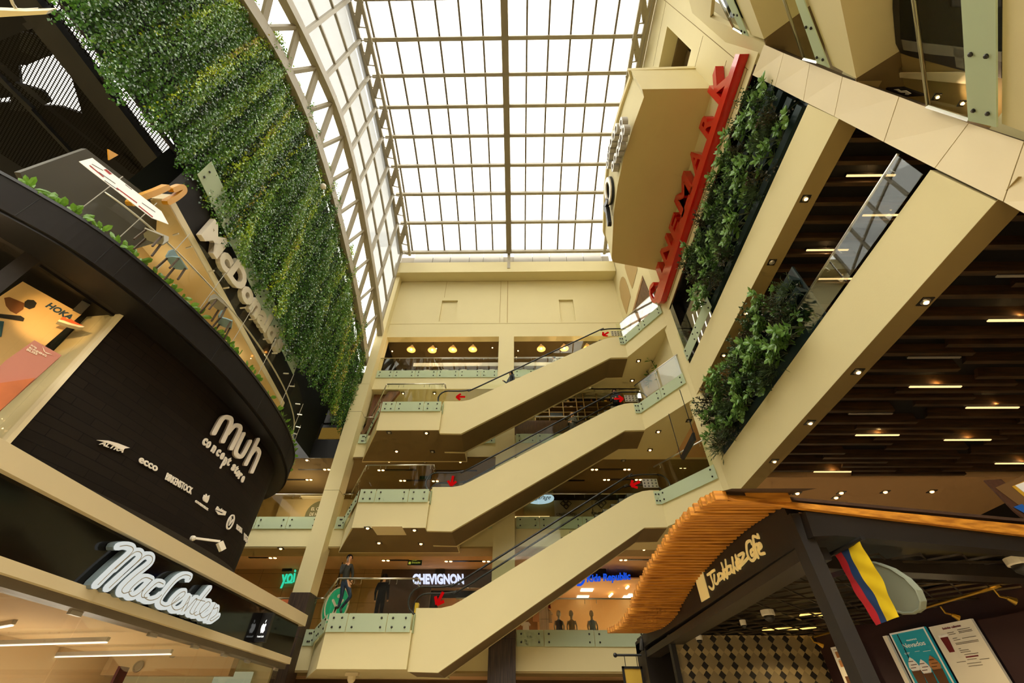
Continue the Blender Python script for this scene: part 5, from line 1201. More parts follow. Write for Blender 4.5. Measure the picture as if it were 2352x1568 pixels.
# mesh ceiling grid
b = MB()
for i in range(30):
    o_ = -3.5+i*.42
    for s_ in (1, -1):
        ya_ = 4+o_; yb_ = ya_+s_*4.4; t0, t1 = sorted(((4.7-ya_)/(yb_-ya_), (11.8-ya_)/(yb_-ya_))); t0 = max(0, t0); t1 = min(1, t1)
        if t1 <= t0+.02: continue
        b.bar((2.8+4.4*t0, ya_+(yb_-ya_)*t0, 2.98), (2.8+4.4*t1, ya_+(yb_-ya_)*t1, 2.98), .014, .02)
for i in range(8): b.bar((2.8, 4.9+i*.8, 2.96), (7.2, 4.9+i*.8, 2.96), .02, .02)
t = thing('ceiling_grid', 'dark diamond wire grid hanging below the kiosk ceiling', 'ceiling grid', (5, 7.5, 2.98))
b.build('wire_grid', mat('grid_metal', '#4a4032', .4, .5), t)
GLOWY = emat('kiosk_strip_glow', '#ffc860', 2.6)
for i, (x0, y0, x1, y1) in enumerate([(1838, 1413, 1945, 1408), (1752, 1445, 1905, 1442), (2112, 1313, 2230, 1316), (2235, 1316, 2400, 1318)]):
    p, q = pt(x0, y0, Z=3.08), pt(x1, y1, Z=3.08)
    t = thing('strip_light', 'broken looking yellow strip light above the kiosk wire grid, %s from the left' % ['second', 'first', 'third', 'fourth'][i], 'light', p, 'kiosk strip lights')
    MB().bar(p, q, .1, .02).build('diffuser', GLOWY, t); MB().bar(p+V((0, 0, .05)), q+V((0, 0, .05)), .14, .06).build('housing', BLACKP, t)
# lettering on the name board
KY = mat('kiosk_yellow', '#e8cf86', .5, emit=.25)
cj = lambda x, y: (1400+x/3.5, 1120+y/3.5)
def kb(p): return pt(*cj(*p), X=XK-.005)
t = thing('cafe_sign', 'pale yellow hand-lettered name on the black kiosk board', 'sign', kb((1000, 600)))
JV = [[(790, 700), (850, 660), (815, 690), (840, 780), (830, 815), (805, 795)], [(845, 700), (850, 760), (870, 770), (880, 730), (872, 690), (888, 745)], [(915, 690), (885, 690), (888, 735), (910, 720), (908, 690), (925, 735)], [(915, 660), (930, 720), (925, 670), (945, 655), (950, 700)],
      [(903, 605), (950, 725), (935, 580)], [(980, 625), (950, 640), (958, 690), (980, 670), (975, 625), (995, 680)], [(990, 560), (1010, 690), (1005, 640), (1035, 660)], [(1020, 600), (1030, 635), (1055, 640), (1015, 540), (1040, 630)], [(1030, 610), (1055, 590), (1040, 570), (1025, 590), (1040, 635), (1065, 620)],
      [(1040, 545), (1085, 525), (1060, 620), (1120, 560)], [(1148, 450), (1135, 425), (1105, 450), (1115, 540), (1150, 585), (1180, 555)], [(1160, 490), (1140, 510), (1150, 545), (1170, 520), (1160, 490), (1180, 540)], [(1195, 400), (1160, 390), (1165, 440), (1200, 560)], [(1160, 470), (1195, 450)],
      [(1200, 500), (1225, 470), (1210, 445), (1200, 480), (1215, 530), (1250, 525)], [(1195, 375), (1205, 400)]]
for s in JV: strokes([[kb(p) for p in s]], (-1, 0, 0), .03, .012).build('letter', KY, t)
# plain emblem panel beside the name: blank yellow block in a black line frame
t = thing('emblem_panel', 'plain pale yellow upright panel left of the kiosk name', 'panel', kb((745, 800)))
MB().prism([kb(p) for p in [(690, 715), (752, 675), (808, 880), (745, 918)]], (-.012, 0, 0)).build('board', KY, t)
# slim black lamp on the far post and hanging blade sign
t = thing('spot_lamp', 'small black cylinder spotlight on the kiosk far post', 'lamp', pt(1468, 1478, Y=11.3))
p = pt(1470, 1472, Y=11.2); MB().lathe([(.05, 0), (.05, .2), (.02, .22)], p+V((0, 0, -.16)), 10, axis=(.25, 0, 1)).build('lamp_body', DSTEEL, t); MB().bar(p+V((.04, 0, .06)), V((XK+.02, 11.2, p.z+.1)), .03, .03).build('arm', DSTEEL, t)
t = thing('hanging_sign', 'plain yellow panel in a black frame hanging from a rod off the kiosk post', 'sign', pt(1450, 1504, Y=11.5))
a = pt(1413, 1504, Y=11.5); c = V((XK+.02, 11.5, a.z))
MB().tube([a, c], .022, 8).build('rod', BLACKP, t); MB().ball(a, .045, 8).build('finial', BLACKP, t)
fx0 = pt(1428, 1530, Y=11.5); fx1 = pt(1474, 1530, Y=11.5)
b = MB()
for z0, z1, x0, x1 in ((fx0.z-.95, fx0.z, fx0.x, fx0.x+.04), (fx0.z-.95, fx0.z, fx1.x-.04, fx1.x), (fx0.z-.04, fx0.z, fx0.x, fx1.x), (fx0.z-.95, fx0.z-.91, fx0.x, fx1.x)): b.box(x0, x1, 11.47, 11.53, z0, z1)
b.build('sign_frame', BLACKP, t); MB().box(fx0.x+.04, fx1.x-.04, 11.49, 11.51, fx0.z-.91, fx0.z-.04).build('panel', mat('sign_yellow', '#c9a53a', .6), t)
for f in (.2, .8):
    x = fx0.x+(fx1.x-fx0.x)*f; MB().tube([(x, 11.5, fx0.z), (x, 11.5, a.z)], .008, 5).build('chain', DSTEEL, t)
# tiled back wall
TILE, nt, oo = newmat('geometric_tile'); N = nt.nodes.new; L = nt.links.new
bs = N('ShaderNodeBsdfPrincipled'); bs.inputs['Roughness'].default_value = .45; L(bs.outputs[0], oo.inputs[0])
tcn = N('ShaderNodeTexCoord'); sp_ = N('ShaderNodeSeparateXYZ'); L(tcn.outputs['Object'], sp_.inputs[0])
def math_(op, a, b_=None):
    m = N('ShaderNodeMath'); m.operation = op
    for i, x in enumerate((a, b_)):
        if x is None: continue
        if isinstance(x, (int, float)): m.inputs[i].default_value = x
        else: L(x, m.inputs[i])
    return m.outputs[0]
P_ = .26
u_ = math_('DIVIDE', sp_.outputs['X'], P_); v_ = math_('DIVIDE', sp_.outputs['Z'], P_)
row = math_('MULTIPLY', math_('MODULO', math_('FLOOR', v_), 2), .5); u_ = math_('ADD', u_, 0)
a_ = math_('ABSOLUTE', math_('SUBTRACT', math_('FRACT', u_), .5)); b__ = math_('ABSOLUTE', math_('SUBTRACT', math_('FRACT', v_), .5))
s_ = math_('ADD', a_, b__); inner_ = math_('LESS_THAN', s_, .5); bow = math_('LESS_THAN', a_, b__)
dark = math_('MULTIPLY', inner_, bow); edge_ = math_('MULTIPLY', math_('GREATER_THAN', a_, .4), math_('GREATER_THAN', math_('ADD', a_, math_('MULTIPLY', b__, .9)), .62))
dk = dark
mx = N('ShaderNodeMix'); mx.data_type = 'RGBA'; mx.inputs[6].default_value = (*srgb('#a8946a'), 1); mx.inputs[7].default_value = (*srgb('#1d1814'), 1); L(dk, mx.inputs[0])
m2 = N('ShaderNodeMix'); m2.data_type = 'RGBA'; m2.inputs[7].default_value = (*srgb('#7b6d50'), 1); L(mx.outputs[2], m2.inputs[6])
band = math_('MULTIPLY', math_('GREATER_THAN', s_, .5), math_('LESS_THAN', s_, 2)); L(math_('MULTIPLY', band, .7), m2.inputs[0]); L(m2.outputs[2], bs.inputs['Base Color'])
struct('wall_back', MB().box(2.75, 5.7, 9.4, 9.5, 0, 2.98), TILE)
tag(MB().box(2.7, 2.78, 9.3, 9.45, 0, 2.98).build('wall_edge_trim', BLACKP), 'black edge trim at the left side of the patterned tile wall', 'trim')
MAR = mat('maroon_wall', '#2e1216', .7)
struct('wall_right', MB().prism([(5.36, 9.4, 0), (6.5, 4.4, 0), (6.5, 4.4, 3.2), (5.36, 9.4, 3.2)], (.1, 0, 0)), MAR)
struct('wall_back', MB().box(2.75, 7.5, 12, 12.1, 0, 3.3), DARKVOID); struct('wall_right', MB().box(7.4, 7.5, 4.6, 12, 0, 3.3), DARKVOID)
for p, e in (((3.9, 7.6, 2.85), 30), ((4.6, 8.6, 2.85), 30), ((4.9, 6.2, 2.9), 22)): spot(p, e, (1, .75, .4), 150, .05)
# menu boards on the slanting maroon wall
MD = V((5.87-5.34, 6.58-8.98, 0)).normalized(); MN = V((MD.y, -MD.x, 0)); MP = V((5.3, 8.98, 0))
def mb_(px, py, off=0): return pp(px, py, MP, MN)+MN*off
if (EYE-MP).dot(MN) < 0: MN = -MN
def board(label, tl, tr, hgt, colr):
    A, B = mb_(*tl), mb_(*tr); B.z = A.z; t = thing('menu_board', label, 'menu board', A)
    MB().prism([A, B, B-V((0, 0, hgt)), A-V((0, 0, hgt))], MN*.04).build('board', colr, t)
    def at(u, v, off=.042): return A+(B-A)*u-V((0, 0, hgt*v*.52))+MN*off
    return t, at
CREAMB = mat('menu_cream', '#e0d6bd', .5, emit=.12); TEAL = mat('menu_teal', '#1f9aa6', .5, emit=.15); MRED = mat('menu_maroon', '#7a1f24', .6); MBRN = mat('menu_brown', '#6b4424', .6); MWHT = mat('menu_white', '#f2ece0', .5, emit=.1); MGRY = mat('menu_grey_text', '#8d8270', .6); MTAN = mat('menu_tan', '#c58a55', .6)
def rect(at, u0, u1, v0, v1, m_, t, name, off=.044): MB().prism([at(u0, v0, off), at(u1, v0, off), at(u1, v1, off), at(u0, v1, off)], MN*.002).build(name, m_, t)
def rules(at, rows, m_, t, name, h=.006, off=.044):
    b = MB()
    for u0, u1, v in rows: b.prism([at(u0, v, off), at(u1, v, off), at(u1, v+h, off), at(u0, v+h, off)], MN*.002)
    b.build(name, m_, t)
t, at = board('cream menu board with photographs of food left of the kiosk post', (1912, 1487), (1964, 1477), 1.3, CREAMB)
rules(at, [(.1, .85, .05), (.15, .6, .25), (.3, .75, .5)], MGRY, t, 'text_line', .012)
for i, (u0, u1, v0, v1, m_) in enumerate([(.12, .55, .1, .22, MTAN), (.6, .9, .1, .22, MBRN), (.12, .55, .27, .4, MTAN), (.6, .9, .27, .4, MTAN), (.12, .55, .58, .72, MBRN), (.6, .9, .58, .72, MTAN)]): rect(at, u0, u1, v0, v1, m_, t, 'food_picture')
rect(at, .35, .6, .47, .5, MRED, t, 'price_tag')
t, at = board('teal menu board with a white heading over iced coffee cups', (2048, 1455), (2128, 1440), 1.25, TEAL)
b = MB()
for u0, u1, v0, v1 in ((0, 1, 0, .03), (0, .04, 0, 1.9), (.96, 1, 0, 1.9)): b.prism([at(u0, v0), at(u1, v0), at(u1, v1), at(u0, v1)], MN*.002)
b.build('border', MWHT, t)
sign_text('Nevados', at(.2, .3), at(.82, .3), at(.2, .22), .004, MWHT, t, off=.01, perletter=False, name='lettering')
sign_text('nuevos', at(.38, .19), at(.66, .19), at(.38, .165), .004, MWHT, t, perletter=False, name='lettering')
rules(at, [(.15, .3, .38), (.45, .58, .38), (.66, .86, .4), (.15, .28, .4)], MWHT, t, 'text_line', .008)
rect(at, .2, .225, .04, .5, BLACKP, t, 'straw')
for i, (u, v, m_) in enumerate([(.24, .56, MWHT), (.5, .62, MWHT), (.78, .58, MTAN)]):
    MB().prism([at(u+x, v+y, .046) for x, y in [(0, -.1), (.06, -.06), (.11, 0), (.14, .07), (.1, .14), (-.1, .14), (-.14, .07), (-.11, 0), (-.05, -.06)]], MN*.004).build('cream_top', m_, t)
    MB().prism([at(u+x, v+y, .046) for x, y in [(-.13, .13), (.13, .13), (.1, .5), (-.1, .5)]], MN*.004).build('cup', MBRN, t)
    rules(at, [(u-.08, u+.05, v-.03), (u-.06, u+.1, v+.03), (u-.1, u+.04, v+.08)], MBRN, t, 'sauce_line', .012, .051)
t, at = board('cream menu board headed in dark red with a red cup picture at the right', (2138, 1440), (2235, 1420), 1.25, CREAMB)
sign_text('Bebidas calientes', at(.3, .09), at(.72, .09), at(.3, .055), .004, MRED, t, off=.02, perletter=False, name='lettering')
rules(at, [(.35, .5, .15), (.36, .52, .18), (.6, .88, .13), (.6, .9, .16), (.6, .9, .18), (.4, .5, .25), (.4, .55, .28), (.6, .9, .27), (.4, .9, .33), (.4, .9, .35), (.4, .45, .42), (.4, .6, .45), (.4, .62, .48), (.45, .75, .52), (.2, .4, .62), (.45, .65, .6), (.7, .9, .62), (.4, .7, .66), (.4, .7, .7)], MGRY, t, 'text_line', .01)
rules(at, [(.45, .72, .555)], MRED, t, 'red_heading', .02)
MB().prism([at(u, v, .046) for u, v in [(.14, .2), (.32, .2), (.29, .46), (.17, .46)]], MN*.004).build('cup', MRED, t)
MB().prism([at(u, v, .047) for u, v in [(.12, .17), (.34, .17), (.33, .21), (.13, .21)]], MN*.004).build('cup_lid', MWHT, t)
t, at = board('thin cream edge of a menu board beside the teal one', (2032, 1461), (2041, 1459), 1.3, CREAMB)
t, at = board('dark maroon textured board at the far right of the kiosk', (2250, 1425), (2400, 1395), 1.2, MAR)
# gold pipe with small spotlights
for j, (a, c, sp) in enumerate([((2100, 1402), (2300, 1345), [(2160, 1392), (2282, 1352)]), ((1870, 1462), (1950, 1440), [(1862, 1462), (1912, 1452)])]):
    A, B = pt(*a, Z=2.88), pt(*c, Z=2.88)
    t = thing('spotlight_rail', 'brass coloured pipe with small spotlights %s' % ('over the teal menu board' if j == 0 else 'above the tile wall at the kiosk post'), 'spotlight rail', A)
    MB().tube([A, B], .016, 6).build('pipe', mat('brass_pipe', '#a8842f', .35, .8) if j == 0 else bpy.data.materials['brass_pipe'], t)
    for q in sp:
        p = pt(*q, Z=2.86); MB().tube([p, p+V((.03, .02, -.07)), p+V((.08, 0, -.09))], .012, 6).build('arm', bpy.data.materials['brass_pipe'], t); MB().lathe([(.02, 0), (.04, .07), (.03, .075)], p+V((.08, 0, -.09)), 8, axis=(.7, -.2, -.5)).build('lamp_head', bpy.data.materials['brass_pipe'], t)
for i, (x, y, r) in enumerate([(1765, 1412, .09), (1708, 1434, .045), (1606, 1468, .06), (2345, 1295, .11)]):
    p = pt(x, y, Z=2.9); t = thing('dome_camera', 'white dome camera under the kiosk ceiling, %s' % ['largest of the left group', 'smallest in the middle', 'near the tile wall corner', 'at the right picture edge'][i], 'camera', p)
    MB().lathe([(r, .06), (r, .0), (r*.95, -.01)], p, 14).build('base', WHITE, t); MB().lathe([(r*.8, 0), (r*.7, -r*.5), (r*.3, -r*.8)], p+V((0, 0, -.01)), 14).build('dome', DSTEEL, t, True)
# flag and round disc sign
FX = 3.0
def fl(px, py): return pt(px, py, X=FX)
t = thing('hanging_flag', 'yellow blue and red striped cloth flag hanging on the kiosk post', 'flag', fl(1945, 1255))
TLf, TRf, BLf, BRf = fl(1914, 1270), fl(1977, 1241), fl(2010, 1436), fl(2068, 1416)
FY, FB_, FR_ = mat('flag_yellow', '#d9b90f', .7), mat('flag_blue', '#14335f', .7), mat('flag_red', '#b01420', .7)
for nm, u0, u1, m_ in (('red_stripe', 0, .25, FR_), ('blue_stripe', .25, .5, FB_), ('yellow_stripe', .5, 1, FY)):
    b = MB(); rows_ = 24; cols_ = 6; vs = []
    for i in range(rows_+1):
        for j in range(cols_+1):
            u = u0+(u1-u0)*j/cols_; v = i/rows_
            p = TLf.lerp(TRf, u).lerp(BLf.lerp(BRf, u), v); vs.append(p+V((.01*math.sin(v*8+u*4)+.004*math.sin(v*19-u*9), .004*math.sin(v*7), 0)))
    b.add(vs, [(i*(cols_+1)+j, i*(cols_+1)+j+1, (i+1)*(cols_+1)+j+1, (i+1)*(cols_+1)+j) for i in range(rows_) for j in range(cols_)])
    b.build(nm, m_, t, True)
MB().tube([TLf+V((0, .05, 0)), TRf+V((0, -.04, .01))], .02, 8).build('pole', BLACKP, t)
MB().tube([TLf+V((0, .02, 0)), V((2.88, TLf.y+.02, TLf.z))], .012, 6).build('bracket', BLACKP, t)
t = thing('round_disc_sign', 'plain grey-green round disc sign behind the flag', 'sign', pt(2060, 1350, X=3.25))
q = [pt(x, y, X=3.3) for x, y in [(1985, 1290), (2010, 1292), (2045, 1305), (2080, 1328), (2105, 1355), (2115, 1380), (2113, 1398), (2100, 1407), (2075, 1408), (2050, 1400), (2010, 1360), (1985, 1320)]]
MB().prism(q, (.05, 0, 0)).build('disc_face', mat('disc_greygreen', '#7d8270', .5), t)
MB().tube(q+[q[0]], .012, 6).build('disc_rim', bpy.data.materials['disc_greygreen'], t)
MB().bar(pt(1985, 1300, X=3.3), (2.85, 4.4, 2.7), .04, .04).build('arm', BLACKP, t)
# colourful hanging banner at the right edge
t = thing('hanging_banner', 'tilted orange white and blue banner at the right edge above the kiosk', 'banner', pt(2330, 1120, Y=6.2))
bn = lambda x, y, o_=0: pt(x, y, Y=6.2)+V((0, -o_, 0))
MB().prism([bn(*p) for p in [(2262, 1102), (2300, 1100), (2400, 1190), (2400, 1230), (2330, 1172)]], (0, .03, 0)).build('brown_print', mat('banner_brown', '#54331f', .6, noise=.5, nscale=25), t)
MB().prism([bn(*p, .01) for p in [(2285, 1120), (2420, 1060), (2420, 1180), (2345, 1165)]], (0, .005, 0)).build('tan_border', mat('banner_tan', '#7d5a30', .6), t)
MB().prism([bn(*p, .02) for p in [(2322, 1118), (2420, 1075), (2420, 1175), (2360, 1150)]], (0, .005, 0)).build('yellow_field', mat('banner_yellow', '#d9a52a', .6), t)
MB().prism([bn(*p, .03) for p in [(2328, 1116), (2420, 1082), (2420, 1130), (2352, 1135)]], (0, .005, 0)).build('white_field', MWHT, t)
MB().prism([bn(*p, .02) for p in [(2325, 1165), (2345, 1158), (2360, 1172), (2352, 1180)]], (0, .005, 0)).build('blue_patch', mat('banner_blue', '#1d5fb5', .6), t)
for i, (x, y) in enumerate([(1831, 1132), (1932, 1131), (2033, 1129), (2140, 1128), (1920, 1142)]):
    downlight(pt(x, y, Z=7.29), 'recessed downlight in the cream ceiling just above the kiosk canopy, %s from the left' % ORD[(0, 2, 3, 4, 1)[i]], 'downlights above the kiosk canopy', .11, e=30)
# ------------------------------------------------------------------ shops on the back galleries
TILEW, nt, oo = newmat('beige_wall_tiles'); N = nt.nodes.new; L = nt.links.new
bs = N('ShaderNodeBsdfPrincipled'); bs.inputs['Roughness'].default_value = .5; L(bs.outputs[0], oo.inputs[0])
tcn = N('ShaderNodeTexCoord'); sp_ = N('ShaderNodeSeparateXYZ'); cb = N('ShaderNodeCombineXYZ'); L(tcn.outputs['Object'], sp_.inputs[0]); L(sp_.outputs['X'], cb.inputs['X']); L(sp_.outputs['Z'], cb.inputs['Y'])
bk = N('ShaderNodeTexBrick'); bk.offset = 0; bk.inputs['Scale'].default_value = 1; bk.inputs['Brick Width'].default_value = 1.2; bk.inputs['Row Height'].default_value = .6; bk.inputs['Mortar Size'].default_value = .008
bk.inputs['Color1'].default_value = (*srgb('#b08a55'), 1); bk.inputs['Color2'].default_value = (*srgb('#b8925c'), 1); bk.inputs['Mortar'].default_value = (*srgb('#7b5c34'), 1)
L(cb.outputs[0], bk.inputs[0]); L(bk.outputs['Color'], bs.inputs['Base Color'])
YS = 22.0
b = MB(); b.box(-16, -9.9, YS, YS+.1, 6.15, 7.4); b.box(-9.9, -6.4, YS, YS+.1, 4.5, 7.4); b.box(-16, -13, YS, YS+.1, 4.5, 6.15); struct('wall_back', b, TILEW)
struct('wall_back', MB().box(-13, -9.9, YS+2, YS+2.1, 4.5, 7.4), mat('toy_shop_back', '#7d4a32', .7))
struct('wall_back', MB().box(-6.4, .9, YS+.02, YS+.1, 6.62, 7.4), mat('dark_brown_front', '#503a28', .6))
struct('wall_back', MB().box(-6.4, -4.0, YS-.02, YS+.1, 4.5, 6.65), bpy.data.materials['dark_brown_front'])
struct('wall_back', MB().box(-4, .9, YS+2.4, YS+2.5, 4.5, 6.7), mat('jacket_shop_back', '#8a6238', .7, noise=.5, nscale=1.5))
struct('wall_back', MB().box(.9, 1.3, YS, YS+.3, 4.5, 7.4), TILEW)
struct('wall_back', MB().box(.9, 9, YS+3.8, YS+3.9, 4.5, 7.4), mat('kids_shop_back', '#c9a06a', .7))
struct('wall_back', MB().box(-16, 16, 26, 26.1, 0, 17), DARKVOID)
struct('wall_back', MB().box(-16, 16, 21.8, 22, 0, 3.3), mat('ground_shop_back', '#5d4526', .8))
def ysign(body, A, B, T, m_, t, Yp, **k): sign_text(body, pt(*A, Y=Yp), pt(*B, Y=Yp), pt(*T, Y=Yp), .06, m_, t, **k)
GREENN = emat('green_neon', '#35d6a8', .95)
t = thing('neon_sign', 'green glowing short neon word with a bar below on the beige tiled wall', 'sign', pt(660, 1328, Y=YS))
ysign('yoi', (645, 1340), (679, 1336), (647, 1312), GREENN, t, YS-.05, off=.015, shear=.15)
MB().bar(pt(654, 1338, Y=YS-.08), pt(672, 1337, Y=YS-.08), .02, .06).build('underline', GREENN, t)
CHW_ = emat('cool_white_letters', '#d8defc', 1.15)
t = thing('shop_sign', 'cool white glowing block letters above the dark brown shop front', 'sign', pt(1006, 1328, Y=YS))
ysign('CHEVIGNON', (948, 1340), (1066, 1340), (948, 1318), CHW_, t, YS-.05, off=.045)
BLUEN = emat('blue_letters', '#1f55e0', .9)
t = thing('shop_sign', 'blue glowing letters', 'sign', pt(1400, 1328, Y=YS))
t['label'] = 'blue glowing letters with a curled blue mark on the childrens clothes shop front'
ysign('Kids Republic', (1348, 1336), (1448, 1330), (1348, 1320), BLUEN, t, YS-.05, off=.03)
strokes([[pt(x, y, Y=YS-.05) for x, y in q] for q in ([(1318, 1330), (1322, 1340), (1332, 1343), (1340, 1336), (1341, 1326)], [(1326, 1328), (1333, 1323)], [(1318, 1338), (1314, 1333)])], (0, -1, 0), .1, .05).build('curled_mark', BLUEN, t)
# round green blade sign and its reflection, modelled as a second disc
GRN = mat('round_sign_green', '#1fa06e', .4, emit=.25)
for i, (x, y, rx, Yp) in enumerate([(774, 1388, .46, 19.9), (760, 1396, .34, 20.6)]):
    c = pt(x, y, Y=Yp); t = thing('round_sign', ('round green sign with white forked figure behind the man' if i == 0 else 'narrower reflection of the green round sign modelled as a disc behind it'), 'sign', c)
    MB().prism([c+V((rx*math.cos(a), 0, .62*math.sin(a))) for a in np.linspace(0, 2*PI, 28)[:-1]], (0, .08, 0)).build('disc', GRN, t)
    strokes([[c+V((rx*math.cos(a), 0, .62*math.sin(a))) for a in np.linspace(0, 2*PI, 24)]], (0, -1, 0), .05, .03, k=1).build('rim', WHITE, t)
    if i == 0:
        strokes([[c+V((-.2, 0, .15)), c+V((0, 0, -.1)), c+V((0, 0, -.5))], [c+V((.2, 0, .15)), c+V((0, 0, -.1))], [c+V((0, 0, -.1)), c+V((-.14, 0, -.5))]], (0, -1, 0), .09, .02, k=1).build('forked_figure', WHITE, t)
        MB().lathe([(.07, 0), (.07, .02)], c+V((0, 0, .3)), 12, axis=(0, -1, 0)).build('dot', WHITE, t)
    MB().bar(c+V((0, .04, .6)), V((c.x, c.y+.04, 7.3)), .04, .04).build('hanger', DSTEEL, t)
# exit signs
EXG = mat('exit_green', '#16351f', .5); EXY = emat('exit_yellow', '#c8c84a', .6)
for i, (x0, y0, x1, y1, Yp, lab, tx) in enumerate([(936, 1281, 970, 1297, 20.6, 'dark green evacuation route sign hanging from the lowest gallery ceiling', ('Ruta', 'Evacuación')), (963, 1088, 992, 1100, 20.8, 'dark green hanging sign behind the middle landing glass', ())]):
    A, B = pt(x0, y1, Y=Yp), pt(x1, y0, Y=Yp); t = thing('exit_sign', lab, 'sign', A)
    MB().box(A.x, B.x, Yp, Yp+.05, A.z, B.z).build('board', EXG, t)
    for f in (.25, .85): MB().tube([(A.x+(B.x-A.x)*f, Yp+.02, B.z), (A.x+(B.x-A.x)*f, Yp+.02, (7.39 if i == 0 else 11.44))], .01, 4).build('hanger', DSTEEL, t)
    if tx:
        w_ = B.x-A.x; h_ = B.z-A.z
        for j, s in enumerate(tx): sign_text(s, V((A.x+w_*.3, Yp-.01, A.z+h_*(.6-.38*j))), V((A.x+w_*(.6 if j == 0 else .9), Yp-.01, A.z+h_*(.6-.38*j))), V((A.x+w_*.3, Yp-.01, A.z+h_*(.85-.38*j))), .01, EXY, t, perletter=False, name='lettering')
        MB().box(A.x+w_*.06, A.x+w_*.22, Yp-.01, Yp, A.z+h_*.1, A.z+h_*.45).build('pictogram', EXY, t)
for i, (x, y) in enumerate([(660, 1306), (1011, 1312), (1381, 1311)]):
    p = pt(x, y, Y=YS-.06); tag(MB().box(p.x-.22, p.x+.22, YS-.1, YS-.02, p.z-.09, p.z+.09).build('speaker_box', BLACKP), 'small black box above the %s' % ['green neon sign', 'cool white shop letters', 'blue shop letters'][i], 'speaker')
# ceiling lights
def slot(x0, x1, y, z, ends, label, group):
    p, q = pt(x0, y, Z=z), pt(x1, y, Z=z); q.y = p.y; t = thing('slot_light', label, 'light', p, group)
    MB().box(p.x, q.x, p.y-.07, p.y+.07, z-.015, z+.02).build('slot', DSTEEL, t)
    for e_ in ends:
        xc = p.x+.18 if e_ == 'l' else q.x-.18
        for dx in (-.1, .1): MB().lathe([(.075, 0), (.06, -.02)], (xc+dx, p.y, z-.015), 10).build('lamp', LAMP, t)
        spot((xc, p.y, z-.1), 26)
SL = [(572, 636, 1280, 7.38, 'r'), (877, 940, 1286, 7.38, 'l'), (1021, 1126, 1288, 7.38, 'lr'), (1422, 1490, 1285, 7.38, 'l'), (685, 759, 1077.5, 11.43, 'r'), (650, 718, 1101, 11.43, 'r'), (867, 957, 1079, 11.43, 'l'), (917, 979, 1103, 11.43, 'l'), (992, 1002, 1104, 11.43, 'l'), (1002, 1096, 1080.5, 11.43, ''), (1357, 1448, 1077.5, 11.43, 'lr'), (1385, 1474, 1101, 11.43, 'lr'), (1295, 1342, 1103, 11.43, ''), (1560, 1575, 1073, 11.43, 'l')]
for i, (x0, x1, y, z, e_) in enumerate(SL):
    lv = 'lowest' if z < 8 else 'middle'
    slot(x0, x1, y, z, e_, 'recessed black slot light in the %s gallery ceiling, %s listed from the left' % (lv, ORD[i if i < 4 else i-4]), 'slot lights of the %s gallery' % lv)
DL_ = [(645, 1259, 7.33, 1), (844.5, 1212, 7.17, 1), (952, 1216.6, 7.17, 1), (870.5, 1246, 7.17, 1), (967, 1248, 7.17, 1), (847, 1263, 7.33, 1), (1041.6, 1266, 7.33, 1), (1478.7, 1261, 7.33, 1),
       (705, 1056, 11.38, 1), (893.7, 992.7, 11.22, 0), (979.4, 994, 11.22, 1), (911, 1036, 11.22, 1), (993.5, 1036.8, 11.22, 0), (893.7, 1059, 11.38, 1), (975.7, 1060, 11.38, 0), (1057.5, 1060, 11.38, 1), (1432, 1057, 11.38, 0), (1512, 991, 11.34, 1), (1493, 1033, 11.34, 1), (1582, 966, 11.34, 0),
       (1452, 873.5, 15.44, 1), (1466.6, 828.5, 15.44, 1), (1525, 805, 15.44, 0)]
for i, (x, y, z, on) in enumerate(DL_):
    lv = 'lowest gallery and landing soffit' if z < 8 else ('middle gallery and landing soffit' if z < 12 else 'top right landing soffit')
    j = i if i < 8 else (i-8 if i < 20 else i-20)
    downlight(pt(x, y, Z=z), '%s square downlight in the %s, %s of its level' % ('glowing' if on else 'unlit', lv, ORD[j]), 'downlights of the '+lv, .11, bool(on), e=24)
for i, (x, y, z, lab) in enumerate([(894, 1218, 7.17, 'plain square hatch panel in the soffit of the middle landing')]):
    p = pt(x, y, Z=z); tag(MB().box(p.x-.55, p.x+.55, p.y-.45, p.y+.45, z-.012, z).build('access_hatch', CREAM2), lab, 'hatch')
p = pt(810, 1545, Z=3.06); t = thing('soffit_camera', 'small box camera under the lowest landing', 'camera', p)
MB().box(p.x-.2, p.x+.2, p.y-.1, p.y+.1, 2.98, 3.07).build('base', CREAM2, t); MB().lathe([(.13, 0), (.12, -.1), (.05, -.2)], p+V((0, 0, -.08)), 12).build('dome', CREAM2, t)
# black hanging directory beside the first escalator head
t = thing('directory_sign', 'black hanging directory board with pale lines beside the right middle landing', 'sign', pt(1580, 1020, Z=10.6))
q = [pt(x, y, X=6.1) for x, y in [(1562, 1050), (1590, 993), (1594, 1010), (1567, 1056)]]
MB().prism(q, (.08, 0, 0)).build('board', BLACKP, t)
for a in (q[1], q[0]): MB().tube([a+V((.04, 0, 0)), V((a.x+.04, a.y, 11.3))], .015, 5).build('hanger', BLACKP, t)
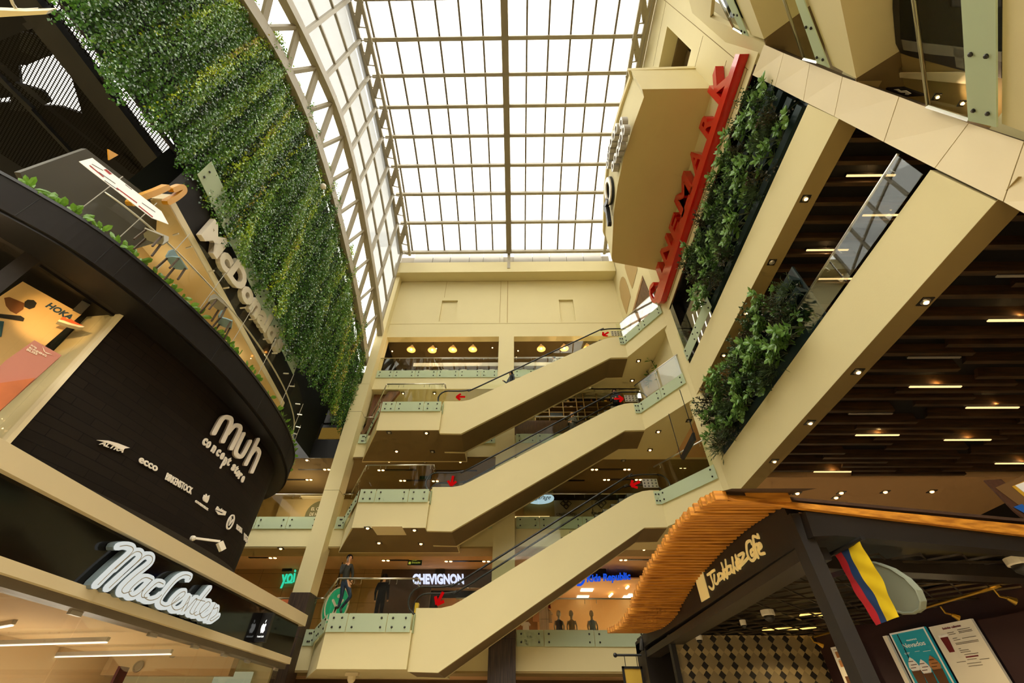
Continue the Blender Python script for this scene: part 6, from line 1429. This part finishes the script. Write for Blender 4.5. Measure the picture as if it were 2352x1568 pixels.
# children's clothes shop interior behind its glass
struct('ceiling', MB().box(1.3, 9, YS, YS+3.8, 7.0, 7.05), mat('kids_shop_ceiling', '#d9b184', .8))
tag(MB().box(1.3, 8, YS+.02, YS+.05, 4.5, 6.98).build('shop_front_glass', SHOPGLASS), 'clear glass front of the childrens clothes shop under the blue letters', 'glass')
for i, (x0, x1, y) in enumerate([(1334, 1362, 1354), (1322, 1348, 1378), (1316, 1336, 1399), (1442, 1456, 1366), (1432, 1444, 1380), (1412, 1423, 1403), (1403, 1413, 1413), (1393, 1405, 1422)]):
    p, q = pt(x0, y, Z=6.98), pt(x1, y, Z=6.98); q.y = p.y; p.y = q.y = min(p.y, 25.4); 
    b = MB(); b.box(p.x, q.x, p.y-.25, p.y+.25, 6.95, 6.99); tag(b.build('panel_light', WSTRIP), 'white square ceiling panel light in the childrens shop, %s in its group' % ORD[i], 'light', 'panel lights of the childrens shop')
for i in range(16):
    x = 1295+(i*37) % 150; y = 1345+(i*53) % 70
    p = pt(x, y, Z=6.9); tag(MB().lathe([(.05, .05), (.06, 0), (.03, -.03)], p, 8).build('spot_bulb', LAMP), 'tiny bright spotlight in the childrens shop ceiling, %s of many' % ORD[i], 'light', 'tiny spotlights of the childrens shop')
point((3.5, 23.8, 5.2), 70, (1, .74, .45), .2); point((6, 24.5, 5.2), 60, (1, .74, .45), .2)  # unseen low lamps added to brighten the shop interior
def mannequin(px, py, lab, colr):
    p = pt(px, py, Y=YS+.7); p.z = 4.5; t = thing('mannequin', lab, 'mannequin', p)
    m_ = mat('mannequin_skin', '#b0a184', .4) if 'mannequin_skin' not in bpy.data.materials else bpy.data.materials['mannequin_skin']
    b = MB(); b.lathe([(.02, 0), (.09, .05), (.1, .14), (.07, .24), (.02, .27)], p+V((0, 0, 1.1)), 10); b.lathe([(.05, .95), (.05, 1.12)], p, 8)
    for s in (-1, 1): b.tube([p+V((.09*s, 0, 0)), p+V((.08*s, 0, .4)), p+V((.07*s, 0, .6))], [.04, .05, .06], 8); b.tube([p+V((.15*s, 0, .95)), p+V((.22*s, 0, .75)), p+V((.2*s, -.05, .55))], [.04, .035, .03], 8)
    b.build('figure', m_, t, True); MB().lathe([(.16, .5), (.15, .62), (.13, .75), (.17, .92), (.06, 1.0)], p, 12).build('clothes', mat('cloth_'+lab[:9].strip(), colr, .8), t, True)
mannequin(1314, 1440, 'pale mannequin with striped outfit in the childrens shop window', '#8d7a55')
mannequin(1362, 1446, 'small mannequin in a light blue outfit right of the striped one', '#7d94a5')
mannequin(1285, 1446, 'dark clothed mannequin near the left of the childrens shop window', '#2a2420')
for i, (x, y, c_) in enumerate([(1231, 1412, '#c98f5c'), (1260, 1414, '#d9b58a'), (1257, 1382, '#a8402a'), (1208, 1440, '#e0d6c4')]):
    p = pt(x, y, Y=YS+.5); t = thing('hanging_garment', 'small %s garment hanging in the childrens shop, %s from the left' % (['tan', 'beige', 'red', 'white'][i], ['second', 'fourth', 'third', 'first'][i]), 'clothes', p)
    MB().prism([p+V((x_, 0, z_)) for x_, z_ in [(-.12, .2), (-.22, .1), (-.16, .04), (-.13, .1), (-.15, -.25), (.15, -.25), (.13, .1), (.16, .04), (.22, .1), (.12, .2)]], (0, .06, 0)).build('cloth', mat('garment%d' % i, c_, .8), t)
    MB().tube([p+V((-.1, .03, .2)), p+V((0, .03, .27)), p+V((.1, .03, .2))], .008, 4).build('hanger', DSTEEL, t)
# jacket shop: rack of dark things and warm light
point((-2.5, 23.2, 6.2), 70, (1, .62, .3), .2); point((-11.3, 22.8, 6.6), 60, (1, .6, .35), .2)
for i, (x, y) in enumerate([(683, 1392), (703, 1390), (712, 1380), (722, 1398)]):
    p = pt(x, y, Y=YS+.8); tag(MB().ball(p, .2, 12).build('balloon', mat('balloon%d' % i, ['#a81f18', '#b52a1d', '#d8d0c0', '#9c1a16'][i], .35), smooth=True), '%s balloon in the shop below the green neon letters' % ['lower left red', 'middle red', 'pale', 'lower right red'][i], 'balloon')
for i, (x, y) in enumerate([(610, 1351), (655, 1352)]):
    p = pt(x, y, Y=YS+.6); tag(MB().lathe([(.16, 0), (.14, -.04), (.02, -.05)], p, 14).build('ceiling_light', WSTRIP), 'round white light inside the shop below the neon letters, %s' % ('left' if i == 0 else 'right'), 'light')
for i, (x, y, h_) in enumerate([(1318, 1402, 0), (885, 1400, 0)]): pass
t = thing('clothes_display', 'tangle of dark clothes stands and a lit picture behind the lowest landing glass', 'display', pt(895, 1405, Y=20.8))
for i, (x, c_) in enumerate([(884, '#c79a68'), (897, '#241c16'), (905, '#1d1814'), (915, '#b5763c'), (922, '#3a2a1c')]):
    p = pt(x, 1400, Y=20.8); MB().prism([V((p.x-.12, 20.8+.1*i, 4.5)), V((p.x+.16, 20.8+.1*i, 4.5)), V((p.x+.1, 20.8+.1*i, 5.0+.25*(i % 3))), V((p.x-.1, 20.8+.1*i, 5.1+.2*(i % 2)))], (0, .04, 0)).build('display_piece', mat('display_piece%d' % i, c_, .7), t)
# middle gallery shops
Y2 = 22.6
struct('wall_back', MB().box(-16, .3, Y2+.3, Y2+.4, 8.6, 11.4), mat('middle_shop_wall', '#a8884f', .75))
struct('wall_back', MB().box(.3, 1.9, Y2, Y2+.1, 8.6, 11.4), mat('olive_shop', '#7d6a2a', .7))
struct('wall_back', MB().box(6.8, 16, Y2, Y2+.1, 8.6, 11.4), bpy.data.materials['olive_shop'])
t = thing('shop_hoarding', 'grey patterned hoarding with two dark diamond logos over small lettering', 'hoarding', (4, Y2, 8.6))
MB().box(1.9, 6.8, Y2, Y2+.1, 8.6, 10.9).build('panel', mat('hoarding_grey', '#8d8468', .6, noise=.2, nscale=3), t)
b = MB(); b.box(3.9, 3.92, Y2-.02, Y2, 8.6, 10.9); b.box(5.4, 5.42, Y2-.02, Y2, 8.6, 10.9); b.build('panel_joint', GAP, t)
LOGO = mat('logo_dark', '#2a2620', .6)
for x, y in ((1300, 1156), (1380, 1154)):
    c = pt(x, y, Y=Y2-.02); b = MB()
    for dx, dz in ((0, .16), (.16, 0), (0, -.16), (-.16, 0)):
        o_ = c+V((dx, 0, dz)); q = [o_+V((0, 0, .13)), o_+V((.13, 0, 0)), o_+V((0, 0, -.13)), o_+V((-.13, 0, 0))]
        for p_, q_ in zip(q, q[1:]+q[:1]): b.bar(p_, q_, .035, .03, up=(0, 1, 0))
    b.build('diamond_logo', LOGO, t)
    sign_text('CRUZYPAPEL', c+V((-.55, 0, -.62)), c+V((.55, 0, -.62)), c+V((-.55, 0, -.5)), .02, LOGO, t, perletter=False, name='lettering')
t = thing('oval_sign', 'pale blue glowing oval sign with dark script on the olive shop', 'sign', pt(1240, 1143, Y=Y2-.3))
c = pt(1238, 1143, Y=Y2-.3)
MB().prism([c+V((.8*math.cos(a), 0, .3*math.sin(a))) for a in np.linspace(0, 2*PI, 28)[:-1]], (0, .1, 0)).build('oval_face', emat('oval_glow', '#bcd8e8', .85), t)
sign_text('le garage', c+V((-.5, -.01, -.08)), c+V((.6, -.01, -.08)), c+V((-.45, -.01, .14)), .02, mat('script_teal', '#2a5560', .6), t, shear=.3, perletter=False, name='lettering')
t = thing('strip_light', 'long warm strip light below the oval sign', 'light', pt(1220, 1188, Y=Y2-.2))
MB().bar(pt(1183, 1188, Y=Y2-.2), pt(1262, 1187.5, Y=Y2-.2), .08, .09).build('diffuser', STRIP, t)
t = thing('yellow_letter_shop', 'grey glossy shop front with cropped yellow letters behind the middle escalator foot', 'shop front', pt(1050, 1105, Y=Y2))
MB().prism([pt(x, y, Y=Y2) for x, y in [(940, 1165), (955, 1100), (1000, 1082), (1130, 1080), (1130, 1165)]], (0, .1, 0)).build('front', mat('shop_grey', '#84807a', .3), t)
sign_text('YDI', pt(1062, 1110, Y=Y2-.05), pt(1108, 1110, Y=Y2-.05), pt(1062, 1092, Y=Y2-.05), .05, mat('letter_yellow', '#b8961c', .5), t, off=.05)
t = thing('home_shop', 'beige home shop room with pale ceiling panel left of the tall column', 'shop', (-12, Y2, 8.6))
MB().box(-12.6, -8.7, Y2-.2, Y2-.1, 8.6, 10.9).build('rear_wall', mat('home_shop_wall', '#b09a70', .7), t)
MB().prism([pt(x, y, Z=10.9) for x, y in [(690, 1140), (780, 1140), (780, 1163), (712, 1163)]], (0, 0, .05)).build('ceiling_panel', mat('home_shop_ceiling', '#cdbb94', .7, emit=.15), t)
c = pt(732, 1180, Y=Y2-.25); MB().prism([c+V((.7*math.cos(a), 0, .7*math.sin(a))) for a in np.linspace(0, 2*PI, 24)[:-1]], (0, .04, 0)).build('round_plaque', mat('plaque_olive', '#5d5a3a', .6), t)
for j, s in enumerate(('EL CALOR', 'DE HOGAR')): sign_text(s, c+V((-.45, -.02, .18-.28*j)), c+V((.45, -.02, .18-.28*j)), c+V((-.45, -.02, .34-.28*j)), .01, WHITE, t, perletter=False, name='lettering')
point((-11, 21, 10.3), 60, (1, .8, .5), .2)
# upper gallery: book shop
struct('wall_back', MB().box(-16, 9, 22.4, 22.5, 12.65, 15.6), mat('bookshop_back', '#3a2b1d', .8))
t = thing('bookcase', 'tall dark bookcase with thin gilded uprights behind the upper escalator', 'bookcase', (3.5, 19.3, 12.65))
GILT = mat('gilded_frame', '#a5854a', .4, .4)
YK = 19.3; ZR = [pt(1300, y, Y=YK).z for y in (958, 946, 934.5, 922.5)]; ZTOP = 15.45
UX = [pt(x, 922, Y=YK).x for x in (1228, 1260, 1292, 1323.5, 1340, 1371, 1404, 1433, 1465, 1490)]
for x in UX: MB().box(x-.025, x+.025, YK-.03, YK+.03, 12.65, ZTOP).build('upright', GILT, t)
for z in ZR: MB().box(UX[0], UX[-1], YK, YK+.4, z-.018, z+.018).build('shelf', GILT, t)
MB().box(UX[0], UX[-1], YK+.42, YK+.46, 12.65, ZTOP).build('back_board', mat('bookcase_back', '#2a2016', .8), t)
for x0, x1, m_ in ((1, 2, '#2d3326'), (5, 6, '#5a3a22')): MB().box(UX[x0]+.05, UX[x1]-.05, YK+.02, YK+.05, ZR[0]+.03, ZR[1]-.03).build('panel_door', mat('panel_door%d' % x0, m_, .6), t)
random.seed(21); kb_ = 0
BC = ['#8a3a22', '#3d4a3a', '#c79a4a', '#5a2a20', '#d8cdb0', '#2d3a4a', '#a8642a']
for sl, z in (('upper', ZR[3]+.02), ('lower', ZR[2]+.02)):
    x = UX[2]+.1
    while x < UX[-1]-.2:
        if random.random() < (.6 if sl == 'upper' else .3):
            h_ = random.uniform(.16, .3) if sl == 'upper' else random.uniform(.1, .16); w__ = random.uniform(.06, .16); kb_ += 1
            tag(MB().box(x, x+w__, YK+.1, YK+.3, z, z+h_).build('book', mat('book_cover%d' % (kb_ % 7), BC[kb_ % 7], .6) if kb_ < 8 else bpy.data.materials['book_cover%d' % (kb_ % 7)]), 'book or box standing in the gilded bookcase on the %s visible shelf' % sl, 'book', 'books on the %s bookcase shelf' % sl); x += w__+.02
        else: x += random.uniform(.1, .35)
for i, x in enumerate((1306, 1314)):
    p = pt(x, 920, Y=YK+.15); p.z = ZR[3]+.02; t = thing('bottle', 'dark bottle with pale neck on the upper bookcase shelf, %s' % ('left of the pair' if i == 0 else 'right of the pair'), 'bottle', p)
    MB().lathe([(.045, 0), (.045, .18), (.015, .25), (.015, .34)], p, 10).build('body', mat('bottle_dark%d' % i, '#1d2418', .2), t); MB().lathe([(.018, .3), (.018, .36)], p, 8).build('cap', GILT, t)
tag(MB().prism([(-7.88, 19.25, 12.66), (-7.1, 19.25, 12.66), (-7.1, 19.25, 15.42), (-7.88, 19.25, 15.42)], (0, .05, 0)).build('wood_screen', wood('screen_wood', '#5d3a1c', '#8a5a2e', (6, 1, .4), 4)), 'brown timber screen between the left column and upper landing', 'screen')
WPAN = wood('bulkhead_wood', '#54361a', '#7d552c', (14, 1, 1), 3)
struct('trim_8', MB().box(-.14, 6.5, YB+.15, YB+.2, 12.66, 13.55), WPAN)
struct('wall_left', MB().prism([(-7.75, YB+.1, 12.7), (-6.4, YB+.1, 15.4), (-7.0, YB+.1, 15.4), (-7.95, YB+.1, 12.7)], (0, .2, 0)), wood('gallery_side_wood', '#5d3a1c', '#8a5a2e', (1, 1, .4), 4))
for p, e in (((-4, 20.5, 13.2), 22), ((3, 20.3, 13.2), 22), ((-5, 20.2, 17), 16), ((3, 20.2, 17), 16), ((-3, 20.5, 1.2), 30)): point(p, e, (1, .72, .42))
for i, (x, y) in enumerate([(901, 806), (1002, 800), (1131, 798), (1190, 805), (1186, 820), (812+114, 903), (998, 903)]):
    z = 19.35 if y < 830 else 15.4
    p = pt(x, y, Z=z); downlight(p, 'small bright ceiling spot in the %s, %s from the left' % ('top gallery' if y < 830 else 'upper gallery', ORD[i if i < 5 else i-5]), None, .09, e=10)
# ------------------------------------------------------------------ people
SKIN = mat('skin', '#b98862', .5)
def body_mesh(name, joints, bones, regions, parent, mats):
    """joints: name -> (position, radius); bones: pairs; one continuous skinned surface, regions give a material to the nearest bone"""
    bm = bmesh.new(); sk = bm.verts.layers.skin.verify(); vd = {}
    for k, (p, r) in joints.items():
        v = bm.verts.new(p); rr = r if isinstance(r, tuple) else (r, r); v[sk].radius = rr; v[sk].use_root = (k in ('pelvis',) or k.endswith('_0')); vd[k] = v
    for a, c in bones: bm.edges.new((vd[a], vd[c]))
    me = bpy.data.meshes.new(name); bm.to_mesh(me); bm.free()
    o = bpy.data.objects.new(name, me); COL.objects.link(o)
    o.modifiers.new('skin', 'SKIN'); s = o.modifiers.new('sub', 'SUBSURF'); s.levels = 2; s.render_levels = 2
    dg = bpy.context.evaluated_depsgraph_get(); dg.update(); m2 = bpy.data.meshes.new_from_object(o.evaluated_get(dg)); bpy.data.objects.remove(o)
    m2.name = name; m2.materials.clear()
    for m in mats: m2.materials.append(m)
    segs = [(joints[a][0], joints[c][0], regions.get((a, c), 0)) for a, c in bones]
    for f in m2.polygons:
        c = f.center; best = None
        for a, b_, mi in segs:
            ab = b_-a; t_ = max(0, min(1, (c-a).dot(ab)/max(ab.length_squared, 1e-9))); d = (c-(a+ab*t_)).length
            if best is None or d < best[0]: best = (d, mi)
        f.material_index = best[1]; f.use_smooth = True
    org = ORG[parent.name]; m2.transform(Matrix.Translation(-org))
    o = bpy.data.objects.new(name, m2); COL.objects.link(o); o.parent = parent; ORG[o.name] = org; return o
def person(label, J, face, cloth, trous, shoe, hair, hair_len=.0, sc=1.0, fingers=True, skin=SKIN):
    """J: joint positions in the world; face: direction the head looks"""
    root = thing('person', label, 'person', J['pelvis'].copy()); f = V(face).normalized(); up = V((0, 0, 1)); side = f.cross(up).normalized()
    r = lambda x: x*sc
    jt = {'pelvis': (J['pelvis'], (r(.15), r(.115))), 'waist': (J['waist'], (r(.145), r(.11))), 'chest': (J['chest'], (r(.175), r(.125))), 'neckb': (J['neck']-up*r(.03), r(.07)), 'neck': (J['neck']+up*r(.03), r(.052)), 'jaw': (J['head']-up*r(.055)+f*r(.02), r(.068)), 'head': (J['head']+up*r(.02), (r(.082), r(.09))), 'crown': (J['head']+up*r(.085)-f*r(.01), r(.06))}
    bn = [('pelvis', 'waist'), ('waist', 'chest'), ('chest', 'neckb'), ('neckb', 'neck'), ('neck', 'jaw'), ('jaw', 'head'), ('head', 'crown')]
    rg = {('pelvis', 'waist'): 0, ('neckb', 'neck'): 2, ('neck', 'jaw'): 2, ('jaw', 'head'): 2, ('head', 'crown'): 2}
    for s in 'lr':
        jt['sh'+s] = (J['sh'+s], r(.072)); jt['el'+s] = (J['el'+s], r(.05)); jt['wr'+s] = (J['wr'+s], r(.036)); pd = (J['ha'+s]-J['wr'+s]).normalized(); jt['pa'+s] = (J['wr'+s]+pd*r(.07), (r(.042), r(.024)))
        jt['hi'+s] = (J['hi'+s], r(.095)); jt['kn'+s] = (J['kn'+s], r(.064)); jt['an'+s] = (J['an'+s], r(.045)); jt['to'+s] = (J['to'+s], r(.04))
        bn += [('chest', 'sh'+s), ('sh'+s, 'el'+s), ('el'+s, 'wr'+s), ('wr'+s, 'pa'+s), ('pelvis', 'hi'+s), ('hi'+s, 'kn'+s), ('kn'+s, 'an'+s), ('an'+s, 'to'+s)]
        rg[('wr'+s, 'pa'+s)] = 2
        for b_ in (('pelvis', 'hi'+s), ('hi'+s, 'kn'+s), ('kn'+s, 'an'+s)): rg[b_] = 1
        rg[('an'+s, 'to'+s)] = 3
        if fingers:
            q = J['wr'+s]+pd*r(.085); sd = pd.cross(f); sd = (sd if sd.length > .1 else pd.cross(up)).normalized(); curl = f*.4-pd*.0
            for i, (o_, L_) in enumerate(((-.03, .07), (-.01, .08), (.01, .075), (.03, .06))):
                a = q+sd*r(o_); k = 'f%s%d_' % (s, i)
                jt[k+'0'] = (a, r(.011)); jt[k+'1'] = (a+pd*r(L_*.5)+f*r(.008), r(.01)); jt[k+'2'] = (a+pd*r(L_)+f*r(.03), r(.008)); bn += [(k+'0', k+'1'), (k+'1', k+'2')]; rg[(k+'0', k+'1')] = 2; rg[(k+'1', k+'2')] = 2
            a = J['wr'+s]+pd*r(.03)-sd*r(.03); k = 't%s_' % s
            jt[k+'0'] = (a, r(.013)); jt[k+'1'] = (a+(pd*.6-sd*.8+f*.3).normalized()*r(.06), r(.011)); bn.append((k+'0', k+'1')); rg[(k+'0', k+'1')] = 2
    body_mesh('body', jt, bn, rg, root, [cloth, trous, skin, shoe])
    hd = J['head']
    b = MB()
    for i in range(6): pass
    vs = []; fs = []
    for i in range(7):
        th = PI*.62*i/6
        for k in range(14):
            ph = 2*PI*k/14; d = up*math.cos(th)+(f*math.cos(ph)+side*math.sin(ph))*math.sin(th); fr = max(0, d.dot(f))
            rad = r(.118)*(1-.16*fr*(math.sin(th) > .6)); vs.append(hd+up*r(.025)-f*r(.012)+d*rad-up*(r(hair_len)*max(0, (th-1.2))*(1 if d.dot(f) < .35 else 0)))
    fs = [(i*14+k, i*14+(k+1) % 14, (i+1)*14+(k+1) % 14, (i+1)*14+k) for i in range(6) for k in range(14)]
    vs2 = []; fs2 = [q for q in fs if not (sum((vs[i]-hd).dot(f) for i in q)/4 > r(.055) and sum((vs[i]-hd).z for i in q)/4 < r(.065))]
    b.add(vs, fs2); b.build('hair', hair, root, True)
    b = MB(); b.lathe([(r(.012), 0), (r(.016), r(.03)), (r(.004), r(.05))], hd+f*r(.088)-up*r(.03), 8, axis=up+f*-.3); b.build('nose', skin, root, True)
    for s in (-1, 1):
        MB().ball(hd+f*r(.082)+side*s*r(.034)+up*r(.012), r(.011), 8).build('eye', EYEM, root, True)
        MB().lathe([(r(.02), 0), (r(.028), r(.008)), (r(.02), r(.018))], hd+side*s*r(.086)-up*r(.01), 8, axis=side*s).build('ear', skin, root, True)
    MB().bar(hd+f*r(.086)-up*r(.058)-side*r(.024), hd+f*r(.086)-up*r(.058)+side*r(.024), r(.012), r(.01)).build('mouth', MOUTHM, root)
    return root
EYEM = mat('eye_dark', '#1a1512', .2); MOUTHM = mat('mouth', '#8a4a40', .5)
JK = mat('olive_jacket', '#22231a', .8, noise=.2, nscale=8); JEAN = mat('blue_jeans', '#23334a', .85, noise=.25, nscale=10); SHOE = mat('dark_shoe', '#1d1713', .35); HAIRB = mat('black_hair', '#120d0a', .9, spec=.1); BLK = mat('black_cloth', '#0b0908', .9, spec=.1); GRYC = mat('grey_coat', '#4f4a3c', .8); NAVY = mat('navy_jacket', '#20242c', .8); BLOND = mat('blond_hair', '#b3894a', .5); WHT_ = mat('pale_shirt', '#c9bfa8', .7)
M = lambda x, y, dy=0: pt(560+x/4.042, 1180+y/4.042, Y=16.5+dy)
J = dict(head=M(985, 412), neck=M(972, 458), chest=M(953, 512), waist=M(948, 590), pelvis=M(943, 640), shl=M(912, 478, .05), ell=M(902, 555, -.12), wrl=M(950, 470, -.1), hal=M(968, 425, -.08), shr=M(1003, 482, .02), elr=M(1012, 560, .08), wrr=M(1003, 618, -.02), har=M(990, 650, -.06),
         hil=M(922, 655), knl=M(908, 765, -.02), anl=M(876, 872, .02), tol=M(850, 868, -.1), hir=M(966, 655, -.02), knr=M(990, 768, -.16), anr=M(898, 878, -.12), tor=M(905, 918, -.24))
person('man in olive jacket and jeans on the phone, leaning at the lowest landing corner', J, (.75, -.6, -.12), JK, JEAN, SHOE, HAIRB, sc=.98)
h = J['head']; tag(MB().bar(M(962, 445, -.1), M(966, 398, -.08), .07, .012, up=(1, 1, 0)).build('mobile_phone', mat('phone_silver', '#8d9298', .3, .4)), 'grey mobile phone held to the ear of the man on the landing', 'phone')
def standing(base, face, hgt, arms='down'):
    s = hgt/1.75; f = V(face); f.z = 0; f.normalize(); sd = f.cross(V((0, 0, 1))); B = V(base)
    P = lambda x, y, z: B+sd*x*s+f*y*s+V((0, 0, z*s))
    J = dict(pelvis=P(0, 0, .95), waist=P(0, 0, 1.08), chest=P(0, .0, 1.3), neck=P(0, .0, 1.48), head=P(0, .02, 1.63))
    for k, q in (('l', -1), ('r', 1)):
        J['sh'+k] = P(.19*q, 0, 1.4); J['el'+k] = P(.25*q, -.03, 1.12); J['wr'+k] = P(.25*q, .06, .88); J['ha'+k] = P(.25*q, .1, .78)
        if arms == 'rail' and q == 1: J['el'+k] = P(.27, .1, 1.14); J['wr'+k] = P(.24, .32, 1.18); J['ha'+k] = P(.22, .42, 1.17)
        if arms == 'chest': J['el'+k] = P(.24*q, .02, 1.12); J['wr'+k] = P(.1*q, .2, 1.15); J['ha'+k] = P(.02*q, .22, 1.18)
        J['hi'+k] = P(.09*q, 0, .9); J['kn'+k] = P(.1*q, .03, .5); J['an'+k] = P(.11*q, 0, .09); J['to'+k] = P(.12*q, .16, .04)
    return J, s
p = pt(870, 1400, Y=18.3)
J, s = standing((p.x, 18.3, 4.5), (.15, 1, 0), 1.74); person('person dressed all in black seen from behind on the lowest landing', J, (.15, 1, 0), BLK, BLK, BLK, HAIRB, sc=s, fingers=False)
def rider(px, py, k, face, hgt, label, cl, tr, hr, hl=0, arms='down', Yp=16.85):
    p = pt(px, py, Y=Yp)   # eye height of the rider
    base = V((p.x, Yp, p.z-hgt*.94)); J, s = standing(base, face, hgt, arms); person(label, J, face, cl, tr, SHOE, hr, hl, sc=s, fingers=False)
rider(1174, 857, 3, (-.8, -.5, 0), 1.66, 'dark haired person in navy jacket standing low on the upper escalator', NAVY, BLK, HAIRB, .12, 'rail')
rider(1272, 822, 3, (-.9, -.3, 0), 1.6, 'person in pale top and dark hair further up the upper escalator', WHT_, NAVY, HAIRB, .12, 'down')
rider(1313, 952, 2, (-.6, -.7, -.1), 1.62, 'blond person in grey coat riding the middle escalator', GRYC, GRYC, BLOND, .14, 'chest')
rider(1411, 899, 2, (-.5, -.8, -.1), 1.72, 'person in dark jacket near the top of the middle escalator', NAVY, BLK, HAIRB, 0, 'chest')

# tall potted plant on the second right landing
p = pt(1524, 838, Y=16.9); b0 = V((p.x, 16.9, FL[3]))
t = thing('potted_plant', 'tall green potted plant behind the glass of the second right landing', 'plant', b0)
MB().lathe([(.16, 0), (.24, .5), (.26, .52), (.22, .5)], b0, 14).build('pot', BLACKP, t)
st = MB(); lf = MB(); random.seed(4)
for i in range(9):
    d = rdir((0, 0, 1), .28); q = b0+V((0, 0, .5))+d*(p.z-b0.z-.4); st.tube([b0+V((0, 0, .45)), (b0+q)/2+V((0, 0, .2)), q], .014, 5)
    for j in range(14): leaf(lf, (b0+V((0, 0, .5))).lerp(q, .45+.55*random.random()), rdir((random.uniform(-1, 1), random.uniform(-1, 1), .3), .4), (0, 0, 1), random.uniform(.25, .45), .09, .5)
st.build('stem', STEM, t); lf.build('foliage', LEAFG, t)
# ------------------------------------------------------------------ view
SC.view_settings.view_transform = 'Standard'; SC.view_settings.look = 'None'; SC.view_settings.exposure = 0; SC.view_settings.gamma = 1
SC.cycles.max_bounces = 7; SC.cycles.diffuse_bounces = 3; SC.cycles.transparent_max_bounces = 16; SC.cycles.glossy_bounces = 3
SC.cycles.caustics_reflective = False; SC.cycles.caustics_refractive = False; SC.cycles.sample_clamp_indirect = 6
SC.cycles.use_denoising = True; SC.cycles.use_adaptive_sampling = True; SC.cycles.adaptive_threshold = .09; SC.cycles.adaptive_min_samples = 12
